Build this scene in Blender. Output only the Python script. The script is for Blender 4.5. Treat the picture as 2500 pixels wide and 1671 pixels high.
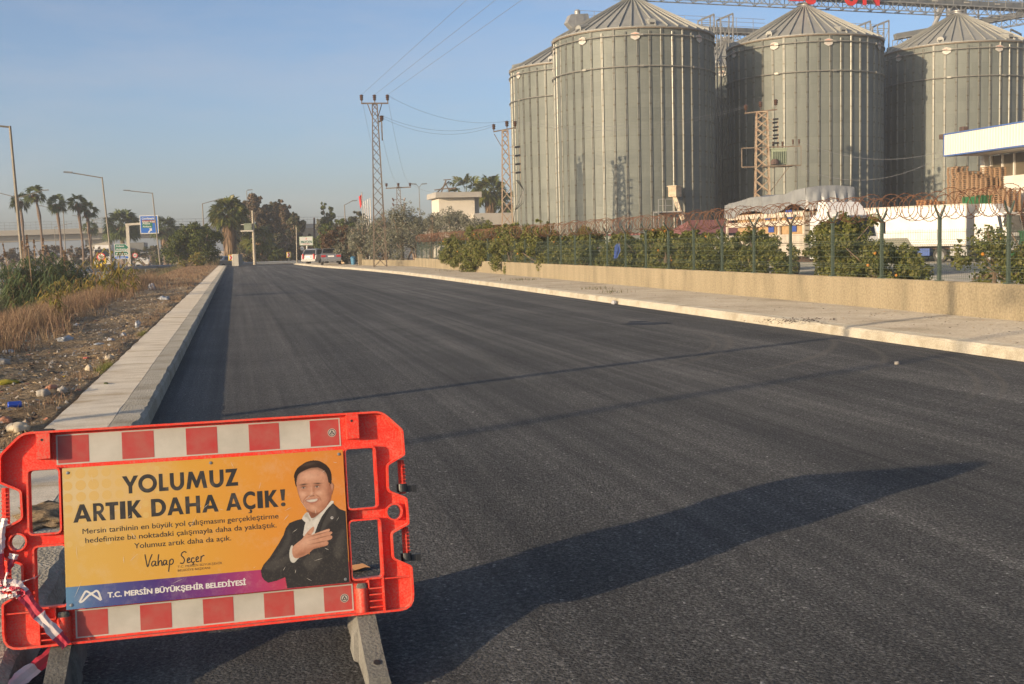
import bpy, math, random
import numpy as np
from mathutils import Vector, Matrix

scene = bpy.context.scene
for o in list(bpy.data.objects):
    bpy.data.objects.remove(o, do_unlink=True)
C = bpy.context.collection
rad = math.radians

# ------------------------------------------------------------------ camera
CAM_H = 1.6
YAW, PITCH, ROLL = 0.23567855, 0.08679264, -0.02559598
fwd = Vector((math.sin(YAW) * math.cos(PITCH), math.cos(YAW) * math.cos(PITCH), -math.sin(PITCH)))
rgt0 = Vector((math.cos(YAW), -math.sin(YAW), 0)); up0 = rgt0.cross(fwd)
rgt = rgt0 * math.cos(ROLL) + up0 * math.sin(ROLL)
upv = -rgt0 * math.sin(ROLL) + up0 * math.cos(ROLL)
cam_data = bpy.data.cameras.new('camera')
cam_data.lens = 40.0; cam_data.sensor_width = 36.0; cam_data.sensor_fit = 'HORIZONTAL'
cam_data.clip_start = 0.05; cam_data.clip_end = 6000
cam = bpy.data.objects.new('camera', cam_data); C.objects.link(cam)
M = Matrix((rgt, upv, -fwd)).transposed().to_4x4(); M.translation = (0, 0, CAM_H)
cam.matrix_world = M
scene.camera = cam

# ------------------------------------------------------------------ sky and sun
SUN_AZ, SUN_EL = 27.0, 10.6            # direction the shadows run (degrees from +X towards +Y), height
SKY_STRENGTH, SUN_STRENGTH, EXPOSURE = 0.142, 4.3, 0.6
world = bpy.data.worlds.new('World'); scene.world = world; world.use_nodes = True
nt = world.node_tree; nt.nodes.clear()
w_out = nt.nodes.new('ShaderNodeOutputWorld'); w_bg = nt.nodes.new('ShaderNodeBackground')
sky = nt.nodes.new('ShaderNodeTexSky'); sky.sky_type = 'NISHITA'; sky.sun_disc = False
sky.sun_elevation = rad(SUN_EL)
to_sun = Vector((-math.cos(rad(SUN_AZ)) * math.cos(rad(SUN_EL)), -math.sin(rad(SUN_AZ)) * math.cos(rad(SUN_EL)), math.sin(rad(SUN_EL))))
sky.sun_rotation = math.atan2(to_sun.x, to_sun.y)
sky.air_density = .65; sky.dust_density = 2.3; sky.ozone_density = 2.0
# faint high cloud streaks
tc = nt.nodes.new('ShaderNodeTexCoord'); mp = nt.nodes.new('ShaderNodeMapping'); mp.inputs['Scale'].default_value = (1.6, 1.6, 7)
cn = nt.nodes.new('ShaderNodeTexNoise'); cn.inputs['Scale'].default_value = 1.6; cn.inputs['Detail'].default_value = 6; cn.inputs['Roughness'].default_value = .62
cr = nt.nodes.new('ShaderNodeValToRGB'); cr.color_ramp.elements[0].position = .46; cr.color_ramp.elements[1].position = .85
cr.color_ramp.elements[1].color = (.42, .42, .42, 1)
mixc = nt.nodes.new('ShaderNodeMix'); mixc.data_type = 'RGBA'
mixc.inputs['B'].default_value = (2.9, 2.75, 2.85, 1)
nt.links.new(tc.outputs['Generated'], mp.inputs['Vector']); nt.links.new(mp.outputs[0], cn.inputs['Vector'])
nt.links.new(cn.outputs['Fac'], cr.inputs['Fac']); nt.links.new(cr.outputs['Color'], mixc.inputs['Factor'])
nt.links.new(sky.outputs[0], mixc.inputs['A']); nt.links.new(mixc.outputs['Result'], w_bg.inputs['Color'])
w_bg.inputs['Strength'].default_value = SKY_STRENGTH
nt.links.new(w_bg.outputs[0], w_out.inputs['Surface'])
sun_data = bpy.data.lights.new('sun', 'SUN'); sun_data.energy = SUN_STRENGTH; sun_data.angle = rad(.5)
sun_data.color = (1.0, .78, .52)
sun = bpy.data.objects.new('sun', sun_data); C.objects.link(sun)
sun.rotation_euler = (-to_sun).to_track_quat('-Z', 'Y').to_euler(); sun.location = (-40, -20, 30)
scene.view_settings.view_transform = 'Standard'; scene.view_settings.look = 'None'
scene.view_settings.gamma = 1; scene.view_settings.exposure = EXPOSURE; scene.view_settings.use_curve_mapping = False

# ------------------------------------------------------------------ places: a photo position and a distance give a point on the site
def ray(px, py):
    return fwd + rgt * ((px - 1250) / 2778.0) - upv * ((py - 835.5) / 2778.0)
def PY(px, py, y):                     # point at road distance y
    d = ray(px, py); return Vector((0, 0, CAM_H)) + d * (y / d.y)
def GZ(px, py, z=0.0):                 # point on the level z
    d = ray(px, py); return Vector((0, 0, CAM_H)) + d * ((z - CAM_H) / d.z)
def smooth(a, b, x):
    t = min(1, max(0, (x - a) / (b - a))); return t * t * (3 - 2 * t)
def ditch(y): return 1 - .35 * smooth(75, 112, y)
def ground_z(x, y):
    if x > 12.3: return -.05 - .45 * smooth(12.4, 18, x)
    if x > -1.58: return -.06
    w = .03 * math.sin(1.7 * x + .9 * y) + .025 * math.sin(3.1 * x - 1.3 * y) + .02 * math.sin(5.2 * y + x)
    v = .13 - .05 * smooth(-1.6, -3.6, x) if False else .12
    s = smooth(-4.1, -7.0, x) if False else 1 - smooth(-7.0, -4.1, x)
    r = 1 - smooth(-12.2, -10.2, x)
    z = v + w * smooth(1.6, 1.9, -x)
    z += s * (-1.15 * ditch(y)); z += r * (1.15 * ditch(y) - .72)
    return z

# ------------------------------------------------------------------ materials
MATS = {}
DIFF = 'Diffuse Roughness'
def new_mat(name):
    m = bpy.data.materials.new(name); m.use_nodes = True
    n = m.node_tree.nodes; b = n.get('Principled BSDF'); return m, m.node_tree, b
def mat(name, col, rough=.6, metal=0.0, col2=None, scale=4.0, detail=6, bump=0.0, bscale=None, bdist=.01, stretch=(1, 1, 1), lo=.35, hi=.65, spec=.5, coat=0.0):
    m, t, b = new_mat(name); N, Lk = t.nodes, t.links
    b.inputs['Roughness'].default_value = rough; b.inputs['Metallic'].default_value = metal
    b.inputs['Specular IOR Level'].default_value = spec
    b.inputs['Coat Weight'].default_value = coat
    b.inputs['Base Color'].default_value = (*col, 1)
    if col2 or bump:
        tcn = N.new('ShaderNodeTexCoord'); mpn = N.new('ShaderNodeMapping'); mpn.inputs['Scale'].default_value = stretch
        Lk.new(tcn.outputs['Object'], mpn.inputs['Vector'])
    if col2:
        no = N.new('ShaderNodeTexNoise'); no.inputs['Scale'].default_value = scale; no.inputs['Detail'].default_value = detail; no.inputs['Roughness'].default_value = .6
        rp = N.new('ShaderNodeValToRGB'); rp.color_ramp.elements[0].position = lo; rp.color_ramp.elements[1].position = hi
        rp.color_ramp.elements[0].color = (*col, 1); rp.color_ramp.elements[1].color = (*col2, 1)
        Lk.new(mpn.outputs[0], no.inputs['Vector']); Lk.new(no.outputs['Fac'], rp.inputs['Fac']); Lk.new(rp.outputs['Color'], b.inputs['Base Color'])
    if bump:
        nb = N.new('ShaderNodeTexNoise'); nb.inputs['Scale'].default_value = bscale or scale * 6; nb.inputs['Detail'].default_value = 4
        bp = N.new('ShaderNodeBump'); bp.inputs['Strength'].default_value = bump; bp.inputs['Distance'].default_value = bdist
        Lk.new(mpn.outputs[0], nb.inputs['Vector']); Lk.new(nb.outputs['Fac'], bp.inputs['Height']); Lk.new(bp.outputs[0], b.inputs['Normal'])
    MATS[name] = m; return m
def leaf_mat(name, cols, trans=.3, rough=.55):
    m, t, b = new_mat(name); N, Lk = t.nodes, t.links
    g = N.new('ShaderNodeNewGeometry'); rp = N.new('ShaderNodeValToRGB')
    el = rp.color_ramp.elements
    while len(el) < len(cols): el.new(.5)
    for i, c in enumerate(cols):
        el[i].position = i / (len(cols) - 1) if len(cols) > 1 else 0; el[i].color = (*c, 1)
    Lk.new(g.outputs['Random Per Island'], rp.inputs['Fac']); Lk.new(rp.outputs['Color'], b.inputs['Base Color'])
    b.inputs['Roughness'].default_value = rough; b.inputs['Specular IOR Level'].default_value = .3
    tr = N.new('ShaderNodeBsdfTranslucent'); mx = N.new('ShaderNodeMixShader'); mx.inputs[0].default_value = trans
    Lk.new(rp.outputs['Color'], tr.inputs['Color']); Lk.new(b.outputs[0], mx.inputs[1]); Lk.new(tr.outputs[0], mx.inputs[2])
    Lk.new(mx.outputs[0], N['Material Output'].inputs['Surface'])
    MATS[name] = m; return m

# ------------------------------------------------------------------ mesh tools
class MB:
    def __init__(s): s.v, s.f, s.mi, s.cur = [], [], [], 0
    def add(s, vs, fs):
        o = len(s.v); s.v += [tuple(p) for p in vs]; s.f += [tuple(i + o for i in f) for f in fs]; s.mi += [s.cur] * len(fs); return s
    def box(s, c, size, rz=0, M4=None):
        x, y, z = (d / 2 for d in size); cs, sn = math.cos(rz), math.sin(rz); out = []
        for sx, sy, sz in ((-1,-1,-1),(1,-1,-1),(1,1,-1),(-1,1,-1),(-1,-1,1),(1,-1,1),(1,1,1),(-1,1,1)):
            a, b = sx * x, sy * y
            p = Vector((c[0] + a * cs - b * sn, c[1] + a * sn + b * cs, c[2] + sz * z))
            out.append(M4 @ p if M4 else p)
        return s.add(out, [(0,3,2,1),(4,5,6,7),(0,1,5,4),(1,2,6,5),(2,3,7,6),(3,0,4,7)])
    def bar(s, p, q, w, h=None):
        p, q = Vector(p), Vector(q); h = h or w; d = (q - p); L = d.length
        if L < 1e-6: return s
        d /= L; a = d.cross(Vector((0, 0, 1)) if abs(d.z) < .95 else Vector((0, 1, 0))).normalized(); b = a.cross(d)
        vs = []
        for e in (p, q):
            for i, j in ((-1,-1),(1,-1),(1,1),(-1,1)): vs.append(e + a * (i * w / 2) + b * (j * h / 2))
        return s.add(vs, [(0,1,2,3),(7,6,5,4),(0,4,5,1),(1,5,6,2),(2,6,7,3),(3,7,4,0)])
    def tube(s, pts, r, n=6, cap=True, r2=None):
        pts = [Vector(p) for p in pts]; k = len(pts); vs = []; fs = []
        a = None
        for i, p in enumerate(pts):
            d = (pts[min(i + 1, k - 1)] - pts[max(i - 1, 0)])
            d = d.normalized() if d.length > 1e-9 else Vector((0, 0, 1))
            if a is None: a = d.cross(Vector((0, 0, 1)) if abs(d.z) < .9 else Vector((1, 0, 0))).normalized()
            else:
                a = (a - d * a.dot(d)); a = a.normalized() if a.length > 1e-6 else d.orthogonal().normalized()
            b = d.cross(a); rr = r[i] if isinstance(r, (list, tuple)) else (r if r2 is None else r + (r2 - r) * i / max(1, k - 1))
            for j in range(n):
                t = 2 * math.pi * j / n; vs.append(p + a * (rr * math.cos(t)) + b * (rr * math.sin(t)))
        for i in range(k - 1):
            for j in range(n):
                j2 = (j + 1) % n; fs.append((i * n + j, i * n + j2, (i + 1) * n + j2, (i + 1) * n + j))
        if cap: fs.append(tuple(range(n - 1, -1, -1))); fs.append(tuple(range((k - 1) * n, k * n)))
        return s.add(vs, fs)
    def lathe(s, c, prof, n=16, a0=0):
        vs, fs = [], []; k = len(prof)
        for r, z in prof:
            for j in range(n):
                t = a0 + 2 * math.pi * j / n; vs.append((c[0] + r * math.cos(t), c[1] + r * math.sin(t), c[2] + z))
        for i in range(k - 1):
            for j in range(n):
                j2 = (j + 1) % n; fs.append((i * n + j, i * n + j2, (i + 1) * n + j2, (i + 1) * n + j))
        fs.append(tuple(range(n - 1, -1, -1))); fs.append(tuple(range((k - 1) * n, k * n)))
        return s.add(vs, fs)
    def prism(s, poly, M4, depth):
        """polygon in local x,z; pushed along local y by depth"""
        n = len(poly); vs = [M4 @ Vector((x, 0, z)) for x, z in poly] + [M4 @ Vector((x, depth, z)) for x, z in poly]
        fs = [tuple(range(n)), tuple(range(2 * n - 1, n - 1, -1))] + [(i, i + n, (i + 1) % n + n, (i + 1) % n) for i in range(n)]
        return s.add(vs, fs)
    def build(s, name, mats, parent=None, smooth=False, loc=None, angle=None):
        me = bpy.data.meshes.new(name); me.from_pydata([tuple(p) for p in s.v], [], s.f)
        mats = mats if isinstance(mats, (list, tuple)) else [mats]
        for m in mats: me.materials.append(m)
        if len(mats) > 1: me.polygons.foreach_set('material_index', s.mi)
        if smooth: me.polygons.foreach_set('use_smooth', [True] * len(me.polygons))
        me.update()
        if angle is not None:
            try: me.set_sharp_from_angle(angle=rad(angle))
            except Exception: pass
        return link(name, me, parent, loc)
def link(name, me, parent=None, loc=None):
    o = bpy.data.objects.new(name, me); C.objects.link(o)
    if parent is not None: o.parent = parent
    if loc is not None: o.location = loc
    return o
def np_mesh(name, V, n_per, mats, parent=None, mi=None, smooth=False):
    """V: (faces*n_per, 3) separate polygons"""
    V = np.ascontiguousarray(V, dtype=np.float32).reshape(-1, 3); nf = len(V) // n_per
    me = bpy.data.meshes.new(name); me.vertices.add(len(V)); me.vertices.foreach_set('co', V.ravel())
    me.loops.add(len(V)); me.loops.foreach_set('vertex_index', np.arange(len(V), dtype=np.int32))
    me.polygons.add(nf); me.polygons.foreach_set('loop_start', np.arange(0, len(V), n_per, dtype=np.int32))
    mats = mats if isinstance(mats, (list, tuple)) else [mats]
    for m in mats: me.materials.append(m)
    if mi is not None: me.polygons.foreach_set('material_index', np.asarray(mi, dtype=np.int32))
    me.update(calc_edges=True); return link(name, me, parent)
def tag(o, label=None, cat=None, group=None, kind=None):
    if label: o['label'] = label
    if cat: o['category'] = cat
    if group: o['group'] = group
    if kind: o['kind'] = kind
    return o
def thing(name, label, cat, loc=(0, 0, 0), rz=0, group=None):
    o = bpy.data.objects.new(name, None); C.objects.link(o); o.location = loc; o.rotation_euler = (0, 0, rz); o.empty_display_size = .2
    return tag(o, label, cat, group)
def copy_tree(o, loc=None, rz=None, label=None, group=None, parent=None):
    c = o.copy(); C.objects.link(c)
    if parent is not None: c.parent = parent
    if loc is not None: c.location = loc
    if rz is not None: c.rotation_euler = (0, 0, rz)
    if label: c['label'] = label
    if group: c['group'] = group
    for ch in list(o.children): copy_tree(ch, parent=c)
    return c
def arc(cx, cy, r, a0, a1, n=8, ry=None):
    ry = ry or r
    return [(cx + r * math.cos(rad(a0 + (a1 - a0) * i / n)), cy + ry * math.sin(rad(a0 + (a1 - a0) * i / n))) for i in range(n + 1)]
def flat_mesh(loops, extrude=0.0):
    """filled outline with holes (2D curve fill) -> mesh in the xy plane"""
    cu = bpy.data.curves.new('outline', 'CURVE'); cu.dimensions = '2D'; cu.fill_mode = 'BOTH'; cu.extrude = extrude
    for lp in loops:
        sp = cu.splines.new('POLY'); sp.points.add(len(lp) - 1)
        for p, q in zip(sp.points, lp): p.co = (q[0], q[1], 0, 1)
        sp.use_cyclic_u = True
    ob = bpy.data.objects.new('outline', cu); C.objects.link(ob)
    dg = bpy.context.evaluated_depsgraph_get(); me = bpy.data.meshes.new_from_object(ob.evaluated_get(dg))
    bpy.data.objects.remove(ob); return me
def text_mesh(body, size=1.0, bold=0.0, extrude=0.0, shear=0.0, spacing=1.0):
    cu = bpy.data.curves.new('writing', 'FONT'); cu.body = body; cu.size = size; cu.offset = bold; cu.extrude = extrude; cu.shear = shear; cu.space_character = spacing
    ob = bpy.data.objects.new('writing', cu); C.objects.link(ob)
    dg = bpy.context.evaluated_depsgraph_get(); me = bpy.data.meshes.new_from_object(ob.evaluated_get(dg))
    bpy.data.objects.remove(ob); return me
def fit_flat(me, x0, x1, y0, y1, name, m, parent, M4=None, z=0.0):
    """scale a flat mesh into a box, then stand it with M4"""
    n = len(me.vertices); co = np.empty(n * 3, np.float32); me.vertices.foreach_get('co', co); co = co.reshape(-1, 3)
    a, b = co.min(0), co.max(0)
    if x1 is not None: co[:, 0] = x0 + (co[:, 0] - a[0]) * ((x1 - x0) / max(1e-9, b[0] - a[0]))
    if y1 is not None: co[:, 1] = y0 + (co[:, 1] - a[1]) * ((y1 - y0) / max(1e-9, b[1] - a[1]))
    co[:, 2] += z
    me.vertices.foreach_set('co', co.ravel())
    if M4 is not None: me.transform(M4)
    me.materials.clear(); me.materials.append(m); me.update(); me.name = name
    return link(name, me, parent)
STAND = Matrix(((1, 0, 0, 0), (0, 0, -1, 0), (0, 1, 0, 0), (0, 0, 0, 1)))    # xy plane -> xz plane, front to -y

# leaves: many small separate faces through the volume of clumps
def rand_unit(rng, n):
    v = rng.normal(size=(n, 3)); return v / np.linalg.norm(v, axis=1)[:, None]
def leaf_faces(rng, cents, radii, n, size, elong=2.2, up=.2, flat=1.0):
    k = len(cents); w = np.array([r ** 2 for r in radii]); idx = rng.choice(k, n, p=w / w.sum())
    c = np.array(cents)[idx]; r = np.array(radii)[idx]
    d = rand_unit(rng, n); rr = rng.random(n) ** .45
    pos = c + d * (r * rr)[:, None] * np.array([1, 1, flat])
    nrm = d * .7 + rand_unit(rng, n) * .8 + np.array([0, 0, up]); nrm /= np.linalg.norm(nrm, axis=1)[:, None]
    t = np.cross(nrm, rand_unit(rng, n)); t /= np.linalg.norm(t, axis=1)[:, None]; b = np.cross(nrm, t)
    s = size * rng.uniform(.6, 1.35, n); l = (s * .5)[:, None]; wd = (s * .5 / elong)[:, None]
    q = np.stack([pos - t * l, pos + b * wd, pos + t * l, pos - b * wd], 1)
    return q.reshape(-1, 3)
def clumps(rng, centre, radii, k, cr, lo=.35):
    out, rr = [], []
    for _ in range(k):
        d = rand_unit(rng, 1)[0]; f = lo + (1 - lo) * rng.random() ** .6
        out.append(np.array(centre) + d * np.array(radii) * f * .82); rr.append(cr * rng.uniform(.6, 1.25))
    return out, rr
# ================================================================== SETTING
def nodes_of(m): return m.node_tree.nodes, m.node_tree.links
# --- earth of the verge: dry soil, straw and fine litter
def earth_material():
    m, t, b = new_mat('earth'); N, Lk = t.nodes, t.links
    tcn = N.new('ShaderNodeTexCoord'); b.inputs['Roughness'].default_value = .95; b.inputs['Specular IOR Level'].default_value = .15; b.inputs[DIFF].default_value = 1
    n1 = N.new('ShaderNodeTexNoise'); n1.inputs['Scale'].default_value = 1.3; n1.inputs['Detail'].default_value = 8; n1.inputs['Roughness'].default_value = .7
    n2 = N.new('ShaderNodeTexNoise'); n2.inputs['Scale'].default_value = 26; n2.inputs['Detail'].default_value = 5; n2.inputs['Roughness'].default_value = .75
    r1 = N.new('ShaderNodeValToRGB'); r1.color_ramp.elements[0].color = (.4, .29, .175, 1); r1.color_ramp.elements[1].color = (.6, .47, .31, 1)
    r1.color_ramp.elements[0].position = .38; r1.color_ramp.elements[1].position = .64
    r2 = N.new('ShaderNodeValToRGB'); r2.color_ramp.elements[0].color = (.35, .33, .32, 1); r2.color_ramp.elements[1].color = (1.35, 1.3, 1.2, 1)
    r2.color_ramp.elements[0].position = .34; r2.color_ramp.elements[1].position = .68
    mx = N.new('ShaderNodeMix'); mx.data_type = 'RGBA'; mx.blend_type = 'MULTIPLY'; mx.inputs['Factor'].default_value = 1
    for n in (n1, n2): Lk.new(tcn.outputs['Object'], n.inputs['Vector'])
    Lk.new(n1.outputs['Fac'], r1.inputs['Fac']); Lk.new(n2.outputs['Fac'], r2.inputs['Fac'])
    Lk.new(r1.outputs['Color'], mx.inputs['A']); Lk.new(r2.outputs['Color'], mx.inputs['B']); Lk.new(mx.outputs['Result'], b.inputs['Base Color'])
    bp = N.new('ShaderNodeBump'); bp.inputs['Strength'].default_value = 1; bp.inputs['Distance'].default_value = .06
    Lk.new(n2.outputs['Fac'], bp.inputs['Height']); Lk.new(bp.outputs[0], b.inputs['Normal']); return m
M_EARTH = earth_material()
# --- fresh asphalt: stone grain, roller streaks along the road, pale dust and turning arcs
def asphalt_material():
    m, t, b = new_mat('asphalt'); N, Lk = t.nodes, t.links
    tcn = N.new('ShaderNodeTexCoord'); b.inputs['Roughness'].default_value = .8; b.inputs['Specular IOR Level'].default_value = .3; b.inputs[DIFF].default_value = 1
    vo = N.new('ShaderNodeTexVoronoi'); vo.inputs['Scale'].default_value = 70; vo.feature = 'F1'
    gr = N.new('ShaderNodeTexNoise'); gr.inputs['Scale'].default_value = 60; gr.inputs['Detail'].default_value = 5; gr.inputs['Roughness'].default_value = .75
    mp1 = N.new('ShaderNodeMapping'); mp1.inputs['Scale'].default_value = (1.6, .035, 1)
    st = N.new('ShaderNodeTexNoise'); st.inputs['Scale'].default_value = 1.0; st.inputs['Detail'].default_value = 5; st.inputs['Roughness'].default_value = .62
    mp2 = N.new('ShaderNodeMapping'); mp2.inputs['Scale'].default_value = (9, .05, 1); mp2.inputs['Rotation'].default_value = (0, 0, .012)
    fs = N.new('ShaderNodeTexNoise'); fs.inputs['Scale'].default_value = 1; fs.inputs['Detail'].default_value = 3
    Lk.new(tcn.outputs['Object'], mp2.inputs['Vector']); Lk.new(mp2.outputs[0], fs.inputs['Vector'])
    bl = N.new('ShaderNodeTexNoise'); bl.inputs['Scale'].default_value = .5; bl.inputs['Detail'].default_value = 6; bl.inputs['Roughness'].default_value = .65
    for n in (vo, gr, mp1, bl): Lk.new(tcn.outputs['Object'], n.inputs['Vector'])
    Lk.new(mp1.outputs[0], st.inputs['Vector'])
    def ramp(src, stops):
        r = N.new('ShaderNodeValToRGB'); e = r.color_ramp.elements
        while len(e) < len(stops): e.new(.5)
        for q, (p, v) in zip(e, stops): q.position = p; q.color = (v, v, v, 1) if not isinstance(v, tuple) else (*v, 1)
        Lk.new(src, r.inputs['Fac']); return r.outputs['Color']
    def mul(a, c, f=1.0):
        x = N.new('ShaderNodeMix'); x.data_type = 'RGBA'; x.blend_type = 'MULTIPLY'; x.inputs['Factor'].default_value = f
        Lk.new(a, x.inputs['A']); Lk.new(c, x.inputs['B']); return x.outputs['Result']
    base = ramp(st.outputs['Fac'], [(.36, (.073, .0725, .07)), (.5, (.1, .0985, .094)), (.64, (.142, .139, .131))])
    fine = ramp(fs.outputs['Fac'], [(.36, .86), (.5, 1.0), (.64, 1.16)])
    grain = ramp(gr.outputs['Fac'], [(.33, .3), (.5, .9), (.68, 2.6)])
    blot = ramp(bl.outputs['Fac'], [(.3, .78), (.7, 1.25)])
    stone = ramp(vo.outputs['Color'], [(.2, .75), (.8, 1.15), (.9, 1.5), (.985, 3.6)])
    col = mul(mul(mul(mul(base, grain, 1.0), blot), stone, 1.0), fine)
    # pale dust arcs left by turning wheels
    sep = N.new('ShaderNodeSeparateXYZ'); Lk.new(tcn.outputs['Object'], sep.inputs[0])
    def math_n(op, a, c=None):
        x = N.new('ShaderNodeMath'); x.operation = op
        for i, s in enumerate((a, c)):
            if s is None: continue
            if isinstance(s, (int, float)): x.inputs[i].default_value = s
            else: Lk.new(s, x.inputs[i])
        return x.outputs[0]
    total = None
    for cx, cy, r, wd, x0, x1 in ((1.2, 18.6, 6.6, .09, 5.0, 9.2), (1.2, 18.6, 6.35, .06, 5.0, 9.2), (1.4, 19.2, 8.2, .08, 5.2, 9.3), (2.6, 16.2, 6.3, .07, 6.4, 9.2), (2.0, 14.2, 6.7, .06, 6.2, 9.2), (2.0, 14.2, 6.95, .05, 6.2, 9.2)):
        dx = math_n('SUBTRACT', sep.outputs[0], cx); dy = math_n('SUBTRACT', sep.outputs[1], cy)
        d = math_n('SQRT', math_n('ADD', math_n('MULTIPLY', dx, dx), math_n('MULTIPLY', dy, dy)))
        a = math_n('ABSOLUTE', math_n('SUBTRACT', d, r))
        band = math_n('SUBTRACT', 1, math_n('MINIMUM', 1, math_n('DIVIDE', a, wd)))
        xa = N.new('ShaderNodeMapRange'); xa.inputs['From Min'].default_value = x0; xa.inputs['From Max'].default_value = x0 + 1.2; Lk.new(sep.outputs[0], xa.inputs['Value'])
        ya = N.new('ShaderNodeMapRange'); ya.inputs['From Min'].default_value = cy + 1.0; ya.inputs['From Max'].default_value = cy - 1.5; Lk.new(sep.outputs[1], ya.inputs['Value'])
        band = math_n('MULTIPLY', math_n('MULTIPLY', band, xa.outputs[0]), ya.outputs[0])
        total = band if total is None else math_n('MAXIMUM', total, band)
    # longitudinal paver joints: thin dark lines
    seam = None
    for sx, sw in ((4.35, .022), (1.15, .014)):
        wob = math_n('MULTIPLY', math_n('SUBTRACT', bl.outputs['Fac'], .5), .12)
        a = math_n('ABSOLUTE', math_n('SUBTRACT', math_n('ADD', sep.outputs[0], wob), sx)); s1 = math_n('SUBTRACT', 1, math_n('MINIMUM', 1, math_n('DIVIDE', a, sw))); seam = s1 if seam is None else math_n('MAXIMUM', seam, s1)
    msx = N.new('ShaderNodeMix'); msx.data_type = 'RGBA'; msx.inputs['B'].default_value = (.03, .029, .028, 1); Lk.new(math_n('MULTIPLY', seam, .55), msx.inputs['Factor']); Lk.new(col, msx.inputs['A']); col = msx.outputs['Result']
    du = math_n('MULTIPLY', total, math_n('MULTIPLY', gr.outputs['Fac'], .75))
    # dust lies near the left kerb too
    kx = N.new('ShaderNodeMapRange'); kx.inputs['From Min'].default_value = 2.2; kx.inputs['From Max'].default_value = .2; Lk.new(sep.outputs[0], kx.inputs['Value'])
    du2 = math_n('MULTIPLY', math_n('MULTIPLY', kx.outputs[0], st.outputs['Fac']), .35)
    dd = math_n('MINIMUM', 1, math_n('ADD', du, du2))
    mx = N.new('ShaderNodeMix'); mx.data_type = 'RGBA'; mx.inputs['B'].default_value = (.2, .18, .15, 1)
    Lk.new(dd, mx.inputs['Factor']); Lk.new(col, mx.inputs['A']); Lk.new(mx.outputs['Result'], b.inputs['Base Color'])
    hs = math_n('ADD', math_n('MULTIPLY', gr.outputs['Fac'], 1.0), math_n('MULTIPLY', vo.outputs['Distance'], -.7))
    bp = N.new('ShaderNodeBump'); bp.inputs['Strength'].default_value = 1; bp.inputs['Distance'].default_value = .03
    Lk.new(hs, bp.inputs['Height']); Lk.new(bp.outputs[0], b.inputs['Normal']); return m
M_ASPHALT = asphalt_material()
def concrete_material(name, c1, c2, c3, scale=1.2, bump=.35, streak=(1, 1, 1), fine=40, stain=.35):
    m, t, b = new_mat(name); N, Lk = t.nodes, t.links
    tcn = N.new('ShaderNodeTexCoord'); mpn = N.new('ShaderNodeMapping'); mpn.inputs['Scale'].default_value = streak
    b.inputs['Roughness'].default_value = .9; b.inputs['Specular IOR Level'].default_value = .2; b.inputs[DIFF].default_value = 1
    n1 = N.new('ShaderNodeTexNoise'); n1.inputs['Scale'].default_value = scale; n1.inputs['Detail'].default_value = 9; n1.inputs['Roughness'].default_value = .68
    r1 = N.new('ShaderNodeValToRGB'); e = r1.color_ramp.elements; e.new(.5)
    for q, (p, c) in zip(e, ((stain, c3), (.5, c1), (.68, c2))): q.position = p; q.color = (*c, 1)
    n2 = N.new('ShaderNodeTexNoise'); n2.inputs['Scale'].default_value = fine; n2.inputs['Detail'].default_value = 4
    r2 = N.new('ShaderNodeValToRGB'); r2.color_ramp.elements[0].color = (.78, .78, .78, 1); r2.color_ramp.elements[1].color = (1.15, 1.15, 1.15, 1)
    r2.color_ramp.elements[0].position = .35; r2.color_ramp.elements[1].position = .65
    mx = N.new('ShaderNodeMix'); mx.data_type = 'RGBA'; mx.blend_type = 'MULTIPLY'; mx.inputs['Factor'].default_value = .8
    Lk.new(tcn.outputs['Object'], mpn.inputs['Vector']); Lk.new(mpn.outputs[0], n1.inputs['Vector']); Lk.new(tcn.outputs['Object'], n2.inputs['Vector'])
    Lk.new(n1.outputs['Fac'], r1.inputs['Fac']); Lk.new(n2.outputs['Fac'], r2.inputs['Fac'])
    Lk.new(r1.outputs['Color'], mx.inputs['A']); Lk.new(r2.outputs['Color'], mx.inputs['B']); Lk.new(mx.outputs['Result'], b.inputs['Base Color'])
    bp = N.new('ShaderNodeBump'); bp.inputs['Strength'].default_value = bump; bp.inputs['Distance'].default_value = .02
    Lk.new(n2.outputs['Fac'], bp.inputs['Height']); Lk.new(bp.outputs[0], b.inputs['Normal']); return m
M_PAVE = concrete_material('pavement concrete', (.6, .525, .41), (.68, .61, .49), (.42, .335, .225), 1.3, .35, (.7, 2.2, 1), 110, .36)
M_KERB = concrete_material('kerb concrete', (.43, .39, .31), (.5, .455, .375), (.31, .27, .2), 2.0, .9, (1, 1, 1), 60, .32)
M_SAND = concrete_material('sandy concrete', (.36, .315, .245), (.42, .37, .295), (.27, .23, .17), .7, 1, (1, 1, 1), 30, .36)
M_PLASTER = concrete_material('rough plaster', (.275, .226, .148), (.32, .266, .178), (.205, .172, .115), 1.1, .9, (1.2, 1.2, .3), 24, .34)
M_HIGHWAY = mat('highway asphalt', (.1, .1, .1), .85, col2=(.15, .148, .14), scale=.6)
M_YARD = concrete_material('yard concrete', (.24, .23, .2), (.32, .3, .26), (.15, .15, .14), .25, .3, (1, 1, 1), 15)

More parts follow.
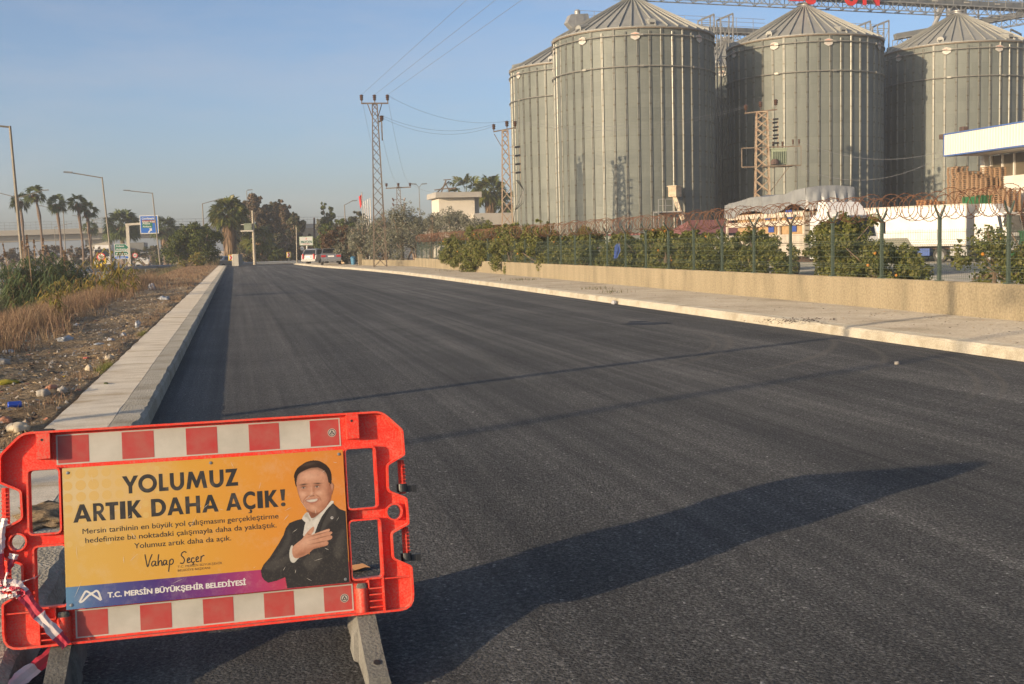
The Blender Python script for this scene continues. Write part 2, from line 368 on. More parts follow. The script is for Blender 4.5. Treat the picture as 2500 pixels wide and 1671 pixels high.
# ground: one sheet to the horizon, shaped into verge, drainage ditch and highway bed
def axis(parts):
    out = []
    for a, b, n in parts: out += [a + (b - a) * i / n for i in range(n)]
    return out + [parts[-1][1]]
xs = axis([(-3000, -400, 5), (-400, -40, 12), (-40, -14, 14), (-14, -4.4, 48), (-4.4, -1.5, 40), (-1.5, 12.3, 6), (12.3, 19, 10), (19, 120, 16), (120, 3000, 8)])
ys = axis([(-600, -12, 10), (-12, 2, 14), (2, 22, 130), (22, 60, 110), (60, 130, 90), (130, 400, 20), (400, 3500, 8)])
gv = []
rg = random.Random(4)
for y in ys:
    for x in xs:
        z = ground_z(x, y)
        if -4.6 < x < -1.64 and 0 < y < 70: z += rg.uniform(-.018, .022)
        elif -11 < x <= -4.6: z += rg.uniform(-.08, .08)
        gv.append((x, y, z))
nx = len(xs)
gf = [(j * nx + i, j * nx + i + 1, (j + 1) * nx + i + 1, (j + 1) * nx + i) for j in range(len(ys) - 1) for i in range(nx - 1)]
me = bpy.data.meshes.new('ground'); me.from_pydata(gv, [], gf); me.materials.append(M_EARTH)
me.polygons.foreach_set('use_smooth', [True] * len(gf)); me.update()
tag(link('ground', me), kind='structure')

# road: runs straight, then bends left at its far end
KERB_R = [(9.27, -6), (9.27, 40), (9.15, 55), (8.95, 64), (8.5, 74), (8.0, 82.8), (7.35, 89), (6.6, 98), (6.1, 108), (5.6, 117)]
def kerb_x(y):
    for (x0, y0), (x1, y1) in zip(KERB_R, KERB_R[1:]):
        if y0 <= y <= y1: return x0 + (x1 - x0) * (y - y0) / (y1 - y0)
    return KERB_R[-1][0] if y > 100 else KERB_R[0][0]
b = MB(); prev = None
for i in range(60):
    y = -6 + i * (122.0 + 6) / 59
    row = [(-.86, y, 0), (3.5, y, .02), ((kerb_x(y) if y < 117 else 5.6 + (y - 117) * 1.5) + .02, y, 0)]
    o = len(b.v); b.v += row
    if prev is not None:
        for k in range(2): b.f.append((prev + k, prev + k + 1, o + k + 1, o + k)); b.mi.append(0)
    prev = o
tag(b.build('road', M_ASPHALT, smooth=True), kind='structure')
# left pavement with its kerb
def chipped_kerb(x_edge, side, y0, y1, step, top, width, seed, name):
    """kerb whose road edge is worn: a strip with a wavering edge"""
    r = random.Random(seed); b = MB(); n = int((y1 - y0) / step); prev = None
    for i in range(n + 1):
        y = y0 + (y1 - y0) * i / n; e = (x_edge(y) if callable(x_edge) else x_edge)
        j = r.gauss(0, .012) + (.03 if r.random() < .06 else 0); dz = r.gauss(0, .004)
        row = [(e + side * -.0, y, -.05), (e + side * (.012 + abs(j) * .4), y, top - .035 + dz), (e + side * (.04 + abs(j)), y, top + dz * .5), (e + side * width, y, top + .004)]
        o = len(b.v); b.v += row
        if prev is not None:
            for k in range(3): b.f.append((prev + k, o + k, o + k + 1, prev + k + 1) if side < 0 else (prev + k, prev + k + 1, o + k + 1, o + k)); b.mi.append(0)
        prev = o
    return b
tag(chipped_kerb(-.84, -1, -6, 114, .16, .15, .26, 3, 'k').build('kerb', M_KERB), kind='structure')
tag(chipped_kerb(kerb_x, 1, -6, 117, .35, .15, .3, 5, 'k').build('kerb', M_KERB), kind='structure')
b = MB(); r = random.Random(8); prev = None
for i in range(260):
    y = -6 + i * 120 / 259; o = len(b.v); e = r.gauss(0, .006); g_ = abs(r.gauss(0, .007))
    b.v += [(-1.1, y, .148), (-1.103 - g_ * .5, y, .1465), (-1.106 - g_, y, .150), (-1.4, y, .152 + r.gauss(0, .002)), (-1.62 + e, y, .149), (-1.64 + e, y, .03)]
    if prev is not None:
        for k in range(5): b.f.append((prev + k, o + k, o + k + 1, prev + k + 1)); b.mi.append(0)
    prev = o
tag(b.build('pavement', M_PAVE), kind='structure')
b = MB(); prev = None
for i in range(150):
    y = -6 + i * 123 / 149; o = len(b.v); e = kerb_x(y)
    x1 = 12.4 if y < 80 else 12.4 - .27 * (y - 80) + (0 if y < 92 else (y - 92) * .6)
    b.v += [(e + .295, y, .152), (e + (x1 - e) * .35, y, .155 + r.gauss(0, .006)), (e + (x1 - e) * .7, y, .15 + r.gauss(0, .008)), (x1, y, .14)]
    if prev is not None:
        for k in range(3): b.f.append((prev + k, prev + k + 1, o + k + 1, o + k)); b.mi.append(0)
    prev = o
tag(b.build('pavement', M_SAND, smooth=True), kind='structure')
# highway carriageways beyond the ditch, and the yard in front of the silos
for x0, x1 in ((-24.2, -13.6), (-38.5, -27.5)):
    b = MB(); b.add([(x0, -30, -.575), (x1, -30, -.575), (x1, 240, -.575), (x0, 240, -.575)], [(0, 1, 2, 3)])
    tag(b.build('highway', M_HIGHWAY), kind='structure')
b = MB(); b.add([(-13.5, 128, -.3), (-13.5, 131, -.3), (3, 136, -.03), (60, 141, -.03), (60, 134, -.03), (3, 129, -.03)], [(0, 1, 2, 5), (5, 2, 3, 4)][0:0] + [(0, 5, 2, 1), (5, 4, 3, 2)])
tag(b.build('slip_road', M_HIGHWAY), kind='structure')
b = MB(); b.add([(19, 5, -.49), (110, 5, -.49), (110, 125, -.49), (19, 125, -.49)], [(0, 1, 2, 3)])
tag(b.build('yard', M_YARD), kind='structure')

# boundary wall: tall rendered part, then a lower part bending towards the road
t_wall = thing('boundary_wall', 'long low rendered ochre wall carrying the green mesh fence', 'wall', (12.2, 0, 0))
b = MB(); b.add([(0, 4, .05), (0, 79.3, .05), (0, 79.3, .72), (0, 4, .72), (.24, 4, -.5), (.24, 79.3, -.5), (.24, 79.3, .72), (.24, 4, .72)],
                [(0, 3, 2, 1), (4, 5, 6, 7), (3, 7, 6, 2), (1, 2, 6, 5), (0, 4, 7, 3)])
b.build('wall_face', M_PLASTER, t_wall)
b = MB(); p = [(12.2, 79.33), (10.9, 84.5), (9.75, 91.0)]
for (xa, ya), (xb, yb) in zip(p, p[1:]):
    b.add([(xa, ya, .05), (xb, yb, .05), (xb, yb, .6), (xa, ya, .56), (xa + .2, ya + .06, -.3), (xb + .2, yb + .06, -.3), (xb + .2, yb + .06, .6), (xa + .2, ya + .06, .56)],
          [(0, 3, 2, 1), (4, 5, 6, 7), (3, 7, 6, 2), (1, 2, 6, 5), (0, 4, 7, 3)])
tag(b.build('boundary_wall', M_PLASTER), 'lower ochre wall bending in behind the tall lattice pole', 'wall')
b = MB(); b.box((9.62, 91.15, .45), (.3, .3, 1.0)); b.box((9.62, 91.15, .98), (.36, .36, .06))
tag(b.build('wall_pillar', M_PLASTER), 'short rendered pillar ending the low ochre wall', 'pillar')

# green mesh fence: posts with forked arms, welded mesh panels
M_GREEN = mat('green fence paint', (.062, .086, .064), .45, col2=(.085, .108, .08), scale=9)
M_RUST = mat('rusty wire', (.12, .05, .028), .8, col2=(.2, .1, .05), scale=30)
t_f = thing('mesh_fence', 'green welded mesh fence with forked posts on the ochre wall', 'fence', (12.32, 0, .72))
post_ys = [16.35 + 1.9 * i for i in range(-4, 34)]
pm = MB(); pm.box((0, 0, .555), (.052, .052, 1.11)); pm.box((0, 0, .01), (.12, .12, .02)); pm.box((0, 0, 1.115), (.07, .07, .012))
first = pm.build('post', M_GREEN, t_f, loc=(.06, post_ys[0], 0))
am = MB()
for s in (-1, 1): am.bar((0, s * .004, 1.1), (s * .21, s * .15, 1.36), .028)
arm = am.build('forked_arm', M_GREEN, first)
for y in post_ys[1:]:
    p = first.copy(); C.objects.link(p); p.location = (.06, y, 0)
    q = arm.copy(); C.objects.link(q); q.parent = p
def mesh_panel(L):
    b = MB(); r = .0025; prof = [(0, .03), (0, .2), (.035, .24), (0, .28), (0, .66), (.035, .7), (0, .74), (0, .93)]
    n = int(L / .055)
    for i in range(n + 1):
        y = L * i / n
        b.tube([(x, y, z) for x, z in prof], r, 3, cap=False)
    for z, x in ((.06, 0), (.2, 0), (.28, 0), (.42, 0), (.54, 0), (.66, 0), (.74, 0), (.88, 0), (.24, .035), (.7, .035)):
        b.tube([(x, 0, z), (x, L, z)], r * 1.25, 3, cap=False)
    return b
first_p = mesh_panel(1.88).build('mesh_panel', M_GREEN, t_f, loc=(0, post_ys[0], 0))
for y in post_ys[1:-1]:
    p = first_p.copy(); C.objects.link(p); p.location = (0, y, 0)
# razor wire coils lying in the forks
def coil(y0, y1, seed, name, label):
    r = random.Random(seed); V = []; pts = []; y = y0; b = MB(); ph = 0
    n = int((y1 - y0) / .17)
    cy = y0
    for i in range(n):
        R = r.uniform(.2, .27); dy = r.uniform(.05, .3); cz = 1.36 + .72 + r.uniform(-.03, .05); cx = r.uniform(-.03, .03); tl = r.uniform(-.22, .22)
        seg = []
        for k in range(19):
            a = 2 * math.pi * k / 18
            seg.append((12.38 + cx + R * math.cos(a), cy + dy * k / 18 + tl * R * math.sin(a), cz + R * math.sin(a)))
        b.tube(seg, .0065, 3, cap=False)
        if cy < 45:
            for k in range(0, 18, 1 if cy < 30 else 2):
                p = Vector(seg[k]); d = (Vector(seg[k + 1]) - p).normalized(); nrm = d.cross(Vector((r.uniform(-1, 1), r.uniform(-1, 1), r.uniform(-1, 1)))).normalized()
                o = d * .028; b.add([p - o + nrm * .012, p + nrm * .004, p + o + nrm * .012, p + o - nrm * .012, p - nrm * .004, p - o - nrm * .012], [(0, 1, 4, 5), (1, 2, 3, 4)])
        cy += .185 + r.uniform(-.05, .06)
        if cy > y1: break
    return tag(b.build(name, M_RUST), label, 'razor wire')
coil(9, 78.5, 2, 'razor_wire_coil', 'rusty razor wire coiled along the top of the green fence')
# ================================================================== GRAIN SILOS
def silo_wall_material():
    m, t, b = new_mat('galvanised sheet'); N, Lk = t.nodes, t.links
    tcn = N.new('ShaderNodeTexCoord'); b.inputs['Metallic'].default_value = .1; b.inputs['Roughness'].default_value = .5
    sep = N.new('ShaderNodeSeparateXYZ'); Lk.new(tcn.outputs['Object'], sep.inputs[0])
    mpn = N.new('ShaderNodeMapping'); mpn.inputs['Scale'].default_value = (1, 1, .12); Lk.new(tcn.outputs['Object'], mpn.inputs['Vector'])
    n1 = N.new('ShaderNodeTexNoise'); n1.inputs['Scale'].default_value = 1.4; n1.inputs['Detail'].default_value = 7; n1.inputs['Roughness'].default_value = .7; Lk.new(mpn.outputs[0], n1.inputs['Vector'])
    r1 = N.new('ShaderNodeValToRGB'); e = r1.color_ramp.elements; e.new(.5)
    for q, (p, c) in zip(e, ((.32, (.145, .156, .137)), (.5, (.165, .176, .155)), (.7, (.185, .196, .173)))): q.position = p; q.color = (*c, 1)
    Lk.new(n1.outputs['Fac'], r1.inputs['Fac'])
    # sheets: each a slightly different tone, staggered
    br = N.new('ShaderNodeTexBrick'); br.inputs['Scale'].default_value = 1; br.inputs['Brick Width'].default_value = 2.8; br.inputs['Row Height'].default_value = 1.1
    br.inputs['Mortar Size'].default_value = .008; br.inputs['Color1'].default_value = (.88, .89, .89, 1); br.inputs['Color2'].default_value = (1.08, 1.08, 1.06, 1); br.inputs['Mortar'].default_value = (.72, .7, .66, 1)
    at = N.new('ShaderNodeMath'); at.operation = 'ARCTAN2'; Lk.new(sep.outputs[1], at.inputs[0]); Lk.new(sep.outputs[0], at.inputs[1])
    am = N.new('ShaderNodeMath'); am.operation = 'MULTIPLY'; am.inputs[1].default_value = 6.7; Lk.new(at.outputs[0], am.inputs[0])
    cb = N.new('ShaderNodeCombineXYZ'); Lk.new(am.outputs[0], cb.inputs[0]); Lk.new(sep.outputs[2], cb.inputs[1]); Lk.new(cb.outputs[0], br.inputs['Vector'])
    mx = N.new('ShaderNodeMix'); mx.data_type = 'RGBA'; mx.blend_type = 'MULTIPLY'; mx.inputs['Factor'].default_value = 1
    Lk.new(r1.outputs['Color'], mx.inputs['A']); Lk.new(br.outputs['Color'], mx.inputs['B']); Lk.new(mx.outputs['Result'], b.inputs['Base Color'])
    # corrugation: rings of narrow waves
    wv = N.new('ShaderNodeMath'); wv.operation = 'MULTIPLY'; wv.inputs[1].default_value = 2 * math.pi / .106; Lk.new(sep.outputs[2], wv.inputs[0])
    sn = N.new('ShaderNodeMath'); sn.operation = 'SINE'; Lk.new(wv.outputs[0], sn.inputs[0])
    bp = N.new('ShaderNodeBump'); bp.inputs['Strength'].default_value = .6; bp.inputs['Distance'].default_value = .014
    Lk.new(sn.outputs[0], bp.inputs['Height']); Lk.new(bp.outputs[0], b.inputs['Normal']); return m
def rib_material():
    m, t, b = new_mat('galvanised stiffener'); N, Lk = t.nodes, t.links
    tcn = N.new('ShaderNodeTexCoord'); b.inputs['Metallic'].default_value = .25; b.inputs['Roughness'].default_value = .4
    sep = N.new('ShaderNodeSeparateXYZ'); Lk.new(tcn.outputs['Object'], sep.inputs[0])
    md = N.new('ShaderNodeMath'); md.operation = 'PINGPONG'; md.inputs[1].default_value = .62; Lk.new(sep.outputs[2], md.inputs[0])
    rp = N.new('ShaderNodeValToRGB'); e = rp.color_ramp.elements; e.new(.5)
    for q, (p, c) in zip(e, ((0, (.15, .125, .09)), (.05, (.19, .17, .13)), (.09, (.24, .24, .205)))): q.position = p; q.color = (*c, 1)
    Lk.new(md.outputs[0], rp.inputs['Fac'])
    n1 = N.new('ShaderNodeTexNoise'); n1.inputs['Scale'].default_value = 3; Lk.new(tcn.outputs['Object'], n1.inputs['Vector'])
    mx = N.new('ShaderNodeMix'); mx.data_type = 'RGBA'; mx.blend_type = 'MULTIPLY'; mx.inputs['Factor'].default_value = .5
    Lk.new(rp.outputs['Color'], mx.inputs['A']); Lk.new(n1.outputs['Fac'], mx.inputs['B']); Lk.new(mx.outputs['Result'], b.inputs['Base Color']); return m
M_SHEET = silo_wall_material(); M_RIB = rib_material()
M_ROOF = mat('silo roof sheet', (.24, .24, .215), .6, .1, col2=(.29, .285, .255), scale=.7, stretch=(1, 1, .5))
M_EAVE = mat('eave strip', (.2, .165, .12), .7, .2, col2=(.15, .11, .075), scale=4)
M_RING = mat('wind ring steel', (.27, .265, .23), .5, .3, col2=(.23, .21, .17), scale=6)
M_STEEL = mat('galvanised steel', (.38, .38, .36), .5, .4, col2=(.3, .29, .27), scale=2)
M_DKSTEEL = mat('dark conveyor steel', (.17, .18, .18), .55, .3, col2=(.22, .22, .21), scale=1.2)
M_BADGE_W = mat('badge white', (.5, .48, .43), .6, col2=(.42, .39, .34), scale=12)
M_BADGE_R = mat('badge faded red', (.55, .27, .2), .6, col2=(.6, .4, .32), scale=14)
M_REDLET = mat('red letter panel', (.62, .03, .025), .4)
M_DARK = mat('dark opening', (.02, .02, .02), .7)
SR, SH, SRISE = 6.73, 18.4, 3.45
NRIB = 44
def make_silo():
    t = thing('grain_silo', 'x', 'grain silo')
    n = NRIB * 3; b = MB(); hs = [i * SH / 8 for i in range(9)]
    for z in hs: b.v += [(SR * math.cos(2 * math.pi * j / n), SR * math.sin(2 * math.pi * j / n), z) for j in range(n)]
    for i in range(8):
        for j in range(n): b.f.append((i * n + j, i * n + (j + 1) % n, (i + 1) * n + (j + 1) % n, (i + 1) * n + j)); b.mi.append(0)
    b.build('silo_wall', M_SHEET, t, smooth=True)
    b = MB()                                                     # stiffeners: hat sections, two lips each
    for k in range(NRIB):
        a = 2 * math.pi * (k + .5) / NRIB; ca, sa = math.cos(a), math.sin(a)
        def pt(r, s, z): return (r * ca - s * sa, r * sa + s * ca, z)
        prof = [(SR - .02, -.1), (SR + .05, -.1), (SR + .095, -.065), (SR + .095, -.03), (SR + .02, -.026), (SR + .02, .026), (SR + .095, .03), (SR + .095, .065), (SR + .05, .1), (SR - .02, .1)]
        m_ = len(prof); o = len(b.v); top = SH - .32 if k % 2 else SH - .1
        b.v += [pt(r, s, 0) for r, s in prof] + [pt(r, s, top) for r, s in prof]
        for i in range(m_ - 1): b.f.append((o + i, o + i + 1, o + m_ + i + 1, o + m_ + i)); b.mi.append(0)
        b.f.append(tuple(o + m_ + i for i in range(m_ - 1, -1, -1))); b.mi.append(0)
    b.build('stiffener_ribs', M_RIB, t)
    for z in (SH - .62, SH - 3.05):
        b = MB(); q = 96; r0 = SR + .17
        b.tube([(r0 * math.cos(2 * math.pi * i / q), r0 * math.sin(2 * math.pi * i / q), z) for i in range(q + 1)], .055, 6, cap=False)
        for k in range(9):
            a = 2 * math.pi * (k + .3) / 9; b.box((r0 * math.cos(a), r0 * math.sin(a), z), (.16, .34, .16), a)
        b.build('wind_ring', M_RING, t, smooth=False)
    b = MB(); q = NRIB * 2                                       # roof cone with raised seams
    re, rt = SR + .16, .62; zt = SH + SRISE
    for r_, z in ((re, SH - .02), (re, SH + .05), (rt, zt)): b.v += [(r_ * math.cos(2 * math.pi * j / q), r_ * math.sin(2 * math.pi * j / q), z) for j in range(q)]
    for i in range(2):
        for j in range(q): b.f.append((i * q + j, i * q + (j + 1) % q, (i + 1) * q + (j + 1) % q, (i + 1) * q + j)); b.mi.append(0)
    for k in range(NRIB):
        a = 2 * math.pi * k / NRIB; ca, sa = math.cos(a), math.sin(a)
        b.bar(((re + .03) * ca, (re + .03) * sa, SH + .1), (rt * ca, rt * sa, zt + .05), .075, .13)
    b.build('roof', M_ROOF, t)
    b = MB(); b.lathe((0, 0, 0), [(SR + .03, SH - .12), (SR + .14, SH - .12), (SR + .14, SH - .025), (SR + .03, SH - .025)], 88); b.build('eave_strip', M_EAVE, t)
    b = MB(); b.lathe((0, 0, 0), [(.75, zt - .03), (.78, zt + .05), (.5, zt + .12), (.5, zt + .3), (.62, zt + .34), (.62, zt + .42), (.2, zt + .44)], 20); b.build('roof_cap', M_STEEL, t)
    for k, a in enumerate((-100, -40, 150, 205)):               # gooseneck vents low on the roof
        a = rad(a); b = MB(); M4 = Matrix.Rotation(a, 4, 'Z')
        zz = SH + .35; rr = SR - .55
        prof = [(-.28, 0), (.28, 0), (.3, .3), (.18, .46), (0, .5), (-.18, .46), (-.3, .3)]
        vs = [M4 @ Vector((rr + .45, s, zz - .2 + h)) for s, h in prof] + [M4 @ Vector((rr - .55, s, zz + .25 + h * .55)) for s, h in prof]
        m_ = len(prof); b.add(vs, [tuple(range(m_)), tuple(range(2 * m_ - 1, m_ - 1, -1))] + [(i, i + m_, (i + 1) % m_ + m_, (i + 1) % m_) for i in range(m_)])
        v_ = b.build('roof_vent', M_ROOF, t)
        b = MB(); b.box((0, 0, -.06), (.02, .36, .14)); b.v = [tuple(M4 @ (Vector(p) + Vector((rr + .465, 0, zz)))) for p in b.v]; b.build('vent_mouth', M_DARK, v_)
    for a in (-112, -62, -150, -20, 170):                        # maker's plates under the eave
        a = rad(a); M4 = Matrix.Rotation(a, 4, 'Z'); r_ = SR + .11; zz = SH - .72
        hexa = [(-.36, -.14), (0, -.31), (.36, -.14), (.36, .22), (0, .34), (-.36, .22)]
        b = MB(); vs = [M4 @ Vector((r_ + .02 - abs(s) * .05, s, zz + h)) for s, h in hexa] + [M4 @ Vector((r_ - .01 - abs(s) * .05, s, zz + h)) for s, h in hexa]
        b.add(vs, [tuple(range(6)), tuple(range(11, 5, -1))] + [(i, i + 6, (i + 1) % 6 + 6, (i + 1) % 6) for i in range(6)])
        bd = b.build('badge', M_BADGE_W, t)
        b = MB(); r2 = r_ + .024
        for pl in ([(-.3, .03), (.3, .03), (.3, .19), (0, .28), (-.3, .19)], [(-.16, -.09), (.16, -.09), (.16, -.05), (-.16, -.05)]):
            o = [M4 @ Vector((r2 - abs(s) * .05, s, zz + h)) for s, h in pl]; b.add(o, [tuple(range(len(o)))])
        b.build('badge_print', M_BADGE_R, bd)
    b = MB(); base = .3
    b.lathe((0, 0, -.5), [(SR + .5, 0), (SR + .5, .45), (SR + .1, .49)], 64); b.build('concrete_base', M_YARD, t)
    return t
SILOS = [(33.65, 93.4), (50.4, 94.8), (67.1, 96.4), (33.9, 110.0), (50.6, 111.8), (67.2, 113.4), (84.0, 98.2), (84.2, 115.0)]
SL = ['corrugated steel silo nearest the road, with the pole shadows on it', 'front row steel silo behind the tarp covered truck', 'front row steel silo behind the stacked pallets and warehouse roof',
      'back row steel silo showing at the left behind the front silo', 'back row steel silo in the narrow gap left of the truck silo', 'back row steel silo glimpsed left of the pallet stack silo',
      'steel silo cut by the right picture edge in the front row', 'hidden back row steel silo at the far right end']
s0 = make_silo(); s0.location = (*SILOS[0], 0); s0['label'] = SL[0]; s0['group'] = 'grain silos in two rows'
s0.rotation_euler.z = rad(4)
for i in range(1, 7):
    copy_tree(s0, (*SILOS[i], 0), rad(4 + 7 * i), SL[i], 'grain silos in two rows')
# sampling chute and platform on the nearest silo
def on_silo(px, z, out):
    d = ray(px, 500); d2 = Vector((d.x, d.y)).normalized(); c = Vector(SILOS[0]); bb = d2.dot(c); t = bb - math.sqrt(max(0, bb * bb - c.dot(c) + (SR + out) ** 2)); p = d2 * t
    return Vector((p.x, p.y, z))
t = thing('loading_chute', 'pale metal chute with a small platform on the nearest silo', 'chute')
hd = on_silo(1648, 5.35, .5); lo = on_silo(1668, 3.1, 1.0)
b = MB(); b.box(hd, (.75, .75, .8), .6); b.box(hd + Vector((0, 0, .45)), (.9, .9, .08), .6); b.build('chute_head', mat('chute cream paint', (.5, .42, .3), .6, col2=(.36, .24, .15), scale=3), t)
b = MB(); b.bar(hd - Vector((0, 0, .4)), lo, .34); b.build('chute_pipe', MATS['chute cream paint'], t)
pl = on_silo(1630, 3.75, .75)
b = MB(); b.box(pl, (2.1, 1.2, .08), -.35)
for dx in (-1, 1):
    for dy in (-.55, .55): b.bar(pl + Vector((dx, dy, 0)), pl + Vector((dx * .9, dy * .9, -4.2)), .07)
b.build('platform', M_STEEL, t)
b = MB()
for h in (.5, 1.0): b.bar(pl + Vector((-1, -.6, h)), pl + Vector((.2, -.6, h)), .05)
for dx in (-1, -.4, .2): b.bar(pl + Vector((dx, -.6, 0)), pl + Vector((dx, -.6, 1)), .05)
b.build('railing', M_STEEL, t)
b = MB(); q = pl + Vector((-1.15, -.5, 0))
for s in (-.22, .22): b.bar(q + Vector((s, 0, .1)), q + Vector((s, 0, -4.2)), .05)
for i in range(14): b.bar(q + Vector((-.22, 0, -.1 - i * .3)), q + Vector((.22, 0, -.1 - i * .3)), .035)
b.build('ladder', M_STEEL, t)

# ---------------------------------------------------------------- conveyor galleries over the silos
def gallery(p, q, label, seed=0, rail=True, h=.55, drop=.75, boxm=M_DKSTEEL, light=True):
    p, q = Vector(p), Vector(q); L = (q - p).length; d = (q - p) / L; s = Vector((d.y, -d.x, 0)).normalized()
    if s.y > 0: s = -s
    t = thing('conveyor_gallery', label, 'conveyor', group='conveyor galleries over the silos')
    b = MB(); b.bar(p + Vector((0, 0, h / 2)), q + Vector((0, 0, h / 2)), .7, h); b.build('conveyor_casing', boxm, t)
    b = MB()
    for w in (-.6, .6):
        o = s * w; b.bar(p + o, q + o, .09); b.bar(p + o - Vector((0, 0, drop)), q + o - Vector((0, 0, drop)), .08)
        n = max(2, int(L / 1.5))
        for i in range(n + 1):
            a = p + d * (L * i / n) + o; b.bar(a, a - Vector((0, 0, drop)), .05)
            if i < n:
                c = p + d * (L * (i + .5) / n) + o; e = p + d * (L * (i + 1) / n) + o
                b.bar(a - Vector((0, 0, drop)), c, .045); b.bar(c, e - Vector((0, 0, drop)), .045)
    for i in range(int(L / 1.5) + 1):
        a = p + d * min(L, 1.5 * i); b.bar(a + s * .6 - Vector((0, 0, drop)), a - s * .6 - Vector((0, 0, drop)), .05)
    b.build('truss', M_STEEL, t)
    if rail:
        b = MB(); o = s * .95
        for hh in (.55, 1.0, 1.4): b.bar(p + o + Vector((0, 0, hh)), q + o + Vector((0, 0, hh)), .035)
        for i in range(int(L / 2) + 1):
            a = p + d * min(L, 2 * i) + o; b.bar(a, a + Vector((0, 0, 1.4)), .04)
        b.build('railing', M_STEEL, t)
    if light:
        for i in range(1, int(L / 3.6)):
            a = p + d * (3.6 * i) + s * .37 + Vector((0, 0, .35)); b = MB(); b.bar(a - d * .3, a + d * .3, .04, .1); b.build('lamp_fitting', M_BADGE_W, t)
    return t
row = (Vector((*SILOS[2], 0)) - Vector((*SILOS[0], 0))).normalized()
za = SH + SRISE + .88
a0 = Vector((*SILOS[0], za)) - row * 1.5
gallery(a0, Vector((*SILOS[6], za)) + row * 6, 'long conveyor gallery along the tops of the front silos')
row2 = (Vector((*SILOS[5], 0)) - Vector((*SILOS[3], 0))).normalized()
gallery(Vector((*SILOS[3], za)) - row2 * .6, Vector((*SILOS[4], za)) + row2 * 4, 'conveyor gallery behind, over the back row at the left')
gallery(Vector((*SILOS[4], za)) + row2 * 5.2, Vector((*SILOS[5], za)) + row2 * 2, 'conveyor gallery behind, left of the last whole silo peak')
gallery(Vector((67.2, 107, za - 1.2)), Vector((86, 104, za + 1.8)), 'inclined conveyor rising to the right behind the last silo', rail=False)
gallery(Vector((66.5, 98.0, za + 1.75)), Vector((92, 101, za + 1.6)), 'upper conveyor above the last silo at the right')
# head box at the start of the back gallery
t = thing('conveyor_drive_box', 'grey conveyor head box on the back silo roof', 'conveyor head')
hp = Vector((*SILOS[3], za)) - row2 * .3
b = MB(); M4 = Matrix.Translation(hp + Vector((0, -.5, .1))) @ Matrix.Rotation(math.atan2(row2.y, row2.x), 4, 'Z')
b.prism([(-.9, .2), (-.5, 1.0), (1.3, 1.15), (1.5, .3), (.7, -.35), (-.4, -.3)], M4, 1.0); b.build('casing', M_STEEL, t)
b = MB(); b.lathe(hp + Vector((.3, 0, 1.15)), [(.3, 0), (.3, .35), (.2, .5)], 12); b.build('motor_cover', M_STEEL, t)
# support frames between the silos carrying the front gallery
def frame_tower(c, label, w=1.25, dep=.9, top=za, slope=.5, mirror=1):
    t = thing('support_frame', label, 'support frame', (c[0], c[1], 0), group='gallery support frames')
    for sx in (-1, 1):
        for sy in (-1, 1):
            b = MB(); b.bar((sx * w / 2, sy * dep / 2, -.5), (sx * w / 2, sy * dep / 2, top - (slope if sx * mirror < 0 else 0)), .1); b.build('leg', M_STEEL, t)
    b = MB(); n = 7
    for sy in (-1, 1):
        b.bar((-w / 2, sy * dep / 2, top - (slope if mirror > 0 else 0)), (w / 2, sy * dep / 2, top - (0 if mirror > 0 else slope)), .16)
        for i in range(n):
            z0, z1 = -.5 + (top - .3) * i / n, -.5 + (top - .3) * (i + 1) / n
            b.bar((-w / 2, sy * dep / 2, z0), (w / 2, sy * dep / 2, z1), .045); b.bar((w / 2, sy * dep / 2, z0), (-w / 2, sy * dep / 2, z1), .045)
            b.bar((-w / 2, sy * dep / 2, z1), (w / 2, sy * dep / 2, z1), .05)
    b.build('cross_bracing', M_STEEL, t); return t
for px, lab, yy, mir in ((1724, 'tall support frame in the gap left of the truck silo', 102, 1), (1770, 'tall support frame just left of the truck silo eave', 101.5, 1),
                    (2105, 'tall support frame in the gap right of the truck silo', 103.5, 1), (2150, 'tall support frame just left of the pallet stack silo eave', 103, 1), (2473, 'narrow support frame at the right picture edge', 106, -1)):
    p = PY(px, 100, yy); frame_tower((p.x, p.y), lab, mirror=mir, top=za - .2)
# elevator leg and spouts behind the last silo
t = thing('bucket_elevator', 'tall grain elevator tower with spouts behind the last silo', 'elevator')
ec = PY(2327, 40, 104)
b = MB(); b.box((ec.x, ec.y, 13), (.8, .6, 28)); b.box((ec.x + 1.1, ec.y, 13), (.55, .5, 28)); b.build('elevator_leg', M_STEEL, t)
b = MB()
for dx in (-1.4, 2.2):
    for dy in (-1, 1): b.bar((ec.x + dx, ec.y + dy, -.5), (ec.x + dx, ec.y + dy, 27), .12)
for i in range(14):
    z = 2 * i
    for dy in (-1, 1): b.bar((ec.x - 1.4, ec.y + dy, z), (ec.x + 2.2, ec.y + dy, z), .07); b.bar((ec.x - 1.4, ec.y + dy, z), (ec.x + 2.2, ec.y + dy, z + 2), .05)
b.build('elevator_frame', M_STEEL, t)
for dx, dz in ((-3.2, -5.2), (-2.6, -3.6)):
    b = MB(); b.tube([(ec.x - .4, ec.y - 1.2, 27), (ec.x + dx, ec.y - 1.2, 27 + dz)], .22, 10); b.build('spout', M_STEEL, t)
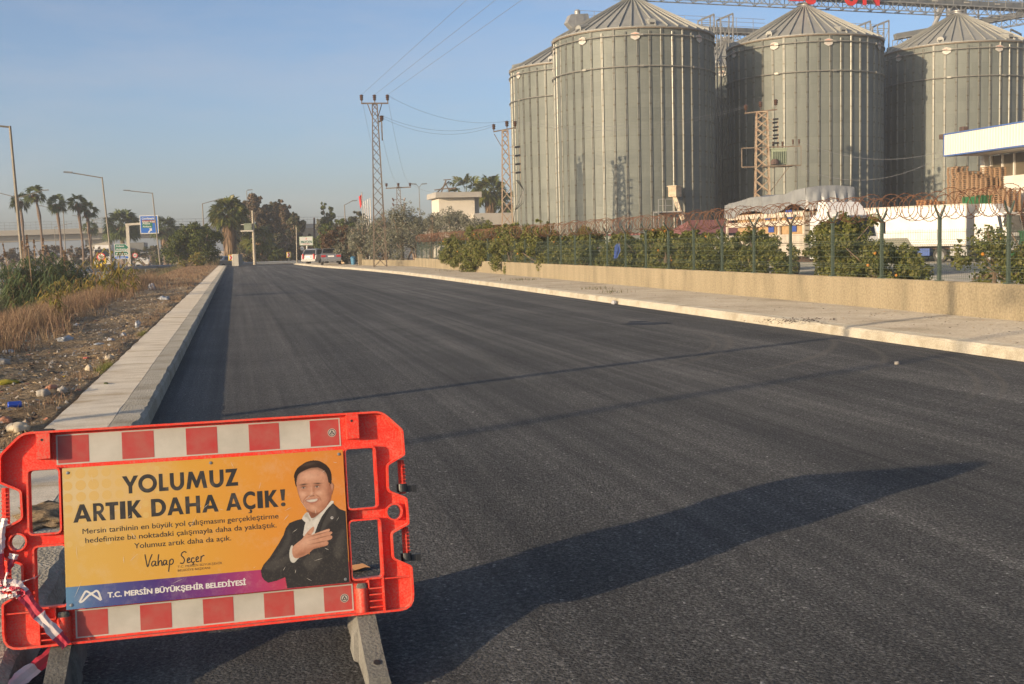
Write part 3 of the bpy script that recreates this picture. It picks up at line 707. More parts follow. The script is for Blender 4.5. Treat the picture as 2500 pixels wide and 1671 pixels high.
# big red letters standing on the front gallery; only their feet reach into the picture
sd = Vector((row.y, -row.x, 0)); sd = -sd if sd.y > 0 else sd
def letter_on_gallery(body, px0, px1, foot, name='sign_letter', label=''):
    def hit(px):
        d = ray(px, 20); k = (a0 + sd * .75 - Vector((0, 0, CAM_H))); n = sd
        t_ = k.dot(n) / d.dot(n); return d * t_ + Vector((0, 0, CAM_H))
    A, B = hit(px0), hit(px1); w = (B - A).length
    me_ = text_mesh(body, 1.0, bold=.02, extrude=.06); th = thing(name, label, 'sign letter', A + Vector((0, 0, foot - A.z)), math.atan2(row.y, row.x), group='red letters on the gallery')
    fit_flat(me_, 0, w, 0, 2.2, 'letter_face', M_REDLET, th, STAND)
    b = MB(); b.bar((w * .3, .2, .2), (w * .3, .75, .2), .06); b.bar((w * .3, .2, 1.6), (w * .3, .75, .9), .05); b.build('bracket', M_STEEL, th)
for body, p0, p1, zf, lab in (('E', 1927, 1961, 22.3, 'first red sign letter over the truck silo peak'), ('C', 1963, 1991, 22.05, 'round red sign letter just right of the truck silo peak'),
                              ('O', 2060, 2096, 22.12, 'round red sign letter left of the last red letter'), ('N', 2107, 2147, 22.24, 'rightmost red sign letter on the gallery')):
    letter_on_gallery(body, p0, p1, zf, label=lab)
# ================================================================== ROAD BARRIER WITH POSTER
def barrier_red():
    m, t, b = new_mat('red plastic'); N, Lk = t.nodes, t.links
    tcn = N.new('ShaderNodeTexCoord'); b.inputs['Roughness'].default_value = .5; b.inputs['Specular IOR Level'].default_value = .35
    n1 = N.new('ShaderNodeTexNoise'); n1.inputs['Scale'].default_value = 8; n1.inputs['Detail'].default_value = 10; n1.inputs['Roughness'].default_value = .8
    n2 = N.new('ShaderNodeTexNoise'); n2.inputs['Scale'].default_value = 160; n2.inputs['Detail'].default_value = 3
    for n in (n1, n2): Lk.new(tcn.outputs['Object'], n.inputs['Vector'])
    ad = N.new('ShaderNodeMath'); ad.operation = 'MULTIPLY'; Lk.new(n1.outputs['Fac'], ad.inputs[0]); Lk.new(n2.outputs['Fac'], ad.inputs[1])
    rp = N.new('ShaderNodeValToRGB'); e = rp.color_ramp.elements; e[0].position = .19; e[1].position = .36
    e[0].color = (.74, .03, .014, 1); e[1].color = (.62, .13, .085, 1); Lk.new(ad.outputs[0], rp.inputs['Fac'])
    # dust settled on faces that look up
    g = N.new('ShaderNodeNewGeometry'); sp = N.new('ShaderNodeSeparateXYZ'); Lk.new(g.outputs['Normal'], sp.inputs[0])
    mr = N.new('ShaderNodeMapRange'); mr.inputs['From Min'].default_value = .55; mr.inputs['From Max'].default_value = .95; mr.inputs['To Max'].default_value = .5; Lk.new(sp.outputs[2], mr.inputs['Value'])
    mx = N.new('ShaderNodeMix'); mx.data_type = 'RGBA'; mx.inputs['B'].default_value = (.42, .33, .27, 1)
    Lk.new(mr.outputs[0], mx.inputs['Factor']); Lk.new(rp.outputs['Color'], mx.inputs['A']); Lk.new(mx.outputs['Result'], b.inputs['Base Color']); return m
M_RED = barrier_red()
M_BLACKP = mat('black plastic', (.022, .022, .022), .38)
M_RUBBER = concrete_material('dusty recycled rubber', (.16, .152, .132), (.21, .2, .175), (.1, .095, .083), 3, .3, (1, 1, 1), 90)
M_REFW = mat('reflective white sheet', (.47, .445, .385), .45, col2=(.39, .365, .31), scale=9, detail=8)
M_REFR = mat('reflective red sheet', (.4, .035, .03), .45, col2=(.37, .085, .065), scale=14, detail=8)
M_SCREW = mat('screw head', (.3, .3, .29), .4, .7)
bar = thing('traffic_barrier', 'red plastic road barrier with red and white strips and orange poster', 'barrier', (-.13, 4.36, 0), .004)
TILT, Z0 = .2, .172
BM = Matrix.Translation((0, -.02, Z0)) @ Matrix.Rotation(-TILT, 4, 'X')          # board frame: x along, z up the board, -y to the camera
BM = Matrix.Translation((0, 0, Z0)) @ Matrix(((1, 0, 0, 0), (0, math.cos(TILT), math.sin(TILT), 0), (0, -math.sin(TILT), math.cos(TILT), 0), (0, 0, 0, 1)))
def BP(x, y, z): return BM @ Vector((x, y, z))
BS = BM @ STAND
def rounded(poly, r):
    """round the corners of a polygon; r per corner"""
    out = []; n = len(poly)
    for i, p in enumerate(poly):
        rr = r[i] if isinstance(r, (list, tuple)) else r
        p = Vector(p); a = (Vector(poly[i - 1]) - p); c = (Vector(poly[(i + 1) % n]) - p)
        k = min(rr, a.length * .45, c.length * .45)
        if k < 1e-4: out.append(tuple(p)); continue
        A, B = p + a.normalized() * k, p + c.normalized() * k
        for s in range(5):
            u = s / 4; out.append(tuple(A * (1 - u) ** 2 + p * 2 * u * (1 - u) + B * u ** 2))
    return out
right = [(.60, .785), (.668, .785), (.748, .705), (.75, .603), (.68, .568), (.677, .47), (.748, .436), (.75, .331), (.681, .301), (.681, .206), (.751, .169), (.751, 0)]
outline = [(-x, y) for x, y in right[::-1]] + right
rads = [.05] + [.012] * 10 + [.03]
OUT = rounded(outline, [.06, .012, .01, .01, .01, .012, .012, .01, .01, .012, .04, .02] + [.02, .04, .012, .01, .01, .012, .012, .01, .01, .01, .012, .06])
def win(x0, x1, y0, y1): return rounded([(x0, y0), (x1, y0), (x1, y1), (x0, y1)], .014)
WINS = [win(.516, .628, .41, .642), win(.516, .632, .138, .36), win(-.65, -.545, .41, .642), win(-.636, -.53, .143, .36)]
CIRC = [[(sx * .694 + .028 * math.cos(a), .384 + .028 * math.sin(a)) for a in [2 * math.pi * i / 20 for i in range(20)]] for sx in (-1, 1)]
panel_me = flat_mesh([OUT] + WINS + CIRC, .006); panel_me.transform(BS); panel_me.materials.append(M_RED)
link('panel', panel_me, bar)
def rim(loop, t_out, y0, y1, name, inward=False):
    """upstanding flange following an outline"""
    n = len(loop); b = MB(); area = sum(loop[i][0] * loop[(i + 1) % n][1] - loop[(i + 1) % n][0] * loop[i][1] for i in range(n)); sg = 1 if area > 0 else -1
    inner = []
    for i in range(n):
        p, a, c = Vector(loop[i]), Vector(loop[i - 1]), Vector(loop[(i + 1) % n]); e1 = (p - a); e2 = (c - p)
        if e1.length < 1e-7: e1 = e2
        if e2.length < 1e-7: e2 = e1
        e1.normalize(); e2.normalize(); nn = Vector((-(e1.y + e2.y), e1.x + e2.x)) * sg
        nn = nn.normalized() if nn.length > 1e-6 else Vector((-e1.y, e1.x)) * sg
        inner.append(p + nn * t_out * (-1 if inward else 1))
    for k in range(n):
        for q, y in ((loop[k], y0), (inner[k], y0), (inner[k], y1), (loop[k], y1)): b.v.append(tuple(BP(q[0], y, q[1])))
    for k in range(n):
        j = (k + 1) % n
        for s in range(4):
            s2 = (s + 1) % 4; b.f.append((k * 4 + s, k * 4 + s2, j * 4 + s2, j * 4 + s)); b.mi.append(0)
    return b.build(name, M_RED, bar)
rim(OUT, .008, -.042, .04, 'outer_flange')
for w in WINS: rim(w, .007, -.036, .03, 'window_flange', inward=True)
for c in CIRC: rim(c, .006, -.032, .03, 'hole_flange', inward=True)
def bbox(b, x0, x1, z0, z1, y0, y1):
    vs = [BP(x, y, z) for x, y, z in ((x0, y0, z0), (x1, y0, z0), (x1, y1, z0), (x0, y1, z0), (x0, y0, z1), (x1, y0, z1), (x1, y1, z1), (x0, y1, z1))]
    return b.add(vs, [(0,3,2,1),(4,5,6,7),(0,1,5,4),(1,2,6,5),(2,3,7,6),(3,0,4,7)])
# sockets at the top, foot sleeves and rib cells at the bottom
for x in (-.594, .548):
    b = MB(); bbox(b, x - .024, x + .024, .682, .776, -.047, -.0065); s_ = b.build('socket', M_RED, bar)
    b = MB(); bbox(b, x - .033, x + .033, .786, .793, -.034, .034); cap = b.build('socket_cap', M_BLACKP, s_)
    b = MB(); ring = [BP(x + .021 * math.cos(a), .018 * math.sin(a), .7945) for a in [2 * math.pi * i / 14 for i in range(14)]]; b.add(ring, [tuple(range(14))]); b.build('cap_hole', M_DARK, s_)
    b = MB(); ring = [BP(x - .003 + .005 * math.cos(a), -.0478, .752 + .005 * math.sin(a)) for a in [2 * math.pi * i / 10 for i in range(10)]]; b.add(ring, [tuple(range(9, -1, -1))]); b.build('bolt_hole', M_DARK, s_)
for x, dx in ((-.543, -1), (.55, 1)):
    b = MB(); ring = []
    for z in (.009, .1): ring.append([BP(x + .025 * math.cos(a), -.012 - .034 * math.sin(a), z) for a in [math.pi * i / 10 for i in range(11)]])
    b.add(ring[0] + ring[1], [(i, i + 1, i + 12, i + 11) for i in range(10)] + [tuple(range(21, 10, -1))]); sl = b.build('foot_sleeve', M_RED, bar, smooth=True, angle=40)
    b = MB(); ring = []
    for z, rr in ((.098, .021), (.112, .021), (.119, .017)): ring += [BP(x + rr * math.cos(a), -.024 + rr * .8 * math.sin(a), z) for a in [2 * math.pi * i / 14 for i in range(14)]]
    b.add(ring, [(i + 14 * k, (i + 1) % 14 + 14 * k, (i + 1) % 14 + 14 * k + 14, i + 14 * k + 14) for k in range(2) for i in range(14)] + [tuple(range(28, 42))]); b.build('foot_plug', M_RUBBER, sl)
    b = MB(); x0, x1 = sorted((x + dx * .026, x + dx * .083))
    for z in (.094, .07, .046, .022): bbox(b, x0, x1, z, z + .005, -.036, -.0065)
    xx = x + dx * .083; bbox(b, xx - .003, xx + .003, .008, .136, -.038, -.0065); bbox(b, min(xx, dx * .742), max(xx, dx * .742), .127, .132, -.036, -.0065)
    bbox(b, x + dx * .026 - .0025, x + dx * .026 + .0025, .099, .137, -.036, -.0065)
    b.build('rib_cells', M_RED, bar)
# hinge bars across the side notches, black clips
for sx in (-1, 1):
    for z0, z1 in ((.452, .586), (.187, .32)):
        b = MB(); bbox(b, *sorted((sx * .722, sx * .748)), z0, z1, -.004, .004); bbox(b, *sorted((sx * .7325, sx * .7385)), z0, z1, -.014, -.004)
        for i in range(8):
            z = z0 + .012 + i * (z1 - z0 - .02) / 8; bbox(b, *sorted((sx * .72, sx * .7495)), z, z + .003, -.015, -.004)
        b.build('hinge_bar', M_RED, bar)
for z in (.475, .203):
    b = MB(); pts = [BP(.734 + .023 * math.cos(a), -.002 + .023 * math.sin(a), 0) for a in [2 * math.pi * i / 18 for i in range(18)]]
    def ringat(zz, r_): return [BP(.734 + r_ * math.cos(a), -.004 + r_ * math.sin(a), zz) for a in [2 * math.pi * i / 18 for i in range(18)]]
    b.add(ringat(z - .016, .022) + ringat(z + .016, .022), [(i, (i + 1) % 18, (i + 1) % 18 + 18, i + 18) for i in range(18)] + [tuple(range(18, 36)), tuple(range(17, -1, -1))])
    bbox(b, .752, .775, z - .013 - .004, z + .012 - .004, -.012, .012); bbox(b, .772, .79, z - .02, z + .009, -.017, .017)
    b.build('coupling_clip', M_BLACKP, bar)
# red and white strips
def strip(y0, y1, xl, cuts, xr, name):
    q = -.0078
    b = MB(); bbox(b, xl, xr, y0, y1, q, -.0062); st_ = b.build(name, M_REFW, bar)
    for a, c in cuts:
        b = MB(); bbox(b, a + (.006 if a == xl else 0), c - (.006 if c == xr else 0), y0 + .005, y1 - .005, q - .0006, q + .0002); b.build('red_field', M_REFR, st_)
    return st_
top = strip(.657, .769, -.554, [(-.554, -.438), (-.32, -.204), (-.086, .03), (.149, .265), (.384, .502)], .502, 'reflective_strip')
bot = strip(.0165, .119, -.505, [(-.505, -.391), (-.277, -.164), (-.05, .062), (.176, .289), (.403, .516)], .516, 'reflective_strip')
for par, x, z in ((top, .469, .712), (bot, .482, .067)):
    b = MB(); b.add([BP(x + .0165 * math.cos(a), -.0092, z + .0165 * math.sin(a)) for a in [2 * math.pi * i / 20 for i in range(20)]], [tuple(range(19, -1, -1))]); o = b.build('test_mark', M_REFW, par)
    lp = [[(.014 * math.cos(a), .014 * math.sin(a)) for a in [2 * math.pi * i / 24 for i in range(24)]], [(.0115 * math.cos(a), .0115 * math.sin(a)) for a in [2 * math.pi * i / 24 for i in range(24)]],
          [(-.0095, -.0065), (.0095, -.0065), (0, .01)], [(-.004, -.004), (.004, -.004), (0, .003)]]
    m_ = flat_mesh(lp); m_.transform(Matrix.Translation((x, z, .0096))); m_.transform(BS); m_.materials.append(M_BLACKP); link('test_mark_print', m_, par)
# feet
for x, lab in ((-.556, None), (.56, None)):
    b = MB(); w = .036
    prof = [(-.42, 0), (-.42, .045), (-.395, .062), (-.2, .112), (-.03, .17), (.03, .17), (.2, .112), (.33, .062), (.35, .045), (.35, 0)]
    pr = []
    for y, z in prof:
        wd = w * (1.0 if z > .05 else 1.12); pr.append((y, z, wd))
    vs = [(x - wd, y, z) for y, z, wd in pr] + [(x + wd, y, z) for y, z, wd in pr]; n = len(pr)
    b.add(vs, [tuple(range(n - 1, -1, -1)), tuple(range(n, 2 * n))] + [(i, (i + 1) % n, (i + 1) % n + n, i + n) for i in range(n)])
    for s in (-1, 1):
        b.add([(x + s * w, -.1, .012), (x + s * w, .1, .012), (x + s * w, .05, .13), (x + s * w, -.05, .13), (x + s * (w + .022), -.07, .012), (x + s * (w + .022), .07, .012), (x + s * (w + .016), .04, .1), (x + s * (w + .016), -.04, .1)],
              [(4, 5, 6, 7), (0, 4, 7, 3), (1, 2, 6, 5), (3, 7, 6, 2), (0, 1, 5, 4)])
    f = b.build('foot', M_RUBBER, bar)
    b = MB(); sl = (.112 - .062) / (.195); cy = -.31; cz = .062 + sl * (.085) + .002
    b.add([(x + .004 + .0135 * math.cos(a), cy + .0165 * math.sin(a), cz + sl * .0165 * math.sin(a) + .001) for a in [2 * math.pi * i / 16 for i in range(16)]], [tuple(range(16))]); b.build('foot_hole', M_DARK, f)
# ---------------------------------------------------------------- the poster board
PX0, PX1, PZ0, PZ1 = -.5305, .505, .1255, .642
PW, PH = 1.06, .52                                                     # drawing units of the poster
def poster_material():
    m, t, b = new_mat('poster print'); N, Lk = t.nodes, t.links; b.inputs['Roughness'].default_value = .5; b.inputs['Specular IOR Level'].default_value = .25
    uv = N.new('ShaderNodeUVMap'); uv.uv_map = 'print'; sep = N.new('ShaderNodeSeparateXYZ'); Lk.new(uv.outputs[0], sep.inputs[0])
    def rampx(src, stops):
        r = N.new('ShaderNodeValToRGB'); e = r.color_ramp.elements
        while len(e) < len(stops): e.new(.5)
        for q, (p, c) in zip(e, stops): q.position = p; q.color = (*c, 1)
        Lk.new(src, r.inputs['Fac']); return r.outputs['Color']
    ox = rampx(sep.outputs[0], [(0, (.52, .335, .085)), (.4, (.54, .29, .045)), (.75, (.55, .225, .033)), (1, (.53, .19, .036))])
    ds = N.new('ShaderNodeVectorMath'); ds.operation = 'DISTANCE'; ds.inputs[1].default_value = (.03, .83, 0); Lk.new(uv.outputs[0], ds.inputs[0])
    pale = N.new('ShaderNodeMapRange'); pale.inputs['From Min'].default_value = .42; pale.inputs['From Max'].default_value = .02; pale.inputs['To Max'].default_value = .62; Lk.new(ds.outputs['Value'], pale.inputs['Value'])
    mx = N.new('ShaderNodeMix'); mx.data_type = 'RGBA'; mx.inputs['B'].default_value = (.54, .45, .28, 1); Lk.new(pale.outputs[0], mx.inputs['Factor']); Lk.new(ox, mx.inputs['A'])
    band = rampx(sep.outputs[0], [(0, (.1, .21, .34)), (.12, (.06, .085, .23)), (.3, (.06, .032, .16)), (.5, (.16, .03, .155)), (.68, (.35, .04, .115)), (.85, (.42, .04, .045)), (1, (.42, .045, .045))])
    st = N.new('ShaderNodeMath'); st.operation = 'LESS_THAN'; st.inputs[1].default_value = .158; Lk.new(sep.outputs[1], st.inputs[0])
    m2 = N.new('ShaderNodeMix'); m2.data_type = 'RGBA'; Lk.new(st.outputs[0], m2.inputs['Factor']); Lk.new(mx.outputs['Result'], m2.inputs['A']); Lk.new(band, m2.inputs['B'])
    # scuffs and dust
    tcn = N.new('ShaderNodeTexCoord'); n1 = N.new('ShaderNodeTexNoise'); n1.inputs['Scale'].default_value = 11; n1.inputs['Detail'].default_value = 9; n1.inputs['Roughness'].default_value = .8; Lk.new(tcn.outputs['Object'], n1.inputs['Vector'])
    sc = N.new('ShaderNodeValToRGB'); sc.color_ramp.elements[0].position = .5; sc.color_ramp.elements[1].position = .8; sc.color_ramp.elements[1].color = (.3, .3, .3, 1); Lk.new(n1.outputs['Fac'], sc.inputs['Fac'])
    m3 = N.new('ShaderNodeMix'); m3.data_type = 'RGBA'; m3.inputs['B'].default_value = (.52, .45, .36, 1); Lk.new(sc.outputs['Color'], m3.inputs['Factor']); Lk.new(m2.outputs['Result'], m3.inputs['A'])
    Lk.new(m3.outputs['Result'], b.inputs['Base Color']); return m
M_POSTER = poster_material()
b = MB(); bbox(b, PX0, PX1, PZ0, PZ1, -.041, -.0365); poster = b.build('poster', M_POSTER, bar)
uvl = poster.data.uv_layers.new(name='print')
inv = BM.inverted()
for lp_ in poster.data.loops:
    p = inv @ poster.data.vertices[lp_.vertex_index].co; uvl.data[lp_.index].uv = ((p.x - PX0) / (PX1 - PX0), (p.z - PZ0) / (PZ1 - PZ0))
PS = BM @ Matrix.Translation((PX0, -.0412, PZ0)) @ STAND @ Matrix.Diagonal(((PX1 - PX0) / PW, (PZ1 - PZ0) / PH, .16, 1))
def ink(name, col, rough=.5): return MATS.get(name) or mat(name, col, rough)
I_BLACK = mat('black ink', (.022, .02, .018), .5, col2=(.07, .06, .05), scale=26, detail=8, lo=.5, hi=.75)
I_WHITE = ink('white ink', (.58, .565, .535))
LAY = [0]
def printed(name, loops, m, z=None):
    LAY[0] += 1; zz = .00012 * LAY[0] if z is None else z
    me_ = flat_mesh(loops); me_.transform(Matrix.Translation((0, 0, zz))); me_.transform(PS); me_.materials.append(m); return link(name, me_, poster)
def merge_loops(name, groups, m, z=.0004):
    return printed(name, groups, m, z)
# halftone dots in the pale corner
dots = []
for j in range(7):
    for i in range(8):
        x = .018 + .0465 * i; y = .496 - .043 * j + (.0 if True else 0); rr = .0205 - .0019 * math.hypot(i - 1.5 - j * .12, (j - 1) * .85)
        if rr > .006 and x < .36 and not (j > 4 and i > 3): dots.append([(max(.001, x + rr * math.cos(a)), min(PH - .002, y + rr * math.sin(a))) for a in [2 * math.pi * k / 18 for k in range(18)]])
dm = mat('pale orange ink', (.53, .35, .11), .5); printed('halftone_dot', dots, dm, .0002)
# headline letters
def gl(ch):
    t = .21
    if ch == 'Y': return [[(0, 1), (.29, 1), (.5, .63), (.71, 1), (1, 1), (.615, .4), (.615, 0), (.385, 0), (.385, .4)]]
    if ch == 'O': return [arc(.5, .5, .5, 0, 360, 28, .53)[:-1], arc(.5, .5, .285, 0, 360, 28, .3)[:-1]]
    if ch == 'L': return [[(0, 0), (1, 0), (1, .21), (.42, .21), (.42, 1), (0, 1)]]
    if ch == 'U': return [[(0, 1)] + arc(.5, .42, .5, 180, 360, 14, .45) + [(1, 1), (.72, 1)] + arc(.5, .42, .22, 360, 180, 12, .23) + [(.28, 1)]]
    if ch == 'M': return [[(0, 0), (.19, 0), (.28, .56), (.44, .05), (.56, .05), (.72, .56), (.81, 0), (1, 0), (.86, 1.0), (.68, 1), (.5, .46), (.32, 1), (.14, 1)]]
    if ch == 'Z': return [[(0, 0), (1, 0), (1, .21), (.5, .21), (1, 1), (.06, 1), (.06, .79), (.5, .79)]]
    if ch == 'A': return [[(0, 0), (.25, 0), (.32, .19), (.68, .19), (.75, 0), (1, 0), (.62, 1), (.38, 1)], [(.39, .38), (.61, .38), (.5, .7)]]
    if ch == 'R': return [[(0, 0), (.28, 0), (.28, .38), (.34, .38), (.65, 0), (1, 0), (.62, .42)] + arc(.48, .7, .36, -50, 90, 10, .3) + [(0, 1)], [(.28, .56)] + arc(.42, .7, .19, -90, 90, 8, .14) + [(.28, .84)]]
    if ch == 'T': return [[(.31, 0), (.69, 0), (.69, .79), (1, .79), (1, 1), (0, 1), (0, .79), (.31, .79)]]
    if ch == 'I': return [[(0, 0), (1, 0), (1, 1), (0, 1)]]
    if ch == 'K': return [[(0, 0), (.3, 0), (.3, .4), (.64, 0), (1, 0), (.5, .54), (.93, 1), (.6, 1), (.3, .66), (.3, 1), (0, 1)]]
    if ch == 'D': return [[(0, 0)] + [(.4, 0)] + arc(.42, .5, .58, -90, 90, 18, .5) + [(0, 1)], [(.3, .2)] + arc(.42, .5, .3, -90, 90, 14, .3) + [(.3, .8)]]
    if ch == 'H': return [[(0, 0), (.28, 0), (.28, .4), (.72, .4), (.72, 0), (1, 0), (1, 1), (.72, 1), (.72, .6), (.28, .6), (.28, 1), (0, 1)]]
    if ch == 'Ç': return [arc(.62, .5, .62, 52, 308, 24, .53) + [(1, .29)] + arc(.62, .5, .36, 300, 60, 20, .31) + [(1, .71)], [(.5, -.04), (.66, -.04), (.74, -.13), (.66, -.24), (.4, -.24), (.4, -.19), (.56, -.17), (.52, -.1)]]
    if ch == '!': return [[(.25, .34), (.75, .34), (.95, 1), (.05, 1)], arc(.5, .12, .42, 0, 360, 14, .12)[:-1]]
def headline(spec, y0, y1, name):
    loops = []
    for ch, x0, x1 in spec: loops += [[(x0 + (x1 - x0) * x, y0 + (y1 - y0) * y) for x, y in lp] for lp in gl(ch)]
    return printed(name, loops, I_BLACK, .0005)
headline([('Y', .214, .274), ('O', .273, .342), ('L', .349, .384), ('U', .39, .443), ('M', .45, .529), ('U', .538, .592), ('Z', .597, .646)], .409, .475, 'headline_text')
headline([('A', .034, .1), ('R', .106, .153), ('T', .151, .198), ('I', .203, .223), ('K', .231, .284), ('D', .317, .372), ('A', .376, .437), ('H', .444, .499), ('A', .506, .568), ('A', .596, .655), ('Ç', .661, .708), ('I', .716, .737), ('K', .745, .797), ('!', .804, .826)], .316, .382, 'headline_text')
def line(body, x0, x1, y0, cap, m, name, bold=0.0, y1=None):
    """a line of print; heavier type by striking the same line again beside itself"""
    me_ = text_mesh(body, 1, 0); n = len(me_.vertices); co = np.empty(n * 3, np.float32); me_.vertices.foreach_get('co', co); co = co.reshape(-1, 3)
    s = cap / .73; sx = (x1 - x0) / (co[:, 0].max() - co[:, 0].min()); co[:, 0] = x0 + (co[:, 0] - co[:, 0].min()) * sx; co[:, 1] = y0 + co[:, 1] * s
    fs = [tuple(p.vertices) for p in me_.polygons]; vs, ff = [], []; bpy.data.meshes.remove(me_)
    for k, (dx, dy) in enumerate([(0, 0)] + ([(bold, 0), (-bold, 0), (0, bold * .6), (0, -bold * .6)] if bold else [])):
        o = len(vs); vs += [tuple(PS @ Vector((c[0] + dx * cap, c[1] + dy * cap, .0006 + .00001 * k))) for c in co]; ff += [tuple(i + o for i in f) for f in fs]
    me_ = bpy.data.meshes.new(name); me_.from_pydata(vs, [], ff); me_.materials.append(m); me_.update(); return link(name, me_, poster)
line('Mersin tarihinin en büyük yol çalışmasını gerçekleştirme', .066, .794, .272, .0205, I_BLACK, 'text_line', .02)
line('hedefimize bu noktadaki çalışmayla daha da yaklaştık.', .075, .785, .238, .0205, I_BLACK, 'text_line', .02)
line('Yolumuz artık daha da açık.', .25, .61, .203, .0205, I_BLACK, 'text_line', .02)
line('T.C. MERSİN BÜYÜKŞEHİR', .406, .572, .117, .0085, I_BLACK, 'text_line')
line('BELEDİYE BAŞKANI', .406, .526, .103, .0085, I_BLACK, 'text_line')
line('T.C. MERSİN BÜYÜKŞEHİR BELEDİYESİ', .149, .657, .031, .0195, I_WHITE, 'text_line', .07)
# handwritten signature: pen strokes as ribbons
def pen(strokes, w, name):
    b = MB(); zz = .0005
    for st_ in strokes:
        k = len(st_); fine = []
        for i in range(k - 1):
            p0, p1, p2, p3 = (Vector(st_[max(0, min(k - 1, i + j))]) for j in (-1, 0, 1, 2))
            for s in range(5):
                u = s / 5; fine.append(.5 * ((2 * p1) + (p2 - p0) * u + (2 * p0 - 5 * p1 + 4 * p2 - p3) * u * u + (3 * p1 - p0 - 3 * p2 + p3) * u ** 3))
        fine.append(Vector(st_[-1])); L = []; 
        for i, p in enumerate(fine):
            d = fine[min(i + 1, len(fine) - 1)] - fine[max(0, i - 1)]; d = d.normalized() if d.length > 1e-9 else Vector((1, 0)); nn = Vector((-d.y, d.x)) * w
            zz += .0000005; L += [PS @ Vector((p.x + nn.x, p.y + nn.y, zz)), PS @ Vector((p.x - nn.x, p.y - nn.y, zz))]
        b.add(L, [(2 * i, 2 * i + 1, 2 * i + 3, 2 * i + 2) for i in range(len(fine) - 1)])
    return b.build(name, I_BLACK, poster)
sg = lambda pts, ox, oy, s: [(ox + s * x, oy + s * y) for x, y in pts]
S_ = .024
pen([sg([(0, 1.95), (.15, .9), (.35, 0), (.7, 1.0), (1.1, 1.9)], .288, .131, S_), sg([(1.55, .75), (1.15, .75), (.95, .3), (1.15, .02), (1.5, .4), (1.58, .75), (1.55, .1), (1.8, .1)], .288, .131, S_),
     sg([(2.1, 1.8), (1.95, .8), (1.95, .05), (2.1, .6), (2.4, .8), (2.5, .5), (2.5, .05), (2.7, .1)], .288, .131, S_), sg([(3.2, .75), (2.9, .75), (2.72, .35), (2.9, .05), (3.2, .4), (3.28, .75), (3.25, .15), (3.45, .1)], .288, .131, S_),
     sg([(3.75, .8), (3.65, 0), (3.5, -1.05)], .288, .131, S_), sg([(3.7, .45), (3.95, .85), (4.25, .75), (4.25, .3), (3.95, .05), (3.68, .2)], .288, .131, S_),
     sg([(6.35, 1.65), (6.1, 1.85), (5.7, 1.7), (5.55, 1.3), (5.85, .95), (6.0, .5), (5.75, .05), (5.3, .15)], .288, .131, S_), sg([(6.4, .4), (6.8, .6), (6.7, .85), (6.45, .6), (6.5, .1), (6.95, .2)], .288, .131, S_),
     sg([(7.55, .7), (7.2, .75), (7.05, .35), (7.25, .05), (7.6, .2)], .288, .131, S_), sg([(7.28, -.05), (7.38, -.22), (7.15, -.34)], .288, .131, S_), sg([(7.75, .4), (8.15, .6), (8.05, .9), (7.8, .65), (7.85, .15), (8.3, .2)], .288, .131, S_),
     sg([(8.6, .95), (8.55, .5), (8.5, .05), (8.62, .7), (8.95, 1.0), (9.1, .9)], .288, .131, S_)], .0021, 'signature')
# civic emblem: two interlaced strokes
pen([[(.047, .024), (.066, .056), (.073, .061), (.082, .056), (.124, .024)], [(.125, .024), (.116, .053), (.108, .06), (.1, .056), (.084, .046)], [(.047, .024), (.058, .026), (.079, .044), (.094, .054)]], .0034, 'civic_emblem').data.materials[0] = I_WHITE
# ---- the printed man: dark jacket, white shirt, hand on his chest; a photograph printed on the board, so its
# tones are ink. It is kept as a fine grid of printed points, each with its own ink colour.
def smooth_loop(p, n=4):
    k = len(p); out = []
    for i in range(k):
        p0, p1, p2, p3 = (Vector(p[(i + j) % k]) for j in (-1, 0, 1, 2))
        for s in range(n):
            u = s / n; q = .5 * ((2 * p1) + (p2 - p0) * u + (2 * p0 - 5 * p1 + 4 * p2 - p3) * u * u + (3 * p1 - p0 - 3 * p2 + p3) * u ** 3); out.append((q.x, q.y))
    return out
GX0, GX1, GY0, GY1, GS = .712, 1.0575, .0025, .49, .00125
gx = np.arange(GX0, GX1, GS); gy = np.arange(GY0, GY1, GS); XX, YY = np.meshgrid(gx, gy)
ink_rgb = np.zeros(XX.shape + (3,)); ink_a = np.zeros(XX.shape)
def mask(poly):
    m_ = np.zeros(XX.shape, bool); n = len(poly)
    for i in range(n):
        (xa, ya), (xb, yb) = poly[i], poly[(i + 1) % n]
        if ya == yb: continue
        c_ = (ya > YY) != (yb > YY); m_ ^= c_ & (XX < (xb - xa) * (YY - ya) / (yb - ya) + xa)
    return m_.astype(float)
def blur(m_, mm):
    k = max(0, int(round(mm / GS)))
    for _ in range(2):
        if k:
            for ax in (0, 1):
                c_ = np.cumsum(np.pad(m_, [(k + 1, k) if a == ax else (0, 0) for a in (0, 1)], mode='edge'), axis=ax)
                m_ = (np.take(c_, range(2 * k + 1, c_.shape[ax]), ax) - np.take(c_, range(0, c_.shape[ax] - 2 * k - 1), ax)) / (2 * k + 1)
    return m_
def lay(poly, col, soft=0.0, op=1.0, clip=None, solid=True, n=4, sm=True):
    """lay ink inside a polygon, with soft edges"""
    m_ = mask(smooth_loop(poly, n) if sm else poly)
    if solid and soft == 0: ink_a[...] = np.maximum(ink_a, m_)
    if soft: m_ = blur(m_, soft)
    if clip is not None: m_ = m_ * clip
    m_ = (m_ * op)[..., None]; ink_rgb[...] = ink_rgb * (1 - m_) + np.array(col) * m_
    return m_[..., 0]
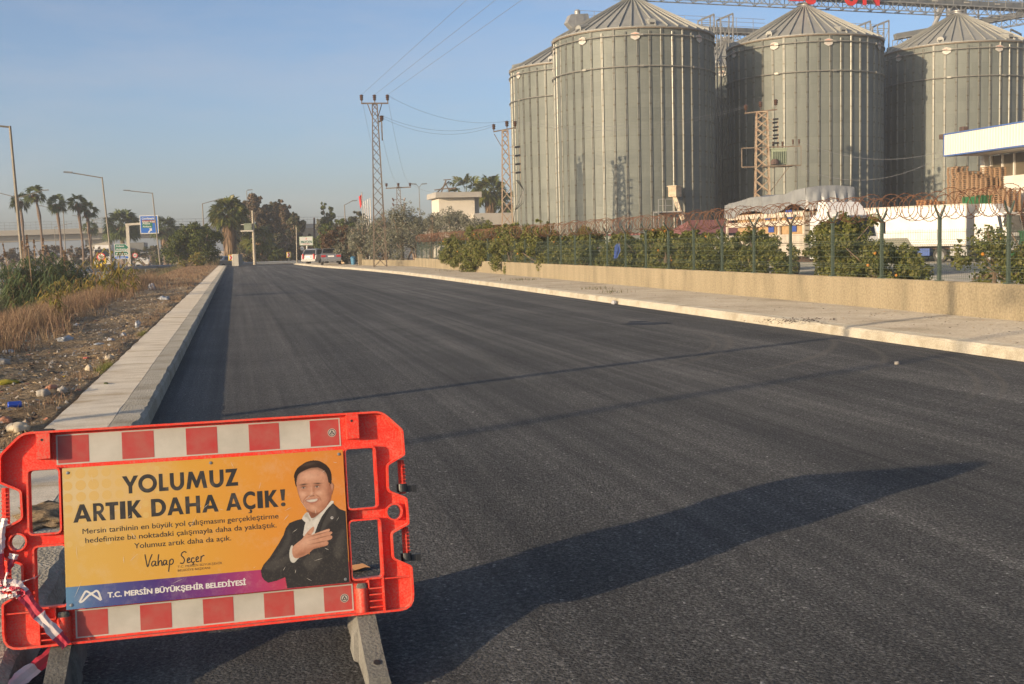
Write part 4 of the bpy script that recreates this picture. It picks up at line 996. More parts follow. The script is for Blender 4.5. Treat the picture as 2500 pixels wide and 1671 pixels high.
def blob(x, y, rx, ry, col, op, clip, rot=0.0):
    c_, s_ = math.cos(rot), math.sin(rot); dx, dy = XX - x, YY - y; u = (dx * c_ + dy * s_) / rx; v = (-dx * s_ + dy * c_) / ry
    m_ = (np.exp(-(u * u + v * v)) * op * clip)[..., None]; ink_rgb[...] = ink_rgb * (1 - m_) + np.array(col) * m_
SK, SKL, SKD, SKX = (.43, .22, .14), (.55, .33, .23), (.26, .105, .06), (.09, .035, .022)
JK, JKL = (.028, .026, .026), (.062, .057, .052)
lay([(.884, .262), (.905, .287), (.925, .275), (.974, .296), (1.002, .323), (1.011, .312), (.966, .268), (.936, .205), (.905, .19), (.885, .2), (.893, .235)], (.5, .475, .43), n=3)
jm = lay([(1.059, .277), (1.033, .289), (1.009, .314), (.985, .293), (.962, .265), (.945, .235), (.93, .2), (.905, .12), (.885, .2), (.893, .235), (.898, .247), (.884, .262), (.86, .258), (.835, .25), (.82, .232), (.811, .207), (.79, .175), (.755, .128), (.728, .1), (.717, .08), (.72, .055), (.728, .042), (.742, .031), (.775, .036), (.809, .046), (.812, .02), (.815, .0), (1.059, .0)], JK, sm=False)
for p in ([(.83, .235), (.822, .2), (.8, .16), (.765, .115), (.8, .13), (.828, .165), (.838, .2)], [(.73, .085), (.75, .11), (.79, .12), (.84, .13), (.82, .1), (.77, .075)], [(.88, .1), (.93, .13), (.96, .11), (.91, .06)], [(1.0, .12), (1.03, .2), (1.05, .2), (1.03, .1)]): lay(p, JKL, .004, .7, jm, False)
lay([(1.009, .312), (.985, .285), (.962, .24), (.94, .19), (.93, .14), (.96, .2), (.985, .235), (1.005, .25), (1.02, .268)], (.055, .05, .047), .0025, .9, jm, False)
lay([(1.011, .31), (.984, .283), (.96, .24), (.94, .19), (.945, .19), (.964, .238), (.988, .28)], (.012, .011, .011), .0013, .8, jm, False)
lay([(1.0, .392), (1.01, .394), (1.016, .383), (1.013, .365), (1.005, .345), (.997, .348)], SKD); blob(1.009, .38, .004, .012, SKL, .6, (XX > .99).astype(float))
nm = lay([(.905, .3), (.912, .282), (.922, .262), (.94, .268), (.975, .294), (1.0, .325), (.998, .35), (.95, .31)], SKD); blob(.93, .275, .02, .015, SKX, .5, nm)
hm = lay([(.869, .388), (.864, .415), (.864, .437), (.876, .458), (.894, .471), (.911, .48), (.928, .484), (.944, .485), (.962, .482), (.976, .475), (.991, .464), (1.001, .451), (1.007, .436), (1.009, .421), (1.008, .4), (1.005, .388), (.99, .4), (.93, .42), (.88, .4)], (.03, .019, .014)); blob(.92, .472, .03, .006, (.09, .06, .045), .6, hm, .1)
fm = lay([(.871, .39), (.8715, .412), (.879, .434), (.898, .446), (.928, .456), (.95, .457), (.964, .454), (.982, .442), (.991, .426), (.9955, .4), (.998, .385), (1.001, .365), (.998, .345), (.99, .32), (.974, .298), (.955, .285), (.94, .281), (.922, .286), (.903, .302), (.886, .329), (.877, .357)], SK, n=5)
lay([(.868, .4), (.87, .43), (.885, .447), (.93, .462), (.97, .457), (.99, .44), (.999, .4), (.99, .42), (.975, .44), (.945, .45), (.91, .446), (.888, .437), (.878, .42)], (.1, .06, .04), .003, .55, fm, False)
blob(.998, .355, .014, .06, SKD, .85, fm); blob(.972, .305, .022, .014, SKD, .7, fm, .5); blob(.925, .283, .025, .007, SKD, .6, fm); blob(.876, .36, .006, .03, SKD, .5, fm)
blob(.922, .425, .036, .016, SKL, .75, fm); blob(.893, .357, .012, .01, SKL, .85, fm); blob(.957, .358, .013, .01, SKL, .7, fm); blob(.932, .3, .012, .007, SKL, .6, fm)
for ex in (.897, .95):
    blob(ex, .386, .017, .009, SKD, .8, fm); blob(ex, .3715, .012, .004, SKD, .45, fm)
    lay([(ex - .0085, .3812), (ex, .3842), (ex + .0085, .3815), (ex, .3792)], (.46, .39, .34), .0006, 1, fm, False); blob(ex, .382, .0042, .0036, (.012, .008, .007), 1, fm); blob(ex, .3852, .011, .0014, (.03, .015, .012), .85, fm)
for ea, eb, r_ in ((.884, .912, .12), (.938, .968, -.12)): blob((ea + eb) / 2, .3945, .0145, .0028, (.025, .016, .012), .95, fm, r_ * .5)
blob(.937, .37, .004, .016, SKD, .65, fm, -.15); blob(.927, .3475, .012, .0028, SKX, .55, fm); blob(.919, .349, .002, .002, SKX, .7, fm); blob(.934, .349, .0025, .002, SKX, .7, fm); blob(.927, .358, .0045, .006, SKL, .8, fm); blob(.927, .375, .003, .012, SKL, .5, fm)
for pp in (((.911, .35), (.899, .339), (.893, .326)), ((.945, .351), (.957, .341), (.963, .328))):
    for (xa, ya), (xb, yb) in zip(pp, pp[1:]): blob((xa + xb) / 2, (ya + yb) / 2, .009, .0024, SKD, .8, fm, math.atan2(yb - ya, xb - xa))
lay([(.9, .3335), (.914, .3355), (.928, .3365), (.943, .3365), (.956, .3355), (.949, .3245), (.937, .319), (.921, .319), (.909, .3245)], (.26, .085, .06), .0012, .9, fm, False)
lay([(.905, .3325), (.918, .3335), (.932, .3345), (.95, .3345), (.944, .3275), (.933, .3245), (.92, .3245), (.911, .3275)], (.5, .46, .4), .0008, 1, fm, False); blob(.93, .3155, .016, .002, SKD, .5, fm)
sm_ = lay([(.905, .285), (.912, .27), (.918, .255), (.914, .25), (.906, .264), (.895, .272)], (.3, .28, .24), .0015, .8, (ink_rgb[..., 0] > .45).astype(float), False); lay([(.974, .294), (.95, .272), (.925, .252), (.928, .262), (.95, .282)], (.3, .28, .24), .0015, .8, (ink_rgb[..., 0] > .45).astype(float), False)
lay([(.841, .166), (.832, .15), (.829, .132), (.83, .112), (.836, .1), (.846, .098), (.858, .108), (.867, .118), (.852, .128), (.846, .146)], (.48, .46, .41))
hm = lay([(.843, .157), (.858, .17), (.879, .184), (.89, .196), (.9, .208), (.914, .221), (.926, .229), (.931, .224), (.927, .211), (.918, .198), (.935, .203), (.962, .21), (.985, .2155), (.992, .212), (.988, .205), (.997, .204), (1.0, .198), (.991, .191), (.998, .187), (.999, .18), (.992, .174), (.978, .17), (.983, .164), (.981, .156), (.972, .151), (.945, .147), (.922, .142), (.91, .133), (.898, .125), (.872, .116), (.853, .113), (.843, .122), (.84, .14)], SK, n=3)
blob(.895, .172, .035, .016, SKL, .7, hm, .3); blob(.875, .128, .035, .012, SKD, .8, hm, .25); blob(.94, .148, .04, .006, SKD, .7, hm, .15); blob(.97, .207, .025, .004, SKL, .6, hm, .2)
for (xa, ya), (xb, yb) in (((.915, .192), (.987, .206)), ((.92, .179), (.991, .191)), ((.918, .163), (.978, .171)), ((.899, .205), (.916, .197))): blob((xa + xb) / 2, (ya + yb) / 2, (xb - xa) * .55, .0018, SKX, .7, hm, math.atan2(yb - ya, xb - xa))
blob(1.002, .2575, .0055, .0055, (.7, .68, .66), 1, (((XX - 1.002) ** 2 + (YY - .2575) ** 2) < .0062 ** 2).astype(float)); blob(1.0025, .258, .003, .003, (.03, .02, .02), 1, jm)
rng_m = np.random.default_rng(5); nz = blur(rng_m.random(XX.shape), .002) - .5
dirt = np.clip((blur(rng_m.random(XX.shape), .00125) - .53) * 14, 0, 1) * np.clip((.3 - YY) * 6, 0, 1) * .25; ink_rgb = ink_rgb * (1 - dirt[..., None] * .5) + np.array((.2, .18, .14)) * (dirt * .5)[..., None] * (ink_rgb.mean(2) < .2)[..., None] + ink_rgb * (dirt * .5)[..., None] * (ink_rgb.mean(2) >= .2)[..., None]
ink_rgb *= (1 + nz * .9)[..., None]
jj, ii = np.nonzero((ink_a[:-1, :-1] + ink_a[1:, :-1] + ink_a[:-1, 1:] + ink_a[1:, 1:]) > 1.9); nxg = len(gx); used = -np.ones(XX.size, int)
quads = np.stack([jj * nxg + ii, jj * nxg + ii + 1, (jj + 1) * nxg + ii + 1, (jj + 1) * nxg + ii], 1); ids = np.unique(quads); used[ids] = np.arange(len(ids))
PSn = np.array(PS); pts = np.column_stack([XX.ravel()[ids], YY.ravel()[ids], np.full(len(ids), .0009), np.ones(len(ids))]) @ PSn.T
me = bpy.data.meshes.new('printed_man'); me.from_pydata([tuple(p[:3]) for p in pts], [], [tuple(q) for q in used[quads].tolist()])
ca = me.color_attributes.new('ink', 'FLOAT_COLOR', 'POINT'); ca.data.foreach_set('color', np.column_stack([np.clip(ink_rgb.reshape(-1, 3)[ids], 0, 1), np.ones(len(ids))]).astype(np.float32).ravel())
m_ink, t_ink, b_ink = new_mat('portrait print'); at_ = t_ink.nodes.new('ShaderNodeAttribute'); at_.attribute_name = 'ink'; t_ink.links.new(at_.outputs['Color'], b_ink.inputs['Base Color']); b_ink.inputs['Roughness'].default_value = .5; b_ink.inputs['Specular IOR Level'].default_value = .25
me.materials.append(m_ink); link('printed_man', me, poster)
# scratches on the print
rs = random.Random(12); b = MB()
for _ in range(34):
    x, y = rs.uniform(.02, 1.03), rs.uniform(.02, .5); a = rs.uniform(-.6, 2.2); L_ = rs.uniform(.006, .04) * rs.choice([1, 1, 1.8]); w = rs.uniform(.0005, .0011); c_, s_ = math.cos(a), math.sin(a)
    b.add([PS @ Vector(q) for q in ((x, y, .0085), (x + c_ * L_ * .5 + s_ * w, y + s_ * L_ * .5 - c_ * w, .0085), (x + c_ * L_, y + s_ * L_, .0085), (x + c_ * L_ * .5 - s_ * w, y + s_ * L_ * .5 + c_ * w, .0085))], [(0, 1, 2, 3)])
b.build('scratch_marks', mat('scratched board', (.5, .46, .4), .6), poster)
for px_, pz in ((.019, .502), (.545, .503), (1.043, .503), (.018, .016), (1.042, .016)):
    b = MB(); c0 = PS @ Vector((px_, pz, .0004)); nrm = (PS.to_3x3() @ Vector((0, 0, 1))).normalized(); e1 = (PS.to_3x3() @ Vector((1, 0, 0))).normalized(); e2 = nrm.cross(e1); vs = []
    for r_, h in ((.0062, 0), (.0055, .002), (.002, .0026)): vs += [c0 + e1 * (r_ * math.cos(a)) + e2 * (r_ * math.sin(a)) + nrm * h for a in [2 * math.pi * i / 10 for i in range(10)]]
    b.add(vs, [(i + 10 * k, (i + 1) % 10 + 10 * k, (i + 1) % 10 + 10 * k + 10, i + 10 * k + 10) for k in range(2) for i in range(10)] + [tuple(range(20, 30))]); b.build('screw', M_SCREW, poster)
# ---------------------------------------------------------------- barrier tape knotted round the left end
M_TW, M_TR = mat('tape white', (.62, .5, .48), .35, col2=(.7, .62, .6), scale=18), mat('tape red', (.5, .035, .06), .35, col2=(.42, .05, .08), scale=18)
def ribbon(b, pts, w, period=.11, twist=0.0, off=0.0, crease=.012, seed=0):
    r = random.Random(seed); fine = []; k = len(pts)
    for i in range(k - 1):
        p0, p1, p2, p3 = (Vector(pts[max(0, min(k - 1, i + j))]) for j in (-1, 0, 1, 2))
        for s in range(10):
            u = s / 10; fine.append(.5 * ((2 * p1) + (p2 - p0) * u + (2 * p0 - 5 * p1 + 4 * p2 - p3) * u * u + (3 * p1 - p0 - 3 * p2 + p3) * u ** 3))
    fine.append(Vector(pts[-1])); s_ = off; rows = []
    for i, p in enumerate(fine):
        d = (fine[min(i + 1, len(fine) - 1)] - fine[max(0, i - 1)]).normalized(); a = d.cross(Vector((0, -1, .25))).normalized(); n_ = a.cross(d); a = a * math.cos(twist * i) + n_ * math.sin(twist * i); n_ = a.cross(d)
        ww = w * (1 + r.uniform(-.18, .18)); o = len(b.v)
        b.v += [tuple(p - a * ww + n_ * r.uniform(-crease, crease) * .5), tuple(p - a * ww * .3 + n_ * (crease * .6 + r.uniform(-.2, .2) * crease)), tuple(p + a * ww * .35 - n_ * crease * .5), tuple(p + a * ww + n_ * r.uniform(-crease, crease) * .4)]
        if i:
            s_ += (p - fine[i - 1]).length; mi = int(s_ / period) % 2
            for q in range(3): b.f.append((o - 4 + q, o - 3 + q, o + 1 + q, o + q)); b.mi.append(mi)
tp = thing('barrier_tape', 'crumpled red and white barrier tape knotted round the left barrier end', 'tape')
def WB(x, y, z_): return bar.matrix_basis @ BP(x, y, z_)
bar.matrix_basis = Matrix.Translation(bar.location) @ Matrix.Rotation(.004, 4, 'Z')
b = MB(); ribbon(b, [WB(-.735, -.05, .476), WB(-.748, -.056, .4), WB(-.745, -.056, .3), WB(-.738, -.056, .23)], .017, .13, .05, .0, .006, 1)
ribbon(b, [WB(-.70, -.06, .345), WB(-.715, -.066, .3), WB(-.738, -.064, .24), WB(-.742, -.06, .21)], .015, .05, .12, .03, .008, 2); b.build('hanging_ends', [M_TW, M_TR], tp)
b = MB(); ribbon(b, [WB(-.74, -.06, .235), WB(-.69, -.07, .225), WB(-.62, -.068, .12), WB(-.53, -.056, .0)], .021, .095, .015, .0, .008, 3); b.build('diagonal_band', [M_TW, M_TR], tp)
b = MB(); ribbon(b, [WB(-.76, -.062, .255), WB(-.7, -.06, .24), WB(-.636, -.045, .252), WB(-.632, .01, .252)], .008, .06, .1, .03, .004, 4)
ribbon(b, [WB(-.755, -.06, .2), WB(-.7, -.075, .195), WB(-.675, -.075, .21), WB(-.7, -.07, .228), WB(-.76, -.06, .225)], .014, .07, .2, 0, .012, 5); b.build('knot', [M_TW, M_TR], tp)
t2 = thing('barrier_tape', 'loose end of barrier tape trailing to the ground behind the left foot', 'tape')
b = MB(); ribbon(b, [Vector((-1.02, 4.0, .012)), Vector((-.92, 4.1, .05)), Vector((-.8, 4.28, .1)), Vector((-.66, 4.42, .17))], .028, .16, .02, .05, .01, 6); b.build('trailing_end', [M_TW, M_TR], t2)
# ================================================================== TRUCKS
M_WHITE = mat('white truck paint', (.72, .7, .66), .4, col2=(.6, .57, .52), scale=1.5, detail=8, lo=.4, hi=.75)
M_CREAM = mat('dusty cream boards', (.62, .55, .45), .7, col2=(.5, .42, .32), scale=2.5, detail=8)
M_GLASS = mat('dark window glass', (.015, .018, .022), .12, spec=.35)
M_TYRE = mat('tyre rubber', (.03, .028, .026), .85, col2=(.07, .06, .05), scale=9)
M_RIM = mat('wheel rim', (.35, .34, .32), .5, .5)
M_TARP = mat('grey tarpaulin', (.2, .205, .205), .42, col2=(.27, .275, .27), scale=1.6, bump=.6, bscale=3, bdist=.06)
M_CHASSIS = mat('chassis', (.06, .045, .04), .8, col2=(.12, .07, .05), scale=3)
M_WOODLOAD = mat('wooden load', (.45, .3, .15), .8, col2=(.34, .21, .1), scale=6)
M_REDL = mat('tail light red', (.4, .02, .02), .3)
def wheel(parent, c, r, w, axis_x=True, tw=None):
    b = MB(); n = 20; prof = [(r * .62, -w / 2), (r * .94, -w / 2), (r, -w * .35), (r, w * .35), (r * .94, w / 2), (r * .62, w / 2)]
    vs = []
    for rr, s in prof:
        for j in range(n):
            t = 2 * math.pi * j / n; vs.append((c[0] + s, c[1] + rr * math.cos(t), c[2] + rr * math.sin(t)) if axis_x else (c[0] + rr * math.cos(t), c[1] + s, c[2] + rr * math.sin(t)))
    k = len(prof); b.add(vs, [(i * n + j, i * n + (j + 1) % n, ((i + 1) % k) * n + (j + 1) % n, ((i + 1) % k) * n + j) for i in range(k) for j in range(n)])
    o = b.build('wheel', M_TYRE, parent, smooth=True, angle=40)
    b = MB()
    for s in (-1, 1):
        vs = []
        for rr, q in ((r * .62, w * .42), (r * .5, w * .3), (r * .2, w * .2), (r * .16, w * .34)):
            for j in range(n):
                t = 2 * math.pi * j / n; vs.append((c[0] + s * q, c[1] + rr * math.cos(t), c[2] + rr * math.sin(t)) if axis_x else (c[0] + rr * math.cos(t), c[1] + s * q, c[2] + rr * math.sin(t)))
        b.add(vs, [(i * n + j, i * n + (j + 1) % n, (i + 1) * n + (j + 1) % n, (i + 1) * n + j) for i in range(3) for j in range(n)] + [tuple(range(3 * n, 4 * n))])
    b.build('rim', M_RIM, o)
def cab(t, y0, w, ln, z0, z1, paint, deflector=True, mirrors=True):
    """truck cab in front of y0 (front towards -y)"""
    hw = w / 2
    prof = [(y0, z0), (y0 - ln * .98, z0), (y0 - ln, z0 + .5), (y0 - ln, z0 + .95), (y0 - ln * .87, z1 - .12), (y0 - ln * .8, z1), (y0 - .05, z1 + .04), (y0, z1 - .05)]
    b = MB(); M4 = Matrix.Translation((-hw, 0, 0)) @ Matrix(((0, 1, 0, 0), (1, 0, 0, 0), (0, 0, 1, 0), (0, 0, 0, 1)))
    inset = [.0, .0, .0, .02, .1, .12, .08, .0]
    n = len(prof); vs = [(-hw + i, y, z) for (y, z), i in zip(prof, inset)] + [(hw - i, y, z) for (y, z), i in zip(prof, inset)]
    b.add(vs, [tuple(range(n)), tuple(range(2 * n - 1, n - 1, -1))] + [(i, i + n, (i + 1) % n + n, (i + 1) % n) for i in range(n)])
    body = b.build('cab', paint, t)
    zb, zt = z0 + 1.0, z1 - .16; yb, yt = y0 - ln * .985, y0 - ln * .875
    b = MB(); e = .03; b.add([(-hw + .12, yb - e, zb), (hw - .12, yb - e, zb), (hw - .2, yt - e, zt), (-hw + .2, yt - e, zt)], [(0, 1, 2, 3)]); b.build('windscreen', M_GLASS, body)
    for s in (-1, 1):
        b = MB(); x0, x1 = s * (hw + .002), s * (hw - .085); b.add([(x0, y0 - ln * .9, zb), (x0, y0 - ln * .42, zb), (x1, y0 - ln * .42, zt - .02), (x1, y0 - ln * .79, zt - .02)], [(0, 1, 2, 3)]); b.build('side_window', M_GLASS, body)
        b = MB(); b.box((s * (hw - .35), y0 - ln - .005, z0 + .3), (.4, .03, .2)); b.build('headlight', mat('headlight glass', (.6, .6, .58), .15) if 'headlight glass' not in MATS else MATS['headlight glass'], body)
        if mirrors:
            b = MB(); b.bar((s * hw, y0 - ln * .95, z1 - .25), (s * (hw + .22), y0 - ln * 1.0, z1 - .3), .05); b.box((s * (hw + .24), y0 - ln * 1.0, z1 - .62), (.2, .1, .55)); b.build('mirror', M_BLACKP, body)
    b = MB(); b.box((0, y0 - ln - .02, z0 + .62), (w * .7, .04, .3)); b.build('grille', M_BLACKP, body)
    b = MB(); b.box((0, y0 - ln * .9 - .12, z1 + .0), (w * .86, .42, .05)); b.build('sun_visor', paint, body)
    b = MB(); b.box((0, y0 - ln + .05, z0 + .02), (w, .25, .34)); b.build('bumper', paint, body)
    if deflector:
        b = MB(); ya, yc = y0 - ln * .72, y0 - .15; h = .62; hw2 = hw * .8
        pr = [(ya, z1), (ya + .15, z1 + .25), (ya + .55, z1 + h), (yc, z1 + h + .03), (yc, z1)]; n = len(pr); ins = [0, .02, .12, .12, 0]
        vs = [(-hw2 + i, y, z) for (y, z), i in zip(pr, ins)] + [(hw2 - i, y, z) for (y, z), i in zip(pr, ins)]
        b.add(vs, [tuple(range(n)), tuple(range(2 * n - 1, n - 1, -1))] + [(i, i + n, (i + 1) % n + n, (i + 1) % n) for i in range(n)]); b.build('roof_deflector', paint, body)
    return body
# slatted truck with tarpaulin (front towards the camera)
T1 = thing('cargo_truck', 'white slat sided truck with grey tarpaulin over its load', 'truck', (27.3, 49.1, -.5), rad(1.2))
HW = 1.22; L1 = 8.3
b = MB()
for s in (-1, 1): b.box((s * .42, L1 / 2 - .3, .95), (.16, L1 + 1.2, .26))
for y in (.4, 2.5, 5, 7): b.box((0, y, 1.05), (2.3, .12, .12))
b.build('chassis', M_CHASSIS, T1)
LR = L1
b = MB(); b.box((0, L1 / 2, 1.18), (2 * HW, L1, .12)); b.build('load_floor', M_CREAM, T1)
for s in (-1, 1):
    b = MB(); x = s * HW
    for z0, z1 in ((1.24, 1.72), (1.74, 2.18), (2.6, 2.86), (3.0, 3.24)): b.box((x, L1 / 2, (z0 + z1) / 2), (.05, L1, z1 - z0 - .012))
    for y in (.03, 2.45, 4.9, L1 - .03): b.box((x + s * .012, y, 2.24), (.09, .12, 2.06))
    for y in (1.2, 3.6, 6.1): b.box((x + s * .012, y, 1.7), (.07, .07, .95))
    b.build('slatted_side', M_CREAM, T1)
b = MB()
for i in range(9): b.box((0, -.02, 1.35 + i * .22), (2 * HW, .05, .17))
for x in (-.8, 0, .8): b.box((x, -.06, 2.3), (.07, .05, 2.0))
b.build('front_board', mat('grey front board', (.42, .38, .31), .7), T1)
b = MB()
for x in (-HW + .2, -HW + .62): b.bar((x, -.12, 1.0), (x, -.12, 3.2), .04)
for i in range(8): b.bar((-HW + .2, -.12, 1.1 + i * .28), (-HW + .62, -.12, 1.1 + i * .28), .03)
b.build('ladder', M_STEEL, T1)
r = random.Random(3); b = MB()
for i in range(5):
    y = .8 + i * 1.45; b.box((0, y, 2.25 + r.uniform(-.1, .1)), (2.2, 1.3, 2.0))
b.build('crate_load', M_WOODLOAD, T1)
b = MB()
for z_ in (2.35, 2.98, 3.1):
    for y in (1.15, 3.4): b.box((-HW + .075, y + (z_ - 2.3) * .6, z_ + .1), (.03, .55, .3))
b.build('blue_load_cover', mat('blue plastic', (.04, .08, .3), .5), T1)
# tarpaulin: sheet pulled over hoops, creased, hanging down both sides and folded over the front
nu, nv = 56, 32; b = MB(); rr = random.Random(6)
def tarp_top(k): return 4.42 - .08 * math.sin(k * 7) - .42 * k + .12 * max(0, 1 - abs(k - .12) / .12) - .05 * abs(math.sin(math.pi * k * 3.2))
def fold(y, q): return .045 * q * (math.sin(y * 5.2 + 1) + .6 * math.sin(y * 11 + 2) + .4 * math.sin(y * 2.3))
for i in range(nu + 1):
    k = i / nu; y = -.25 + (L1 + .35) * k; tz = tarp_top(k); drop = 3.32 + .1 * math.sin(k * 12) + .16 * (k < .3) * math.sin(k / .3 * math.pi) - (.0 if k < .85 else .12)
    for j in range(nv + 1):
        v = -1 + 2 * j / nv; a = abs(v); s = 1 if v > 0 else -1
        if a < .5: x = s * HW * 1.04 * (a / .5); z_ = tz - .1 * (a / .5) ** 2 - .05 * abs(math.sin(a * 9 + y * 2.1)) * (a / .5)
        else: q = (a - .5) / .5; x = s * (HW * 1.04 + .03 + fold(y, q)); z_ = (tz - .1) * (1 - q) + drop * q
        b.v.append((x, y + .02 * rr.uniform(-1, 1), z_ + .012 * rr.uniform(-1, 1)))
for i in range(nu):
    for j in range(nv): b.f.append((i * (nv + 1) + j, i * (nv + 1) + j + 1, (i + 1) * (nv + 1) + j + 1, (i + 1) * (nv + 1) + j)); b.mi.append(0)
for y, e, k in ((-.25, -1, 0), (L1 + .1, 1, 1)):
    o = len(b.v); m_ = 30; rows = 9; tz = tarp_top(k)
    for q in range(rows + 1):
        u = q / rows
        for j in range(m_ + 1):
            v = -1 + 2 * j / m_; ztop = tz - .1 * v * v; zb_ = 3.3 + .06 * math.sin(j * 1.9); edge = 1 - abs(v) ** 8
            f_ = .09 * u * edge * (math.sin(j * 1.15 + u * 2.2) + .5 * math.sin(j * 2.7 - u))
            b.v.append((v * (HW * 1.04 + .03 * u), y + e * (.01 + (.22 * u ** .7 + f_) * edge), ztop * (1 - u) + zb_ * u))
    for q in range(rows):
        for j in range(m_): b.f.append((o + q * (m_ + 1) + j, o + q * (m_ + 1) + j + 1, o + (q + 1) * (m_ + 1) + j + 1, o + (q + 1) * (m_ + 1) + j)); b.mi.append(0)
b.build('tarpaulin', M_TARP, T1, smooth=True, angle=38)
cab(T1, -.45, 2.36, 1.95, 1.0, 2.98, M_WHITE)
for y in (-1.35, 5.2, 6.5):
    for s in (-1, 1): wheel(T1, (s * 1.02, y, .5), .5, .32)
# white tractor with box trailer (front to the right)
T2 = thing('semi_truck', 'white lorry with long plain box trailer parked facing right', 'truck', (48.6, 67.6, -.5), rad(27))
b = MB(); LT = 12.6
b.box((0, LT / 2, 2.55), (2.5, LT, 2.75)); b.build('box_body', M_WHITE, T2)
b = MB()
for z_ in (1.2, 3.9): b.box((-1.255, LT / 2, z_), (.02, LT, .1))
for y in (.04, LT - .04): b.box((-1.255, y, 2.55), (.02, .09, 2.75))
b.build('edge_trim', mat('trailer trim', (.5, .45, .38), .5), T2)
b = MB()
for s in (-1, 1): b.box((s * .45, LT / 2 + .5, 1.02), (.14, LT - 1, .22))
b.build('chassis', M_CHASSIS, T2)
b = MB(); b.add([(-1.27, 3.9, 1.15), (-1.27, 6.8, 1.15), (-1.27, 6.9, 1.75), (-1.27, 4.3, 1.75)], [(0, 1, 2, 3)]); b.box((-1.2, 5.3, .8), (.06, 2.6, .5)); b.build('side_guard', mat('side guard', (.2, .19, .15), .7), T2)
b = MB(); b.box((-1.0, 3.1, .75), (.4, .9, .5)); b.build('tool_box', mat('blue drum', (.05, .1, .3), .5), T2)
cab(T2, -.55, 2.45, 2.2, .95, 3.25, M_WHITE)
b = MB(); b.box((-1.0, .55, .78), (.5, 1.2, .6)); b.build('fuel_tank', M_RIM, T2)
for y in (-1.6, 1.9, 8.2, 9.5, 10.8):
    for s in (-1, 1): wheel(T2, (s * 1.05, y, .52), .52, .34)

# ================================================================== WAREHOUSE AND PALLETS
def corrugated(name, c1, c2, pitch):
    m, t, b = new_mat(name); N, Lk = t.nodes, t.links; tcn = N.new('ShaderNodeTexCoord'); sep = N.new('ShaderNodeSeparateXYZ'); Lk.new(tcn.outputs['Object'], sep.inputs[0])
    ad = N.new('ShaderNodeMath'); ad.operation = 'ADD'; Lk.new(sep.outputs[0], ad.inputs[0]); Lk.new(sep.outputs[1], ad.inputs[1])
    mu = N.new('ShaderNodeMath'); mu.operation = 'MULTIPLY'; mu.inputs[1].default_value = 2 * math.pi / pitch; Lk.new(ad.outputs[0], mu.inputs[0])
    sn = N.new('ShaderNodeMath'); sn.operation = 'SINE'; Lk.new(mu.outputs[0], sn.inputs[0])
    bp = N.new('ShaderNodeBump'); bp.inputs['Strength'].default_value = .5; bp.inputs['Distance'].default_value = .03; Lk.new(sn.outputs[0], bp.inputs['Height']); Lk.new(bp.outputs[0], b.inputs['Normal'])
    n1 = N.new('ShaderNodeTexNoise'); n1.inputs['Scale'].default_value = 1.1; n1.inputs['Detail'].default_value = 6; Lk.new(tcn.outputs['Object'], n1.inputs['Vector'])
    rp = N.new('ShaderNodeValToRGB'); rp.color_ramp.elements[0].color = (*c1, 1); rp.color_ramp.elements[1].color = (*c2, 1); Lk.new(n1.outputs['Fac'], rp.inputs['Fac']); Lk.new(rp.outputs['Color'], b.inputs['Base Color']); b.inputs['Roughness'].default_value = .5; return m
M_FASCIA = corrugated('white ribbed cladding', (.66, .6, .5), (.74, .69, .6), .3)
M_BLUE = mat('blue trim', (.06, .13, .34), .5)
M_WWALL = mat('white rendered wall', (.7, .66, .6), .8, col2=(.62, .58, .5), scale=.8)
M_WGLASS = mat('brown factory glazing', (.09, .075, .05), .3, col2=(.15, .12, .08), scale=.5)
W = thing('warehouse', 'white warehouse with blue edged overhanging ribbed fascia', 'warehouse', (51.0, 74.7, -.5))
# local: x to the right (away from the yard), -y towards the camera
b = MB(); b.box((.35, -19, 8.42), (.7, 38, 1.52)); b.build('fascia', M_FASCIA, W)
b = MB()
for z_ in (7.66, 9.22): b.box((.345, -19, z_), (.78, 38.06, .1))
b.box((.345, .02, 8.44), (.78, .08, 1.5)); b.build('blue_edging', M_BLUE, W)
b = MB(); b.box((2.2, -19, 7.68), (3.1, 38, .06)); b.build('soffit', M_WWALL, W)
b = MB(); b.box((3.4, -18.6, 3.0), (.3, 37.4, 6.0)); b.box((3.35, -.1, 6.8), (.4, .45, 1.65)); b.build('wall', M_WWALL, W)
b = MB(); b.box((12, -19, 9.0), (20, 37, .12)); b.box((22, -19, 4), (.2, 37, 10)); b.build('roof', M_STEEL, W)
for i in range(18):
    y = -.95 - i * 1.28
    b = MB(); b.box((3.42, y - .55, 6.8), (.06, 1.12, 1.55)); w_ = b.build('window', M_WGLASS, W)
    b = MB(); b.box((3.33, y + .06, 6.8), (.16, .1, 1.6)); b.build('mullion', M_WWALL, w_)
for x, y, z_ in ((1.2, -.6, 9.55), (.2, .4, 9.1)):
    b = MB(); b.box((x, y, z_), (.4, .5, .34)); b.bar((x, y, z_ - .1), (x + .1, y - .1, 8.9), .06); b.build('floodlight', M_CHASSIS, W)
